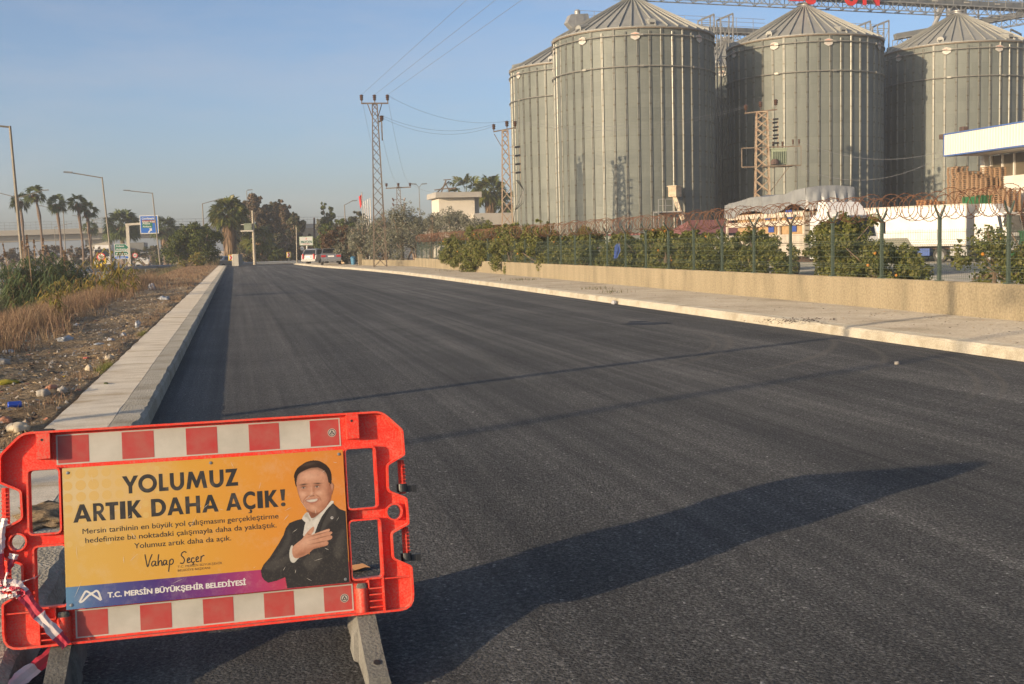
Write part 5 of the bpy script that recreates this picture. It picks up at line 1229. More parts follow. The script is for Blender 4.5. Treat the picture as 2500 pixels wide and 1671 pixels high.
# pallets: every one by itself, in stacks
M_PAL = mat('pallet wood', (.24, .145, .08), .85, col2=(.36, .23, .13), scale=7, detail=6)
M_PALO = mat('fresh pallet wood', (.36, .16, .065), .85, col2=(.42, .22, .1), scale=7)
def pallet_mesh(m):
    b = MB(); w, d = 1.0, 1.2
    for i in range(7): b.box((0, -d / 2 + .06 + i * (d - .12) / 6, .132), (w, .115, .022))
    for x in (-w / 2 + .05, 0, w / 2 - .05):
        for y in (-d / 2 + .07, 0, d / 2 - .07): b.box((x, y, .07), (.1, .14, .1))
        b.box((x, 0, .112), (.1, d, .02)); b.box((x, 0, .011), (.1, d, .022))
    o = b.build('wooden_pallet', m); return o
pal_a, pal_b = pallet_mesh(M_PAL), pallet_mesh(M_PALO); first_used = {}
rp = random.Random(9)
def stack(px, top, y, label, proto=None, z0=.8, rot=0.0, group='stacked wooden pallets by the warehouse'):
    proto = proto or pal_a; p = PY(px, top, y); n = int(round((p.z - z0) / .145))
    for i in range(n):
        if proto.name not in first_used: o = proto; first_used[proto.name] = 1
        else: o = proto.copy(); C.objects.link(o)
        o.location = (p.x + rp.uniform(-.03, .03), p.y + rp.uniform(-.03, .03), z0 + i * .145); o.rotation_euler = (0, 0, rot + rp.uniform(-.04, .04)); tag(o, label, 'pallet', group)
stack(2338, 410, 76.2, 'brown wooden pallet in the leftmost tall stack below the fascia')
stack(2364, 421, 75.0, 'brown wooden pallet in the second tall stack from the left')
stack(2387, 429, 73.8, 'brown wooden pallet in the middle stack behind the green container')
stack(2408, 433, 72.8, 'brown wooden pallet in the shorter stack right of the middle one')
stack(2419, 407, 74.2, 'brown wooden pallet in the tallest stack, front column')
stack(2443, 408, 72.8, 'brown wooden pallet in the tallest stack, column nearest the white wall')
stack(2440, 461, 70.6, 'brown wooden pallet in the low stack beneath the tallest one')
stack(2464, 461, 69.6, 'brown wooden pallet in the low stack at the white wall')
stack(2262, 490, 79.5, 'orange pallet in the low pile peeping over the trailer', pal_b)
stack(2294, 490, 79.0, 'orange pallet in the pile just right of the leftmost low pile', pal_b)
stack(2492, 527, 67.2, 'orange pallet in the low pile at the right picture edge', pal_b)
b = MB(); b.add([(50.0, 66.0, -.5), (56, 66.0, -.5), (56, 81, -.5), (50.0, 81, -.5), (50.0, 66.0, .79), (56, 66.0, .79), (56, 81, .79), (50.0, 81, .79)], [(4, 5, 6, 7), (0, 1, 5, 4), (1, 2, 6, 5), (2, 3, 7, 6), (3, 0, 4, 7)])
tag(b.build('loading_dock', M_YARD), 'low concrete loading dock under the pallet stacks', 'loading dock')
def container(px, y, label, z0, size=(2.0, 1.5, 1.3)):
    p = PY(px, 500, y); t = thing('metal_skip', label, 'container', (p.x, p.y, z0))
    m = MATS.get('green skip paint') or mat('green skip paint', (.02, .1, .035), .5, col2=(.03, .14, .05), scale=4)
    w, d, h = size; b = MB(); b.box((0, -d / 2, h / 2), (w, .06, h)); b.box((0, d / 2, h / 2), (w, .06, h)); b.box((-w / 2, 0, h / 2), (.06, d, h)); b.box((w / 2, 0, h / 2), (.06, d, h)); b.box((0, 0, .04), (w, d, .08))
    for i in range(7): b.box((-w / 2 + .15 + i * (w - .3) / 6, -d / 2 - .05, h / 2), (.06, .06, h))
    b.box((0, -d / 2 - .04, h), (w, .12, .1)); b.build('skip_body', m, t)
    b = MB()
    for sx in (-1, 1):
        for sy in (-1, 1): b.bar((sx * w * .45, sy * d * .4, -.0), (sx * w * .45, sy * d * .4, -z0 - .5), .08)
    b.build('stand', M_CHASSIS, t); return t
container(2396, 71.6, 'green metal container in front of the middle pallet stacks', 2.75)
container(2494, 66.2, 'green metal container at the right edge below the orange pallets', -.4, (2.2, 1.6, 1.9))
# red roofed shelter behind the hedge
p = PY(1722, 560, 62); t = thing('roofed_shelter', 'small shelter with dull red ribbed roof behind the hedge', 'shelter', (p.x, p.y, -.5))
M_REDROOF = corrugated('dull red roof sheet', (.22, .085, .07), (.28, .12, .1), .22)
b = MB(); b.add([(-1.9, -1.5, 2.35), (1.9, -1.5, 2.35), (1.5, .2, 3.15), (-.9, .2, 3.15), (-1.9, 1.9, 2.35), (1.9, 1.9, 2.35)], [(0, 1, 2, 3), (3, 2, 5, 4), (0, 3, 4), (1, 5, 2)]); b.build('roof', M_REDROOF, t)
b = MB(); b.box((0, .2, 1.1), (3.2, 2.6, 2.3)); b.build('shelter_wall', M_WWALL, t)
b = MB(); b.box((-4.2, 1.0, 2.42), (4.6, 1.2, .1)); b.bar((-6.3, 1, 2.4), (-6.3, 1, 0), .1); b.bar((-2.3, 1, 2.4), (-2.3, 1, 0), .1); b.build('lean_to_roof', M_REDROOF, t)

# ================================================================== LATTICE POLES AND LINES
M_TRUST = mat('rusted lattice steel', (.11, .075, .05), .8, col2=(.19, .15, .11), scale=2.2, detail=8, lo=.4, hi=.62)
M_TPALE = mat('pale weathered lattice steel', (.36, .29, .2), .75, col2=(.25, .15, .09), scale=2.5, detail=8)
M_INS = mat('brown porcelain', (.09, .05, .035), .3)
M_TRAFO = mat('transformer green', (.2, .23, .15), .6, col2=(.26, .29, .2), scale=3)
def lattice(t, h, wb, wt, m, cells, name='lattice_frame', ang=.055, brace=.035):
    b = MB()
    def c(z, sx, sy): w = (wb + (wt - wb) * z / h) / 2; return Vector((sx * w, sy * w, z))
    S4 = ((-1, -1), (1, -1), (1, 1), (-1, 1))
    for s in S4: b.bar(c(0, *s), c(h, *s), ang)
    zs = [0]; tot = sum((1 - .55 * i / cells) for i in range(cells))
    for i in range(cells): zs.append(zs[-1] + h * (1 - .55 * i / cells) / tot)
    for i in range(cells):
        for k in range(4):
            A, B_ = S4[k], S4[(k + 1) % 4]; b.bar(c(zs[i], *A), c(zs[i + 1], *B_), brace); b.bar(c(zs[i], *B_), c(zs[i + 1], *A), brace)
    for k in range(4): b.bar(c(h, *S4[k]), c(h, *S4[(k + 1) % 4]), brace * 1.3)
    return b.build(name, m, t)
def insulator(t, p, h=.42, r=.12, m=None):
    b = MB(); b.lathe((p[0], p[1], p[2]), [(.03, -.18), (.03, 0), (r * .55, .02), (r, .1), (r * .6, .14), (r * 1.1, .22), (r * .7, .27), (r * 1.15, .36), (r * .5, h), (.02, h + .02)], 10); return b.build('insulator', m or M_INS, t)
# tall pole on the right pavement
P1 = thing('lattice_pole', 'tall rusty lattice power pole standing on the right pavement', 'power pole', (10.0, 81.2, .14), rad(-4))
lattice(P1, 11.45, .9, .34, M_TRUST, 17, 'lattice_frame', .052, .029)
b = MB(); b.bar((-.95, 0, 11.5), (.95, 0, 11.5), .1, .09)
for s in (-1, 1): b.bar((s * .5, 0, 11.46), (s * .2, 0, 10.55), .06)
b.build('crossarm', M_TRUST, P1)
for x in (-.91, 0, .91): insulator(P1, (x, 0, 11.68), .42, .13)
b = MB(); b.bar((.15, -.1, 10.2), (.44, -.1, 10.25), .1); b.bar((.44, -.1, 8.9), (.44, -.1, 10.2), .08); b.build('side_bracket', M_TRUST, P1)
insulator(P1, (.44, -.1, 10.25), .38, .16)
# transformer poles
def switchgear(t, x, z, n=3, m=None, y=0, gap=.55):
    for i in range(n):
        zz = z - i * gap
        b = MB(); b.bar((x, y - .1, zz), (x + .75, y - .1, zz), .035); b.bar((x + .75, y - .1, zz), (x + .75, y - .1, zz - gap * .9), .03); b.build('switch_bracket', m or M_TPALE, t)
        b = MB(); b.tube([(x + .38, y - .1, zz - .02), (x + .78, y - .1, zz + .02)], .075, 8); b.build('switch_insulator', M_BLACKP, t)
P2 = thing('lattice_pole', 'lattice transformer pole at the left edge of the silos', 'power pole', (19.62, 82.2, -.4), rad(-12))
lattice(P2, 10.2, .95, .42, M_TPALE, 12, 'lattice_frame', .085, .05)
b = MB(); b.bar((-.85, -.1, 10.15), (.8, -.05, 10.42), .08); b.bar((-.8, 0, 10.0), (-.3, 0, 9.1), .05); b.build('crossarm', M_TRUST, P2)
insulator(P2, (-.82, -.1, 10.3), .4, .13); insulator(P2, (.15, 0, 10.5), .42, .14); insulator(P2, (.75, 0, 10.5), .4, .13)
switchgear(P2, .3, 9.0, 4, None, -.1, .62)
b = MB()
for k in range(3): b.tube([(.9 - .1 * k, -.15, 6.6), (1.25, -.1, 5.9), (1.2 - .2 * k, -.1, 4.9), (.6, -.1, 4.4), (.4, 0, 3.4)], .025, 5)
b.build('cable_loop', M_BLACKP, P2)
b = MB(); b.bar((-.8, 0, 3.0), (.9, 0, 3.05), .06); b.build('lower_arm', M_TRUST, P2)
for z_ in (1.7, .7):
    b = MB(); b.lathe((.1, -.2, z_), [(.4, 0), (.5, .2), (.5, .6), (.35, .8)], 10); b.build('wrapped_unit', M_BADGE_W, P2)
P3 = thing('lattice_pole', 'lattice transformer pole in front of the truck silo', 'power pole', (39.7, 81.4, -.5), rad(-22))
lattice(P3, 11.6, 1.3, .8, M_TPALE, 13, 'lattice_frame', .11, .065)
b = MB(); b.bar((-1.3, -.2, 11.55), (1.15, -.2, 11.75), .09); b.bar((-1.3, .2, 11.55), (1.15, .2, 11.75), .06); b.build('crossarm', M_TRUST, P3)
for x, z_ in ((-1.2, 11.75), (-.1, 11.95), (1.05, 12.05)): insulator(P3, (x, -.2, z_), .45, .16)
switchgear(P3, .45, 11.0, 4, None, -.2, .6); switchgear(P3, .45, 10.8, 3, None, .35, .6)
b = MB(); b.bar((-1.55, -.3, 8.9), (2.9, -.3, 8.9), .08); b.bar((-1.55, -.3, 8.9), (-1.55, -.3, 7.45), .08); b.bar((-1.55, -.3, 7.45), (2.9, -.3, 7.45), .1); b.box((1.2, 0, 7.45), (2.2, 1.2, .1)); b.bar((2.0, -.3, 7.35), (.5, -.3, 5.4), .06); b.bar((2.9, -.3, 8.9), (2.9, -.3, 7.45), .05); b.build('platform', M_TRUST, P3)
b = MB(); b.box((1.25, 0, 8.15), (1.15, .9, 1.15))
for i in range(7): b.box((.78 + i * .16, -.52, 8.1), (.05, .16, .9))
b.box((1.25, 0, 8.75), (1.3, 1.0, .08)); b.build('transformer', M_TRAFO, P3)
b = MB(); b.lathe((.9, -.7, 7.55), [(.3, 0), (.32, .2), (.2, .4)], 10); b.build('oil_tank', M_CHASSIS, P3)
for x in (.85, 1.2, 1.55): insulator(P3, (x, 0, 8.95), .35, .09)
for x in (2.3, 2.75): insulator(P3, (x, -.3, 9.05), .3, .08)
p = PY(976, 560, 136); P4 = thing('lattice_pole', 'small far lattice pole above the olive trees', 'power pole', (p.x, p.y, -.3), rad(-6))
lattice(P4, 8.9, .8, .4, M_TRUST, 10)
b = MB(); b.bar((-1.5, 0, 8.75), (1.5, 0, 8.85), .12); b.bar((-.9, 0, 4.2), (1.2, 0, 4.2), .08); b.build('crossarm', M_TRUST, P4)
for x in (-1.4, 0, 1.4): insulator(P4, (x, 0, 8.95), .4, .16)
for i in range(3):
    for s in (-1, 1):
        b = MB(); b.bar((s * .2, 0, 7.4 - i * .6), (s * .75, 0, 7.4 - i * .6), .06); b.tube([(s * .6, 0, 7.2 - i * .6), (s * .75, 0, 7.6 - i * .6)], .1, 6); b.build('switch_insulator', M_INS, P4)
# wires: each its own
M_WIRE = mat('aluminium wire', (.25, .25, .25), .5, .3)
def wire(p, q, sag, label, r=.009, name='power_line', group='power lines overhead'):
    p, q = Vector(p), Vector(q); pts = []
    for i in range(25):
        u = i / 24; pts.append(p.lerp(q, u) - Vector((0, 0, sag * 4 * u * (1 - u))))
    b = MB(); b.tube(pts, r, 4); return tag(b.build(name, M_WIRE), label, 'wire', group)
R4 = Matrix.Rotation(rad(-4), 4, 'Z')
def p1(x, z_): return Vector(P1.location) + R4 @ Vector((x, 0, z_))
ends = []
for x, px in ((-.91, 1139), (0, 1210), (.91, 1274)):
    far = PY(px, 0, 46.5); st = p1(x, 12.08); d = far - st; k = (st.y - 4) / (st.y - 46.5); e = st + d * k; ends.append((st, e))
for (st, e), lab in zip(ends, ('leftmost wire rising from the tall pole to the top of the sky', 'middle wire rising from the tall pole to the top of the sky', 'rightmost wire rising from the tall pole to the top of the sky')):
    wire(st, e, .0, lab, .009)
p2 = lambda x, y, z_: Vector(P2.location) + Matrix.Rotation(rad(-12), 4, 'Z') @ Vector((x, y, z_))
p3 = lambda x, y, z_: Vector(P3.location) + Matrix.Rotation(rad(-22), 4, 'Z') @ Vector((x, y, z_))
p4 = lambda x, z_: Vector(P4.location) + Matrix.Rotation(rad(-6), 4, 'Z') @ Vector((x, 0, z_))
wire(p1(.91, 12.05), p2(.15, 0, 10.9), .75, 'upper wire hanging from the tall pole to the silo edge pole', .0085)
wire(p1(.46, 10.65), p2(-.82, -.1, 10.7), .75, 'middle sagging wire to the silo edge pole', .0085)
wire(p1(.46, 10.5), p2(-.82, -.1, 10.55), .85, 'lowest sagging wire to the silo edge pole', .0085)
for x, x4, lab in ((-.91, -1.4, 'left wire descending from the tall pole to the far pole'), (0, 0, 'middle wire descending from the tall pole to the far pole'), (.91, 1.4, 'right wire descending from the tall pole to the far pole')):
    wire(p1(x, 12.05), p4(x4, 9.3), 1.6, lab, .0085)
wire(p2(.75, 0, 10.9), p3(-1.2, -.2, 12.1), .9, 'upper wire crossing the front silo between transformer poles', .0085)
wire(p2(.15, 0, 10.9), p3(-1.2, -.2, 12.0), 1.15, 'lower wire crossing the front silo between transformer poles', .0085)
wire(p3(2.75, -.3, 9.3), Vector((51.3, 75, 7.6)), 1.0, 'thin cable from transformer pole to warehouse corner', .014)
wire(p3(2.3, -.3, 7.5), Vector((51.3, 75, 7.3)), 1.5, 'lower cable sagging from the transformer platform to the warehouse', .014)
pf = PY(1068, 470, 131); wire(p4(1.4, 9.3), pf, .3, 'wire from the far pole to the white building roof', .013)

# ================================================================== CITRUS HEDGE, OLIVES
L_CIT = leaf_mat('citrus leaves', [(.15, .165, .035), (.185, .195, .045), (.1, .125, .03), (.26, .235, .065), (.16, .16, .05), (.22, .2, .08)], .34, .5)
L_OLIVE = leaf_mat('olive leaves', [(.17, .17, .11), (.22, .215, .15), (.125, .13, .085), (.26, .245, .18)], .25, .55)
L_BROWN = leaf_mat('brown leaves', [(.13, .07, .04), (.17, .09, .05), (.09, .055, .032), (.12, .1, .045)], .25)
L_GREEN = leaf_mat('mid green leaves', [(.08, .105, .02), (.12, .14, .03), (.05, .075, .015), (.15, .15, .03)], .3)
L_DARK = leaf_mat('dark tree leaves', [(.06, .075, .03), (.09, .1, .04), (.045, .06, .026), (.12, .095, .045), (.14, .085, .05)], .2)
L_DARKB = leaf_mat('dark rusty leaves', [(.1, .08, .036), (.15, .09, .05), (.075, .072, .03), (.18, .1, .055)], .2)
L_YELLOW = leaf_mat('yellowing leaves', [(.3, .22, .03), (.2, .18, .035), (.12, .14, .03), (.36, .24, .05)], .3)
M_BARK = mat('bark', (.16, .11, .07), .9, col2=(.26, .19, .13), scale=6, stretch=(1, 1, .3))
M_FRUIT = mat('orange fruit', (.6, .24, .03), .5)
def fruit_mesh(r): 
    b = MB(); b.lathe((0, 0, 0), [(r * .1, -r), (r * .6, -r * .8), (r * .95, -r * .3), (r * .95, r * .3), (r * .6, r * .8), (r * .1, r)], 8); return b
FRUIT = None
def bush(name, label, cat, base, boxes, n, size, m, seed, group=None, fruits=0, elong=2.2, k=16, cr=.4, trunk=.06, stems=4, flat=1.0, up=.2):
    """shrub or tree: boxes = list of (centre, radii) lobes relative to base"""
    global FRUIT
    rng = np.random.default_rng(seed); t = thing(name, label, cat, base, 0, group); cs, rs_ = [], []
    for c, rad_ in boxes:
        a, bb = clumps(rng, c, rad_, k, cr * min(rad_)); cs += a; rs_ += bb
        for _ in range(k // 2):
            d = rand_unit(rng, 1)[0]; d[2] = abs(d[2]) * 1.2; cs.append(np.array(c) + d * np.array(rad_) * rng.uniform(.78, .95)); rs_.append(cr * min(rad_) * rng.uniform(.3, .5))
    np_mesh('crown', leaf_faces(rng, cs, rs_, n, size, elong, up, flat), 4, m, t)
    b = MB(); rr = random.Random(seed)
    for i in range(stems):
        c = cs[rr.randrange(len(cs))]; x, y = rr.uniform(-.15, .15), rr.uniform(-.15, .15)
        mid = (x * .6 + c[0] * .35 + rr.uniform(-.1, .1), y * .6 + c[1] * .35, c[2] * .5)
        b.tube([(x, y, -.1), mid, tuple(c)], [trunk, trunk * .75, trunk * .3], 6)
    for i in range(stems * 2):
        c, d = cs[rr.randrange(len(cs))], cs[rr.randrange(len(cs))]; b.tube([tuple(np.array(c) * .6), tuple(d)], [trunk * .5, trunk * .2], 5)
    b.build('trunk', M_BARK, t)
    if fruits:
        if FRUIT is None: FRUIT = fruit_mesh(.034).build('fruit', M_FRUIT, t); f0 = FRUIT
        for i in range(fruits):
            j = rng.integers(len(cs)); d = rand_unit(rng, 1)[0]; d[0] = -abs(d[0]) * .6; d[1] = -abs(d[1]); p = np.array(cs[j]) + d / np.linalg.norm(d) * rs_[j] * .97
            o = FRUIT if (FRUIT.parent is t and i == 0 and FRUIT.users_collection and not FRUIT.get('set')) else FRUIT.copy()
            if o is FRUIT: FRUIT['set'] = 1
            else: C.objects.link(o); o.parent = t
            o.location = tuple(p)
    return t
CG = 'citrus shrubs behind the fence'
cit = [  # base x, y, lobes(offset, radii), leaves, fruits, label
    (13.8, 18.6, [((0, 0, 1.05), (.7, 1.15, .6)), ((.2, -.9, .8), (.7, .7, .5))], 2600, 4, 'sparse citrus shrub with bare twigs at the right picture edge'),
    (13.8, 23.6, [((0, 0, .95), (1.1, 2.1, .95)), ((-.1, .6, 1.4), (.8, 1.0, .5)), ((0, -1.5, .7), (.9, 1.0, .65))], 17000, 8, 'largest citrus shrub, in front of the truck cab'),
    (13.8, 28.6, [((0, 0, .9), (1.0, 1.7, .8)), ((0, .5, 1.3), (.7, .9, .5))], 9500, 2, 'dense dark citrus shrub left of the largest one'),
    (13.7, 31.9, [((0, 0, .95), (1.0, 1.6, .8)), ((-.1, .4, 1.3), (.7, .8, .5))], 9000, 3, 'citrus shrub below the left end of the slatted truck'),
    (13.7, 35.0, [((0, 0, 1.0), (1.0, 1.9, .85)), ((-.2, .2, 1.5), (.7, 1.2, .45))], 9000, 7, 'orange dotted citrus shrub before the red roofed shelter'),
    (13.7, 38.6, [((0, 0, .95), (1.0, 2.0, .8)), ((0, 1, 1.3), (.8, 1.2, .5))], 8200, 3, 'citrus shrub with blue cloth caught in it'),
    (13.3, 42.5, [((0, 0, 1.0), (1.0, 2.4, .95)), ((-.1, .6, 1.5), (.8, 1.4, .5))], 8200, 2, 'bright green citrus shrub below the silo shadows'),
    (13.1, 47.2, [((-.2, 0, 1.15), (1.1, 2.9, 1.05)), ((-.3, .2, 1.9), (.9, 2.0, .6))], 8600, 3, 'citrus shrub reaching into the razor wire'),
    (12.9, 52.4, [((-.3, 0, 1.15), (1.1, 3.0, 1.1)), ((-.3, 0, 1.9), (.9, 2.2, .6))], 8200, 3, 'citrus shrub beside the overhanging one, towards the camera'),
    (12.9, 58.2, [((-.3, 0, 1.2), (1.2, 2.8, 1.15)), ((-1.0, .6, .75), (.8, 2.2, .65)), ((-.2, 1.2, 2.1), (.9, 1.6, .7))], 13000, 7, 'citrus shrub spilling over the ochre wall'),
    (12.9, 64.5, [((-.3, 0, 1.2), (1.2, 3.2, 1.0)), ((-.9, -.3, .85), (.7, 2.2, .55))], 10000, 5, 'citrus shrub at the far end of the tall wall'),
    (13.5, 71.5, [((0, 0, 1.1), (1.0, 3.2, .9))], 6000, 2, 'small dark citrus shrub by the first fence post'),
]
for i, (x, y, lobes, n, fr, lab) in enumerate(cit):
    sz = .08 if y < 35 else .105
    bush('citrus_shrub', lab, 'shrub', (x, y, .02), [((c[0], c[1], c[2]), r_) for c, r_ in lobes], int(n * 1.9), sz, L_CIT, 100 + i, CG, fr, 1.75, 26, .36, .045, 6)
b = MB(); rr = random.Random(2)
for i in range(5): b.add([(12.75 + rr.uniform(0, .1), 37.2 + i * .08, 1.1 + rr.uniform(-.15, .15)), (12.75, 37.35 + i * .08, .95), (12.8, 37.4 + i * .07, 1.35 + rr.uniform(-.1, .1)), (12.85, 37.3 + i * .07, 1.5)], [(0, 1, 2, 3)])
tag(b.build('blue_cloth', MATS['blue plastic']), 'torn blue plastic sheet caught in the low hedge', 'plastic sheet')
OG = 'grey olive trees behind the low wall'
for i, (px, py, y, h, w, lab) in enumerate(((858, 610, 98, 3.3, 2.0, 'grey olive tree left of the tall pole foot'), (893, 600, 93, 4.2, 2.3, 'grey olive tree directly behind the tall pole'), (940, 600, 90, 4.4, 2.2, 'grey olive tree right of the tall pole'), (984, 595, 86, 4.9, 2.4, 'tallest grey olive tree, before the wall step'))):
    p = PY(px, py, y); bush('olive_tree', lab, 'tree', (p.x, p.y, 0), [((0, 0, h * .5), (w * .8, w, h * .45)), ((.3, 0, h * .72), (w * .6, w * .6, h * .26)), ((-.5, -.3, h * .35), (w * .6, w * .6, h * .3))], 5200, .2, L_OLIVE, 200 + i, OG, 0, 3.2, 14, .42, .1, 5)
for i, (px, y, h, lab) in enumerate(((1012, 108, 4.4, 'olive tree top left of the white building'), (1052, 105, 4.5, 'olive tree top before the white building corner'), (1103, 102, 5.0, 'olive tree top in front of the white building wall'), (1150, 100, 4.1, 'olive tree top below the orange wall'))):
    p = PY(px, 600, y); bush('olive_tree', lab, 'tree', (p.x, p.y, 0), [((0, 0, h * .6), (2.0, 2.2, h * .38)), ((.4, 0, h * .8), (1.1, 1.1, h * .2))], 4200, .22, L_OLIVE, 220 + i, 'olive trees around the white building', 0, 3.2, 14, .42, .1, 4)
# ================================================================== BUILDINGS BEYOND
M_CREAMW = mat('cream wall', (.66, .6, .5), .85, col2=(.6, .54, .44), scale=.6)
M_GREYB = mat('grey concrete band', (.42, .39, .34), .85, col2=(.36, .33, .29), scale=1)
M_ORANGE = mat('ochre orange wall', (.62, .34, .09), .85)
wb = thing('white_building', 'small white flat roofed building with grey roof slab and orange lower wing', 'building', tuple(GZ(1, 1, 0) * 0), 0)
A = PY(1072, 500, 131); wb.location = (A.x, A.y, 0)
k = 131 / 2600.0                                             # metres per photo unit there
b = MB(); b.box((2.0, 2, 3.6), (4.2, 5, 7.0)); b.build('wall', M_CREAMW, wb)
b = MB(); b.box((2.1, 1.8, 7.3), (5.4, 6.2, .62)); b.build('roof_slab', M_GREYB, wb)
b = MB(); b.box((4.6, 1.2, 6.0), (.55, 1.2, 2.2)); b.build('pier', M_CREAMW, wb)
b = MB(); b.box((4.75, 2.4, 6.0), (.8, .1, 1.7)); b.build('window', mat('bluish pane', (.16, .2, .26), .2), wb)
b = MB(); b.box((6.6, 2, 4.45), (5.6, 6.6, 1.35)); b.build('parapet', M_GREYB, wb)
b = MB(); b.box((6.9, 2.2, 1.9), (4.6, 5.4, 3.75)); b.build('lower_wing', M_ORANGE, wb)
b = MB(); b.box((7.2, -.52, 2.9), (1.5, .06, .8)); b.build('window', M_WGLASS, wb)
b = MB(); b.box((-.4, .4, 3.0), (.8, 1.5, 2.9)); b.build('side_block', M_CREAMW, wb)
t = thing('roof_aerials', 'rusty aerial frame on the white building roof', 'aerial', (A.x + .4, A.y, 7.62))
b = MB(); b.bar((-.6, 0, 0), (.9, .2, 1.3), .12); b.bar((-.1, 0, 0), (.5, 0, 1.4), .14); b.bar((.9, 0, 0), (.4, 0, 1.2), .1); b.bar((-.9, 0, .3), (.9, 0, .5), .12); b.bar((.2, 0, 1.45), (1.1, 0, 1.5), .1); b.bar((.8, 0, .4), (1.6, 0, .5), .2); b.build('aerial_frame', M_TRUST, t)
p = PY(905, 560, 175); t = thing('long_shed', 'long pale flat building low behind the olive trees', 'building', (p.x, p.y, 0))
b = MB(); b.box((6, 3, 2.0), (20, 8, 4.6)); b.build('wall', M_CREAMW, t)
b = MB(); b.box((6, 3, 4.4), (20.6, 8.6, .35)); b.build('roof', M_GREYB, t)

# overpass crossing far behind: deck, parapet, fence, piers, ramp wall at the right
M_BRIDGE = mat('overpass concrete', (.4, .35, .27), .85, col2=(.47, .42, .33), scale=.3, stretch=(.3, .3, 2))
ov = thing('overpass', 'long concrete road overpass crossing behind the palms', 'overpass')
Y0, Y1 = 232, 246
PA = [PY(-400, 577, 226), PY(250, 578, 236), PY(560, 573, 248), PY(800, 564, 262), PY(1000, 562, 270)]
zt = 6.35
PA = [Vector((p.x, p.y, zt + .25 * i - (.3 if i == 0 else 0))) for i, p in enumerate(PA)]
b = MB()
for p, q in zip(PA, PA[1:]):
    d = (q - p).normalized(); n_ = Vector((-d.y, d.x, 0)) * 9
    b.add([p, q, q - Vector((0, 0, 1.0)), p - Vector((0, 0, 1.0)), p + n_, q + n_, q + n_ - Vector((0, 0, 1.0)), p + n_ - Vector((0, 0, 1.0))], [(0, 3, 2, 1), (4, 5, 6, 7), (0, 1, 5, 4), (3, 7, 6, 2)])
b.build('parapet_beam', M_BRIDGE, ov)
b = MB()
for p, q in zip(PA[:3], PA[1:3]):
    d = (q - p).normalized(); n_ = Vector((-d.y, d.x, 0))
    for off in (1.2, 4, 7):
        o = n_ * off; b.add([p + o - Vector((0, 0, 1.02)), q + o - Vector((0, 0, 1.02)), q + o - Vector((0, 0, 2.2)), p + o - Vector((0, 0, 2.2)), p + o + n_ - Vector((0, 0, 1.02)), q + o + n_ - Vector((0, 0, 1.02)), q + o + n_ - Vector((0, 0, 2.2)), p + o + n_ - Vector((0, 0, 2.2))],
                             [(0, 3, 2, 1), (4, 5, 6, 7), (3, 7, 6, 2)])
b.build('girders', M_BRIDGE, ov)
M_FENCEG = mat('grey railing', (.2, .21, .21), .6)
b = MB()
for p, q in zip(PA, PA[1:]):
    L = (q - p).length; n = int(L / .9)
    for h in (.35, .9, 1.45): b.bar(p + Vector((0, 0, h)), q + Vector((0, 0, h)), .05)
    for i in range(n):
        a = p.lerp(q, i / n); b.bar(a, a + Vector((0, 0, 1.5)), .07 if i % 3 == 0 else .035)
b.build('railing', M_FENCEG, ov)
for px, w in ((238, 3.6), (-60, 3.6), (470, 3.6)):
    p = PY(px, 600, 238); b = MB(); b.box((p.x, p.y + 3, 3.4), (w * 1.25, 6, 2.0)); b.box((p.x, p.y + 3, 1.1), (w * .8, 3, 3.2)); b.build('pier', M_BRIDGE, ov)
b = MB(); q = PA[3]; b.add([PA[2] + Vector((6, -.2, -1.0)), PA[4] + Vector((0, -.2, -1.0)), PA[4] + Vector((0, -9, -8)), PA[2] + Vector((6, -9, -8))], [(0, 3, 2, 1)])
b.build('embankment', mat('brown embankment', (.15, .11, .07), .95, col2=(.1, .09, .05), scale=.4), ov)

# ================================================================== LAMPS
M_LAMP = mat('dull lamp pole', (.17, .145, .11), .55, .2, col2=(.22, .19, .145), scale=2)
def lamp(px, top_py, y, h, label, arms=((-1, 2.4),), zb=-.6, group='street lamps of the highway', rise=.35, lean=.0, r=.1, az=0.0):
    p = PY(px, top_py, y); zb_ = p.z - h; t = thing('street_lamp', label, 'street lamp', (p.x + lean, p.y, zb_), az, group)
    b = MB(); b.tube([(0, 0, 0), (-lean, 0, h)], r, 10, r2=r * .6); b.box((0, 0, .06), (.5, .5, .12)); b.build('pole', M_LAMP, t)
    for s, L in arms:
        b = MB(); b.tube([(-lean, 0, h - .06), (-lean + s * L, 0, h - .06 + rise)], r * .5, 6); b.build('arm', M_LAMP, t)
        b = MB(); x = -lean + s * L; b.add([(x - .02 * s, -.12, h + rise - .1), (x + s * .75, -.15, h + rise - .03), (x + s * .75, .15, h + rise - .03), (x - .02 * s, .12, h + rise - .1), (x, -.1, h + rise + .05), (x + s * .7, -.1, h + rise + .09), (x + s * .7, .1, h + rise + .09), (x, .1, h + rise + .05)],
                           [(0, 3, 2, 1), (4, 5, 6, 7), (0, 1, 5, 4), (1, 2, 6, 5), (2, 3, 7, 6), (3, 0, 4, 7)]); b.build('lamp_head', M_DKSTEEL, t)
    return t
lamp(24, 308, 62, 9.4, 'nearest tall street lamp at the left picture edge', lean=.25, rise=.28)
lamp(249, 433, 106, 9.4, 'street lamp passing just right of the fifty sign', lean=.5, rise=.45)
lamp(372, 471, 137, 9.4, 'street lamp standing in front of the blue overhead sign', lean=.5, rise=.3)
lamp(44, 482, 140, 9.5, 'double armed median lamp among the two leftmost palms', ((-1, 2.6), (1, 2.6)), rise=.75, r=.09)
lamp(154, 516, 192, 9.5, 'double armed median lamp right of the third palm', ((-1, 3.0), (1, 3.0)), rise=.9, r=.1)
lamp(229, 537, 246, 9.5, 'double armed median lamp above the overpass pier', ((-1, 3.4), (1, 3.4)), rise=.9, r=.11)
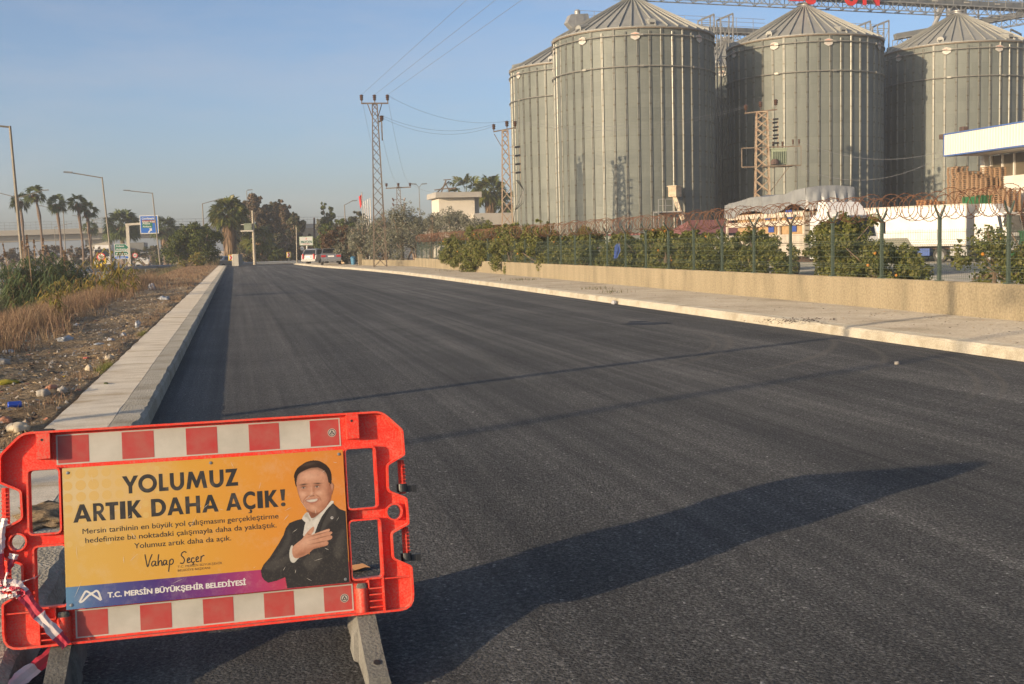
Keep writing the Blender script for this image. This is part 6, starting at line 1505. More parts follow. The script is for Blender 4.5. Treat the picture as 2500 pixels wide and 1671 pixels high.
lamp(277, 553, 262, 8.0, 'small far lamp left of the bushy palm', ((-1, 3.2),), rise=.9, r=.1)
lamp(133, 554, 228, 7, 'small far lamp on the overpass behind the third palm', ((1, 2.3),), rise=.5, r=.09)
lamp(494, 497, 150, 8.6, 'street lamp with its arm to the right above the green tree', ((1, 1.9),), rise=.5, r=.1)
lamp(841, 500, 155, 8.4, 'street lamp left of the flag poles, before a dark tree', ((1, 1.0),), rise=.5, r=.1)
lamp(1023, 457, 152, 9.8, 'thin lamp with two short arms right of the far lattice pole', ((-1, .35), (1, .35)), rise=.4, r=.07)
lamp(602, 466, 168, 10.6, 'thin mast standing up out of the dark trees', ((1, .12),), rise=.1, r=.07)
lamp(761, 556, 268, 7.5, 'small lamp on the far overpass beside the wooden pole', ((1, 1.6),), rise=.3, r=.11)
# lamps further back along the road, outside the picture, whose shadows cross the road
def lamp_at(x, y, label, h=9.4):
    src = [o for o in bpy.data.objects if o.get('label', '').startswith('nearest tall street lamp')][0]
    return copy_tree(src, (x, y, -.5), 0, label)
lamp_at(-12.9, 4.75, 'street lamp beside the camera casting the sharper shadow on the road'); lamp_at(-26.0, -4.9, 'median street lamp beside the camera casting the softer road shadow')

# ================================================================== SIGNS
S_GREEN, S_BLUE, S_WHITE, S_BROWN = mat('sign green', (.01, .15, .085), .4), mat('sign blue', (.015, .13, .5), .4), mat('sign white', (.68, .66, .6), .45), mat('sign brown', (.25, .06, .03), .45)
S_RED, S_YEL, S_BLK = mat('sign red', (.6, .025, .02), .4), mat('sign yellow', (.75, .5, .02), .45), mat('sign black', (.02, .02, .02), .5)
def face(par, loops, m, name, y, x=0, z_=0):
    me_ = flat_mesh(loops); me_.transform(STAND); me_.transform(Matrix.Translation((x, y, z_))); me_.materials.append(m); return link(name, me_, par)
def plate(par, loop, m, name, y=0.0, th=.03, x=0, z_=0):
    me_ = flat_mesh([loop], th / 2); me_.transform(STAND); me_.transform(Matrix.Translation((x, y, z_))); me_.materials.append(m); return link(name, me_, par)
def wtext(par, body, x0, x1, z0, h, m, y, bold=.03):
    """sign lettering; heavier strokes by laying the same letters again slightly beside themselves"""
    me_ = text_mesh(body, 1, 0); co = [v.co.copy() for v in me_.vertices]; fs = [tuple(p.vertices) for p in me_.polygons]; bpy.data.meshes.remove(me_)
    mnx, mxx = min(c.x for c in co), max(c.x for c in co); s = h / .73; k_ = (x1 - x0) / (mxx - mnx); vs, ff = [], []
    for q, (dx, dz) in enumerate(((0, 0), (bold, 0), (-bold, 0), (0, bold * .7), (0, -bold * .7))):
        o = len(vs); vs += [(x0 + (c.x - mnx) * k_ + dx * h, y - .0006 * q, z0 + c.y * s + dz * h) for c in co]; ff += [tuple(i + o for i in f) for f in fs]
    me_ = bpy.data.meshes.new('lettering'); me_.from_pydata(vs, [], [f[:] for f in ff]); me_.transform(Matrix.Identity(4)); me_.materials.append(m); me_.update(); return link('lettering', me_, par)
def rect(x0, x1, y0, y1): return [(x0, y0), (x1, y0), (x1, y1), (x0, y1)]
# blue overhead sign on a cantilever post
y = 165; u = y / math.cos(.1) / 2650.0
p = PY(316, 647, y); t = thing('overhead_sign', 'blue overhead direction sign on a concrete coloured cantilever post', 'road sign', (p.x, p.y, -.55), rad(-2), 'direction signs')
pz = lambda px, py: PY(px, py, y) - Vector(t.location)
top, tl, br = pz(316, 549), pz(341, 527), pz(388.5, 570.5)
b = MB(); b.box((0, 0, top.z / 2), (.42, .36, top.z)); b.bar((-.25, 0, top.z), (tl.x + .3, 0, top.z + .12), .3); b.build('post', mat('cream post', (.5, .45, .36), .7), t)
W_, H_ = br.x - tl.x, tl.z - br.z
pl = plate(t, rect(tl.x, br.x, br.z, tl.z), S_WHITE, 'sign_panel', -.3, .06)
face(pl, [rect(tl.x + .1, br.x - .1, br.z + .1, tl.z - .1)], S_BLUE, 'blue_field', -.335)
wtext(pl, 'Çamlıyayla', tl.x + .28, tl.x + W_ * .78, tl.z - .52, .26, S_WHITE, -.34, .05)
face(pl, [rect(tl.x + .28, br.x - .38, tl.z - 1.05, tl.z - .64)], S_BROWN, 'brown_field', -.338); wtext(pl, 'Eshab-ı Kehf', tl.x + .36, br.x - .46, tl.z - .97, .24, S_WHITE, -.342, .05)
face(pl, [rect(tl.x + .28, tl.x + W_ * .68, br.z + .78, br.z + 1.62)], S_GREEN, 'green_field', -.338)
wtext(pl, 'Adana', tl.x + .36, tl.x + W_ * .55, br.z + 1.28, .24, S_WHITE, -.342, .05); wtext(pl, 'Ankara', tl.x + .36, tl.x + W_ * .6, br.z + .88, .24, S_WHITE, -.342, .05)
ax, az_ = tl.x + W_ * .42, br.z + .2
face(pl, [[(ax, az_), (ax + .12, az_ - .1), (ax + .42, az_ + .24), (ax + .52, az_ + .12), (ax + .54, az_ + .54), (ax + .14, az_ + .5), (ax + .28, az_ + .38)]], S_WHITE, 'arrow', -.34)
# stacked arrow signs
y = 150; p = PY(297, 650, y); t = thing('arrow_sign', 'stack of two green and one blue arrow direction boards', 'road sign', (p.x, p.y, -.55), 0, 'direction signs')
pz = lambda px, py: PY(px, py, y) - Vector(t.location)
b = MB(); tp_ = pz(297, 597).z; b.bar((-.55, .08, 0), (-.55, .08, tp_), .1); b.bar((.5, .08, 0), (.5, .08, tp_), .1); b.build('post', M_STEEL, t)
for (pa, pb, m, words) in (((279, 596), (315.5, 613), S_GREEN, ('Adana', 'Ankara')), ((279, 614), (316, 624.5), S_GREEN, ('Antalya',)), ((279.5, 625.5), (316.5, 632.5), S_BLUE, ('Tarsus',))):
    a, c = pz(*pa), pz(*pb); x0, x1, z1, z0 = a.x, c.x, a.z, c.z; tip = min(.45, (z1 - z0) * .5)
    def lp(e): return [(x0 + e, z0 + e), (x1 - tip - e * .4, z0 + e), (x1 - e * 1.4, (z0 + z1) / 2), (x1 - tip - e * .4, z1 - e), (x0 + e, z1 - e)]
    pl = plate(t, lp(0), S_WHITE, 'board', 0, .04); face(pl, [lp(.06)], m, 'board_field', -.024)
    for i, wd in enumerate(words):
        hh = (z1 - z0 - .16) / len(words); wtext(pl, wd, x0 + .17, x0 + .17 + .19 * len(wd), z1 - .08 - hh * (i + 1) + hh * .18, hh * .6, S_WHITE, -.03, .05)
# round fifty sign with black and yellow chevrons
def circ(r, n=26): return [(r * math.cos(2 * math.pi * i / n), r * math.sin(2 * math.pi * i / n)) for i in range(n)]
y = 92; p = PY(246.5, 627.6, y); t = thing('speed_sign', 'round red ringed fifty speed limit sign on a thin post', 'road sign', (p.x, p.y, -.6), rad(-8), 'round road signs')
zc = p.z + .6; b = MB(); b.bar((0, .05, 0), (0, .05, zc), .06); b.build('post', M_STEEL, t)
pl = plate(t, circ(.31), S_RED, 'sign_disc', 0, .02, 0, zc); face(pl, [circ(.235)], S_WHITE, 'white_field', -.013, 0, zc)
wtext(pl, '50', -.17, .17, zc - .12, .24, S_BLK, -.018, .03)
def chevron_board(parent_pt, y, w, h, label, m_bg, m_fg, zb, left=False, rot=0.0, group='chevron boards', white=False):
    p = PY(*parent_pt, y); t = thing('chevron_board', label, 'road sign', (p.x, p.y, zb), rot, group); zc = p.z - zb
    b = MB(); b.bar((0, .04, 0), (0, .04, zc), .06); b.build('post', M_STEEL, t)
    pl = plate(t, rect(-w / 2, w / 2, zc - h / 2, zc + h / 2), m_bg, 'board', 0, .03)
    s = -1 if left else 1
    if white: face(pl, [rect(-w * .38, w * .38, zc - h * .4, zc + h * .4)], S_WHITE, 'white_field', -.018)
    a = w * (.3 if white else .36); 
    lps = [[(s * (-a), zc - h * .4), (s * (-a * .1), zc - h * .4), (s * a * .75, zc), (s * (-a * .1), zc + h * .4), (s * (-a), zc + h * .4), (s * (-a * .2), zc)]]
    if s < 0: lps = [l[::-1] for l in lps]
    o = face(pl, lps, m_fg, 'chevron', -.022); return t
chevron_board((250.5, 638), 93.5, .5, .42, 'yellow board with black upward chevron under the fifty sign', S_YEL, S_BLK, -.6, False, 0)
chevron_board((242, 650), 91, .42, .36, 'low yellow board with black right chevron by the guardrail', S_YEL, S_BLK, -.6)
chevron_board((564, 629.5), 121, .56, .6, 'yellow board with red chevron beside the concrete kiosk', S_YEL, S_RED, -.1, white=True)
chevron_board((705, 622.5), 124, .48, .6, 'yellow board with red chevron in the weeds left of the parked cars', S_YEL, S_RED, -.1, white=True)
y = 163; p = PY(329.6, 624, y); t = thing('speed_sign', 'far round red ringed speed sign below the blue sign', 'road sign', (p.x, p.y, -.6), 0, 'round road signs')
zc = p.z + .6; b = MB(); b.bar((0, .05, 0), (0, .05, zc), .07); b.build('post', M_STEEL, t); pl = plate(t, circ(.34), S_RED, 'sign_disc', 0, .02, 0, zc); face(pl, [circ(.25)], S_WHITE, 'white_field', -.013, 0, zc); wtext(pl, '50', -.17, .17, zc - .12, .24, S_BLK, -.018, .03)
y = 119; p = PY(737.5, 607, y); t = thing('round_sign', 'small round white sign left of the green lettered board', 'road sign', (p.x, p.y, 0), 0, 'round road signs')
b = MB(); b.bar((0, .05, 0), (0, .05, p.z), .07); b.build('post', M_CHASSIS, t); pl = plate(t, circ(.21), S_WHITE, 'sign_disc', 0, .02, 0, p.z); face(pl, [rect(-.05, .05, -.07, .07)], mat('pale grey ink', (.45, .43, .42), .5), 'symbol', -.013, 0, p.z)
# company board
y = 116; p = PY(747.5, 588, y); t = thing('company_board', 'white company board with green lettering on a single post', 'sign board', (p.x, p.y, 0)); q = PY(730.5, 578.5, y), PY(764, 599, y)
x0, x1, z0, z1 = q[0].x - p.x, q[1].x - p.x, q[1].z, q[0].z
b = MB(); b.tube([(0.05, .12, 0), (.05, .12, z1 - .1)], .07, 8); b.build('post', S_WHITE, t)
pl = plate(t, rect(x0, x1, z0, z1), mat('pale green frame', (.5, .6, .4), .5), 'board', 0, .1); face(pl, [rect(x0 + .05, x1 - .05, z0 + .05, z1 - .05)], S_WHITE, 'board_face', -.055)
wtext(pl, 'MAYDEN', x0 + .15, x1 - .1, z0 + .2, .28, S_GREEN, -.06, .03); face(pl, [rect(x0 + .3, x0 + .95, z0 + .12, z0 + .15)], S_RED, 'thin_line', -.06)
face(pl, [[(0, 0), (.07, .05), (.05, .17), (.0, .24), (-.03, .13)]], mat('pink emblem', (.7, .25, .15), .5), 'emblem', -.06, (x0 + x1) / 2, z0 + .55)
# guardrails along the highway and the slip road
M_GUARD = mat('galvanised guardrail', (.33, .35, .36), .5, .3, col2=(.26, .27, .28), scale=2)
def guardrail(pts, zb, label, step=2.0, two=False):
    t = thing('guardrail', label, 'guardrail', group='guardrails'); b = MB(); prof = [(0, .45), (.05, .5), (0, .55), (0, .6), (.05, .66), (0, .75)]
    P = [Vector(p) for p in pts]
    for p, q in zip(P, P[1:]):
        d = (q - p).normalized(); n_ = Vector((d.y, -d.x, 0)); o = len(b.v)
        for e in (p, q): b.v += [tuple(e + n_ * (s + .06) + Vector((0, 0, h + zb))) for s, h in prof]
        m_ = len(prof)
        for i in range(m_ - 1): b.f.append((o + i, o + i + 1, o + m_ + i + 1, o + m_ + i)); b.mi.append(0)
    b.build('rail', M_GUARD, t); b = MB()
    for p, q in zip(P, P[1:]):
        L = (q - p).length
        for i in range(int(L / step) + 1):
            a = p.lerp(q, min(1, i * step / L)); b.box((a.x, a.y, zb + .36), (.1, .07, .74))
    b.build('guard_posts', M_GUARD, t); return t
guardrail([(-12.75, 30, 0), (-12.75, 100, 0), (-10.8, 116, 0), (-5, 126.2, 0), (3, 127.6, 0), (12, 128.2, 0)], -.6 + .12, 'long guardrail nearest the ditch, curving right at its far end')
guardrail([(-25, 20, 0), (-25, 220, 0)], -.6, 'guardrail of the median behind the first carriageway')
guardrail([(-39.5, 20, 0), (-39.5, 220, 0)], -.6, 'guardrail along the far side of the highway')

# ================================================================== VEHICLES ON THE ROADS
M_SILV = mat('silver car paint', (.27, .265, .255), .3, .5, col2=(.3, .29, .28), scale=2)
M_BLUEC = mat('dull blue silver paint', (.22, .26, .3), .3, .5)
M_PLATE = mat('number plate', (.7, .68, .64), .5)
def car(name, label, loc, rz, paint, L=4.4, W_=1.74, H_=1.43, wagon=False):
    """front towards +y"""
    t = thing(name, label, 'car', loc, rz); hw = W_ / 2
    low = [(-L / 2, .32), (-L / 2 - .02, .55), (-L / 2 + .05, .92), (-L * .36 if not wagon else -L / 2 + .1, .98), (L * .2, .96), (L * .46, .78), (L / 2, .6), (L / 2, .3)]
    top = [(-L * .36, .97), (-L * .2, H_), (L * .06, H_), (L * .22, .95)] if not wagon else [(-L / 2 + .07, .97), (-L / 2 + .32, H_ - .06), (-L * .3, H_), (L * .08, H_ - .03), (L * .3, .96)]
    b = MB(); n = len(low); ins = [.08, .03, .0, .0, .0, .04, .1, .12]
    vs = [(-hw + i, y, z_) for (y, z_), i in zip(low, ins)] + [(hw - i, y, z_) for (y, z_), i in zip(low, ins)]
    b.add(vs, [tuple(range(n)), tuple(range(2 * n - 1, n - 1, -1))] + [(i, i + n, (i + 1) % n + n, (i + 1) % n) for i in range(n)])
    m_ = len(top); ti = [.06] + [.2] * (m_ - 2) + [.08]
    vs = [(-hw + i, y, z_) for (y, z_), i in zip(top, ti)] + [(hw - i, y, z_) for (y, z_), i in zip(top, ti)]
    b.add(vs, [tuple(range(m_)), tuple(range(2 * m_ - 1, m_ - 1, -1))] + [(i, i + m_, (i + 1) % m_ + m_, (i + 1) % m_) for i in range(m_ - 1)])
    body = b.build('body', paint, t)
    r0, r1 = Vector((0, top[0][0], top[0][1])), Vector((0, top[1][0], top[1][1])); d = (r1 - r0); nn = Vector((0, -d.z, d.y)).normalized() * .012
    b = MB(); A_, B_ = r0 + d * .12 + nn, r0 + d * .88 + nn; b.add([(-hw + .16, A_.y, A_.z), (hw - .16, A_.y, A_.z), (hw - .27, B_.y, B_.z), (-hw + .27, B_.y, B_.z)], [(0, 1, 2, 3)]); b.build('rear_window', M_GLASS, body)
    f0, f1 = Vector((0, *top[-1])), Vector((0, *top[-2])); d = f1 - f0; nn = Vector((0, d.z, -d.y)).normalized() * .012
    b = MB(); A_, B_ = f0 + d * .1 + nn, f0 + d * .9 + nn; b.add([(-hw + .17, A_.y, A_.z), (hw - .17, A_.y, A_.z), (hw - .26, B_.y, B_.z), (-hw + .26, B_.y, B_.z)], [(3, 2, 1, 0)]); b.build('windscreen', M_GLASS, body)
    for s in (-1, 1):
        ya, yb = top[1][0] + .02 - (.3 if not wagon else .1), top[-2][0] + .45
        b = MB(); zt_ = H_ - .1
        def xx(z_): return s * (hw - .06 - (z_ - .97) / (H_ - .97) * .14 + .012)
        for a0, a1 in ((ya, ya + (yb - ya) * .47), (ya + (yb - ya) * .52, yb)):
            sh0 = .22 if a0 == ya else 0; sh1 = .3 if a1 == yb else 0
            b.add([(xx(1.0), a0, 1.0), (xx(1.0), a1, 1.0), (xx(zt_), a1 - sh1, zt_), (xx(zt_), a0 + sh0, zt_)], [(0, 1, 2, 3)])
        b.build('side_window', M_GLASS, body)
        b = MB(); b.box((s * (hw - .24), -L / 2 + .0, .78), (.38, .1, .17) if not wagon else (.16, .14, .5)); b.build('tail_light', M_REDL, body)
        b = MB(); b.box((s * (hw - .25), L / 2 - .04, .66), (.36, .1, .15)); b.build('headlight', MATS['headlight glass'], body)
        for y in (-L * .3, L * .31): wheel(t, (s * (hw - .12), y, .31), .31, .2)
    b = MB(); b.box((0, -L / 2 - .03, .76), (.52, .04, .13)); b.build('number_plate', M_PLATE, body)
    b = MB(); b.box((0, -L / 2 - .02, .45), (W_ - .12, .12, .2)); b.build('bumper', paint, body)
    return t
car('parked_car', 'silver saloon seen from behind under the brown leaved tree', (7.95, 99, .12), rad(-4), M_SILV)
car('parked_car', 'silver estate car with dark windows parked beside the saloon', (8.15, 110.2, .02), rad(-42), M_SILV, 4.5, 1.76, 1.52, True)
p = PY(551, 645, 126); car('passing_car', 'blue grey car on the road beyond the left kerb end', (p.x, p.y + 1, -.42), rad(-40), M_BLUEC, 4.4)
p = PY(264, 640, 185); t = thing('highway_truck', 'white lorry on the highway behind the fifty sign', 'truck', (p.x - .6, p.y, -.57), rad(180))
b = MB(); b.box((0, -3.5, 2.2), (2.4, 6, 2.5)); b.build('box_body', M_WHITE, t); cab(t, -6.6, 2.4, 2.0, .7, 2.9, M_WHITE, False, False)
for y in (-8, -2, -1):
    for s in (-1, 1): wheel(t, (s * 1.0, y, .5), .5, .3)
bpy.context.view_layer.update()
t.rotation_euler.z = 0; t.location.y += 6
p = PY(347, 640, 178); t = thing('highway_van', 'small white van on the highway under the overpass', 'van', (p.x, p.y, -.57))
b = MB(); pr = [(0, .4), (0, 1.0), (.5, 1.5), (.9, 2.15), (4.6, 2.2), (4.7, .4)]; n = 6
vs = [(-.9, y, z_) for y, z_ in pr] + [(.9, y, z_) for y, z_ in pr]; b.add(vs, [tuple(range(n)), tuple(range(11, 5, -1))] + [(i, i + n, (i + 1) % n + n, (i + 1) % n) for i in range(n)]); vb = b.build('body', M_WHITE, t)
b = MB(); b.add([(-.75, .5, 1.52), (.75, .5, 1.52), (.68, .86, 2.06), (-.68, .86, 2.06)], [(0, 1, 2, 3)]); b.v = [(x, y - .04, z_ + .01) for x, y, z_ in b.v]; b.build('windscreen', M_GLASS, vb)
for y in (.8, 3.8):
    for s in (-1, 1): wheel(t, (s * .8, y, .33), .33, .2)
p = PY(333, 636, 190); t = thing('grey_trailer', 'dull grey lorry trailer behind the far speed sign', 'trailer', (p.x, p.y, -.57))
b = MB(); b.box((0, 4, 2.3), (2.5, 8, 2.9)); b.build('box_body', mat('grey canvas side', (.17, .17, .16), .7, col2=(.2, .2, .19), scale=1), t)
for y in (1, 2.3):
    for s in (-1, 1): wheel(t, (s * 1.0, y, .5), .5, .3)

# kiosk, concrete pole with transformer, poles, flags, bin, low walls
p = PY(581, 649, 118); t = thing('utility_kiosk', 'narrow concrete utility kiosk at the end of the road', 'kiosk', (p.x, p.y, 0), rad(-30))
b = MB(); b.box((0, 0, .56), (.62, .8, 1.15)); b.build('kiosk_body', mat('kiosk grey', (.3, .29, .26), .8), t); b = MB(); b.box((-.33, 0, .58), (.06, .86, 1.2)); b.build('kiosk_door', M_CREAMW, t); b = MB(); b.box((0, 0, 1.16), (.72, .9, .06)); b.build('kiosk_cap', M_GREYB, t)
p = PY(622, 646, 122); t = thing('concrete_pole', 'leaning concrete pole carrying a transformer platform', 'power pole', (p.x, p.y, 0)); tp_ = PY(616, 513, 122) - p
M_CPOLE = mat('concrete pole', (.44, .38, .28), .85, col2=(.36, .31, .23), scale=2)
b = MB(); b.tube([(0, 0, 0), (tp_.x, 0, tp_.z)], .17, 8, r2=.1); b.build('pole', M_CPOLE, t)
b = MB(); b.box((-.65, 0, 3.55), (1.3, .5, .14)); b.bar((-1.25, -.1, 4.2), (-.1, -.1, 4.25), .06); b.build('platform', M_CREAMW, t)
b = MB(); b.box((-.55, 0, 3.98), (.75, .5, .7)); b.build('transformer', M_TRAFO, t)
b = MB()
for i in range(7): b.bar((-.35, -.05, 4.6 + i * .22), (.15, -.05, 4.6 + i * .22), .05)
b.build('crossarms', M_TRUST, t)
for px, pt, pb, y, r_, lab, m in ((723.5, 555, 634, 126, .06, 'thin bare pole left of the company board', M_CPOLE), (767, 532, 615, 172, .16, 'dark wooden pole behind the company board', M_CHASSIS)):
    a, c = PY(px, pt, y), PY(px + 1, pb, y); b = MB(); b.tube([c - Vector((0, 0, .4)), a], r_, 8, r2=r_ * .8); tag(b.build('bare_pole', m), lab, 'pole')
M_FLAGP = mat('white flag pole', (.62, .57, .5), .5)
for i, (px, pt) in enumerate(((883.5, 472), (888.5, 493), (893.2, 491), (898, 489), (903.5, 487))):
    y = 136 + i * .8; a = PY(px, pt, y); t = thing('flag_pole', 'pole flying the red flag' if i == 0 else 'white bare flag pole in the row behind the olives', 'flag pole', (a.x, a.y, 0), 0, 'flag poles in a row')
    t['label'] = ['pole with the red flag, leftmost of the flag poles', 'bare white flag pole next to the red flag', 'bare white flag pole, third in the row of five', 'bare white flag pole, fourth in the row of five', 'bare white flag pole at the right end of the row'][i]
    b = MB(); b.tube([(0, 0, 0), (0, 0, a.z)], .07, 8, r2=.05); b.lathe((0, 0, a.z), [(.03, 0), (.07, .05), (.03, .12)], 8); b.build('pole', M_FLAGP if i else M_STEEL, t)
    if i == 0:
        b = MB(); n = 8
        for j in range(9):
            for q in range(n + 1):
                u, v = q / n, j / 8; b.v.append((-.02 - .36 * u * (1 - .35 * v), .12 * math.sin(u * 7 + v * 2) * u, a.z - .12 - 1.1 * v - .75 * u * (.4 + .5 * v)))
        for j in range(8):
            for q in range(n): b.f.append((j * 9 + q, j * 9 + q + 1, (j + 1) * 9 + q + 1, (j + 1) * 9 + q)); b.mi.append(0)
        b.build('flag', mat('red flag cloth', (.55, .02, .02), .7), t, smooth=True)
p = PY(863, 648, 95); t = thing('rubbish_bin', 'blue plastic rubbish bin at the wall pillar', 'bin', (p.x, p.y, .14))
b = MB(); b.lathe((0, 0, 0), [(.17, 0), (.21, .36), (.22, .54), (.24, .56), (.24, .6), (.18, .66), (.07, .68)], 14); b.build('bin_body', mat('blue bin plastic', (.06, .2, .33), .5), t); b = MB(); b.box((-.07, -.22, .58), (.16, .08, .04)); b.build('bin_handle', M_BLACKP, t)
b = MB(); a, c = PY(834, 648, 103), PY(864, 648, 101); b.add([(a.x, a.y, 0), (c.x, c.y, 0), (c.x, c.y, .85), (a.x, a.y, .8), (a.x, a.y + .3, 0), (c.x, c.y + .3, 0), (c.x, c.y + .3, .85), (a.x, a.y + .3, .8)], [(0, 1, 2, 3), (5, 4, 7, 6), (3, 2, 6, 7), (1, 5, 6, 2), (4, 0, 3, 7)])
tag(b.build('stone_wall', mat('patched stone wall', (.5, .42, .3), .9, col2=(.6, .4, .22), scale=3)), 'low patched stone wall behind the blue bin', 'wall')
# ================================================================== PALMS
L_FAN = leaf_mat('fan palm leaves', [(.085, .11, .03), (.11, .13, .04), (.06, .085, .025)], .25, .45)
L_FANY = leaf_mat('yellow green fan palm leaves', [(.09, .12, .025), (.16, .16, .035), (.06, .09, .02), (.2, .16, .04)], .25, .4)
L_DEAD = leaf_mat('dead palm fronds', [(.2, .12, .06), (.26, .17, .09), (.15, .09, .05)], .1)
M_PTRUNK = mat('palm trunk', (.14, .095, .065), .95, col2=(.22, .155, .11), scale=5, stretch=(1, 1, 2.5), bump=.8, bscale=12, bdist=.05)
def fan(rng, hub, d, size, blades=13, droop=.35):
    """one fan leaf: blades spreading from the hub in a tilted plane, their ends drooping"""
    d = d / np.linalg.norm(d); s = np.cross(d, [0, 0, 1.0]); s = s / (np.linalg.norm(s) + 1e-9); u = np.cross(s, d); tw = rng.uniform(-1.1, 1.1); s, u = s * math.cos(tw) + u * math.sin(tw), u * math.cos(tw) - s * math.sin(tw); out = []
    for a in np.linspace(-1.45, 1.45, blades) + rng.normal(0, .04, blades):
        t = d * math.cos(a) + s * math.sin(a); L = size * (1 - .15 * abs(a)) * rng.uniform(.85, 1.08)
        mid = hub + t * L * .62 + u * .06 * L; tip = hub + t * L + np.array([0, 0, -droop * L * (.5 + .35 * rng.random())])
        w = np.cross(t, u) * L * .085 + u * (.03 * L * (1 if rng.random() > .5 else -1))
        out += [hub, mid + w, tip, mid - w]
    return out
def palm(label, base, h, crown, nf, size, m, seed, skirt=0, tr=.2, lean=0.0, petiole=.9, group='palm trees', lumps=True, upright=.3):
    rng = np.random.default_rng(seed); rr = random.Random(seed); t = thing('palm_tree', label, 'palm tree', base, 0, group)
    b = MB(); pts = []; rs_ = []; n = 14
    for i in range(n + 1):
        u = i / n; pts.append((lean * u * u + .04 * math.sin(u * 7 + seed), 0, -.3 + (h + .3) * u)); bulge = 1.0
        if lumps and .58 < u < .92: bulge = 1.55 + .3 * math.sin(u * 60 + seed)
        rs_.append(tr * (1.35 - .55 * u) * bulge * (1 + rr.uniform(-.1, .1)))
    b.tube(pts, rs_, 9); b.build('trunk', M_PTRUNK, t)
    top = np.array([pts[-1][0], 0, h]); V = []
    for i in range(nf):
        az = 2.4 * i + rng.uniform(-.3, .3); el = math.radians(75 - 115 * ((i + .5) / nf) ** (1 - upright * .5)) + rng.uniform(-.12, .12)
        d = np.array([math.cos(az) * math.cos(el), math.sin(az) * math.cos(el), math.sin(el)]); pl_ = crown * petiole * rng.uniform(.75, 1.1)
        hub = top + d * pl_ + np.array([0, 0, -.12 * pl_ * max(0, 1 - abs(math.sin(el)))])
        V += fan(rng, hub, d + np.array([0, 0, -.25]), size * rng.uniform(.85, 1.12))
        s = np.cross(d, [0, 0, 1.0]); s = s / (np.linalg.norm(s) + 1e-9) * .03; V += [top - s, top + s, hub + s * .6, hub - s * .6]
    np_mesh('crown', V, 4, m, t)
    if skirt:
        V = []
        for i in range(int(150 + 60 * skirt)):
            az = rng.uniform(0, 6.28); z0 = h - rng.uniform(-.1, skirt * .75); L = skirt * rng.uniform(.3, .62); r0 = tr * 1.1; ro = crown * .42 * rng.uniform(.5, 1.1) * (1 - .45 * max(0, h - z0) / skirt)
            a = np.array([pts[-1][0] + r0 * math.cos(az), r0 * math.sin(az), z0]); c = np.array([pts[-1][0] + (r0 + ro) * math.cos(az + .1), (r0 + ro) * math.sin(az + .1), z0 - L]); mid = (a + c) / 2 + np.array([math.cos(az), math.sin(az), .3]) * ro * .25
            s = np.array([-math.sin(az), math.cos(az), 0]) * .1 * rng.uniform(.5, 1.3); V += [a, mid + s, c, mid - s]
        np_mesh('dead_fronds', V, 4, L_DEAD, t)
    return t
for i, (px, pt, y, h, lean, lab) in enumerate(((47, 492, 150, 8.0, -.3, 'leftmost tall palm behind the nearest lamp'), (86, 476, 148, 8.8, -.55, 'tallest slim palm of the left row'), (138, 499, 150, 7.8, -.25, 'slim palm third from the left'), (190, 498, 152, 7.9, -.3, 'slim palm fourth from the left, by the tall lamp'), (212, 515, 154, 7.2, -.2, 'slim palm close on the right of the fourth one'), (219, 556, 190, 6.0, -.1, 'short slim palm low beside the overpass pier'))):
    p = PY(px, pt, y); palm(lab, (p.x - lean, p.y, p.z - h), h, .85, 17, 1.0, L_FAN, 40 + i, .8, .125, lean, .8, 'slim fan palms in the highway median')
p = PY(297, 548, 178); palm('bushy palm behind the green arrow boards', (p.x, p.y, -.6), p.z + .3, 2.0, 70, 1.6, L_FAN, 51, 1.6, .3, 0, .8, 'stout fan palms', False)
p = PY(402, 556, 186); palm('stout palm with brown skirt behind the blue sign', (p.x, p.y, -.6), p.z + .5, 1.6, 52, 1.4, L_FAN, 52, 3.2, .28, 0, .8, 'stout fan palms', False)
p = PY(549, 524, 136); palm('big fan palm with long skirt of dead fronds behind the green tree', (p.x, p.y, -.2), p.z + .2, 1.7, 70, 1.45, L_FANY, 53, 4.2, .24, .4, .75, 'stout fan palms', False)
p = PY(634, 583, 140); palm('palm with drooping brown skirt behind the transformer pole', (p.x, p.y, -.2), p.z, 1.5, 40, 1.3, L_FANY, 54, 3.4, .24, 0, .8, 'stout fan palms', False)
p = PY(1139, 474, 158); palm('left one of the two palms above the white building', (p.x, p.y, 0), p.z, 2.2, 34, 1.6, L_FANY, 55, 1.8, .22, 0, .9, 'palms behind the white building', False)
p = PY(1197, 474, 154); palm('right hanging leaved palm above the grey parapet', (p.x, p.y, 0), p.z + .3, 1.8, 56, 1.5, L_FANY, 56, 3.0, .24, 0, .8, 'palms behind the white building', False)
p = PY(1243, 498, 152); palm('dark palm half hidden by the silo edge pole', (p.x, p.y, 0), p.z, 1.6, 24, 1.3, L_FAN, 57, 2.0, .3, 0, .8, 'palms behind the white building', False)

# ================================================================== TREES
p = PY(485, 640, 113); bush('green_tree', 'broad green leafy tree left of the road end', 'tree', (p.x, p.y, -.2), [((0, 0, 2.3), (2.6, 2.2, 1.9)), ((-1.2, 0, 2.9), (1.6, 1.6, 1.3)), ((1.0, 0, 3.0), (1.5, 1.5, 1.2)), ((-2.0, 0, 1.7), (1.5, 1.5, 1.2)), ((-.3, 0, 3.8), (.9, .9, .8))], 15000, .2, L_GREEN, 301, None, 0, 1.8, 20, .38, .14, 9)
p = PY(462, 650, 108); bush('yellowing_shrub', 'small yellow leaved shrub in front of the broad green tree', 'shrub', (p.x, p.y, -.2), [((.6, 0, .95), (.9, .6, .7)), ((-.6, 0, .6), (.5, .4, .45))], 900, .17, L_YELLOW, 302, None, 0, 1.8, 14, .4, .04, 8)
TG = 'dark trees beyond the road end'
M_DK = [L_DARK, L_DARKB]
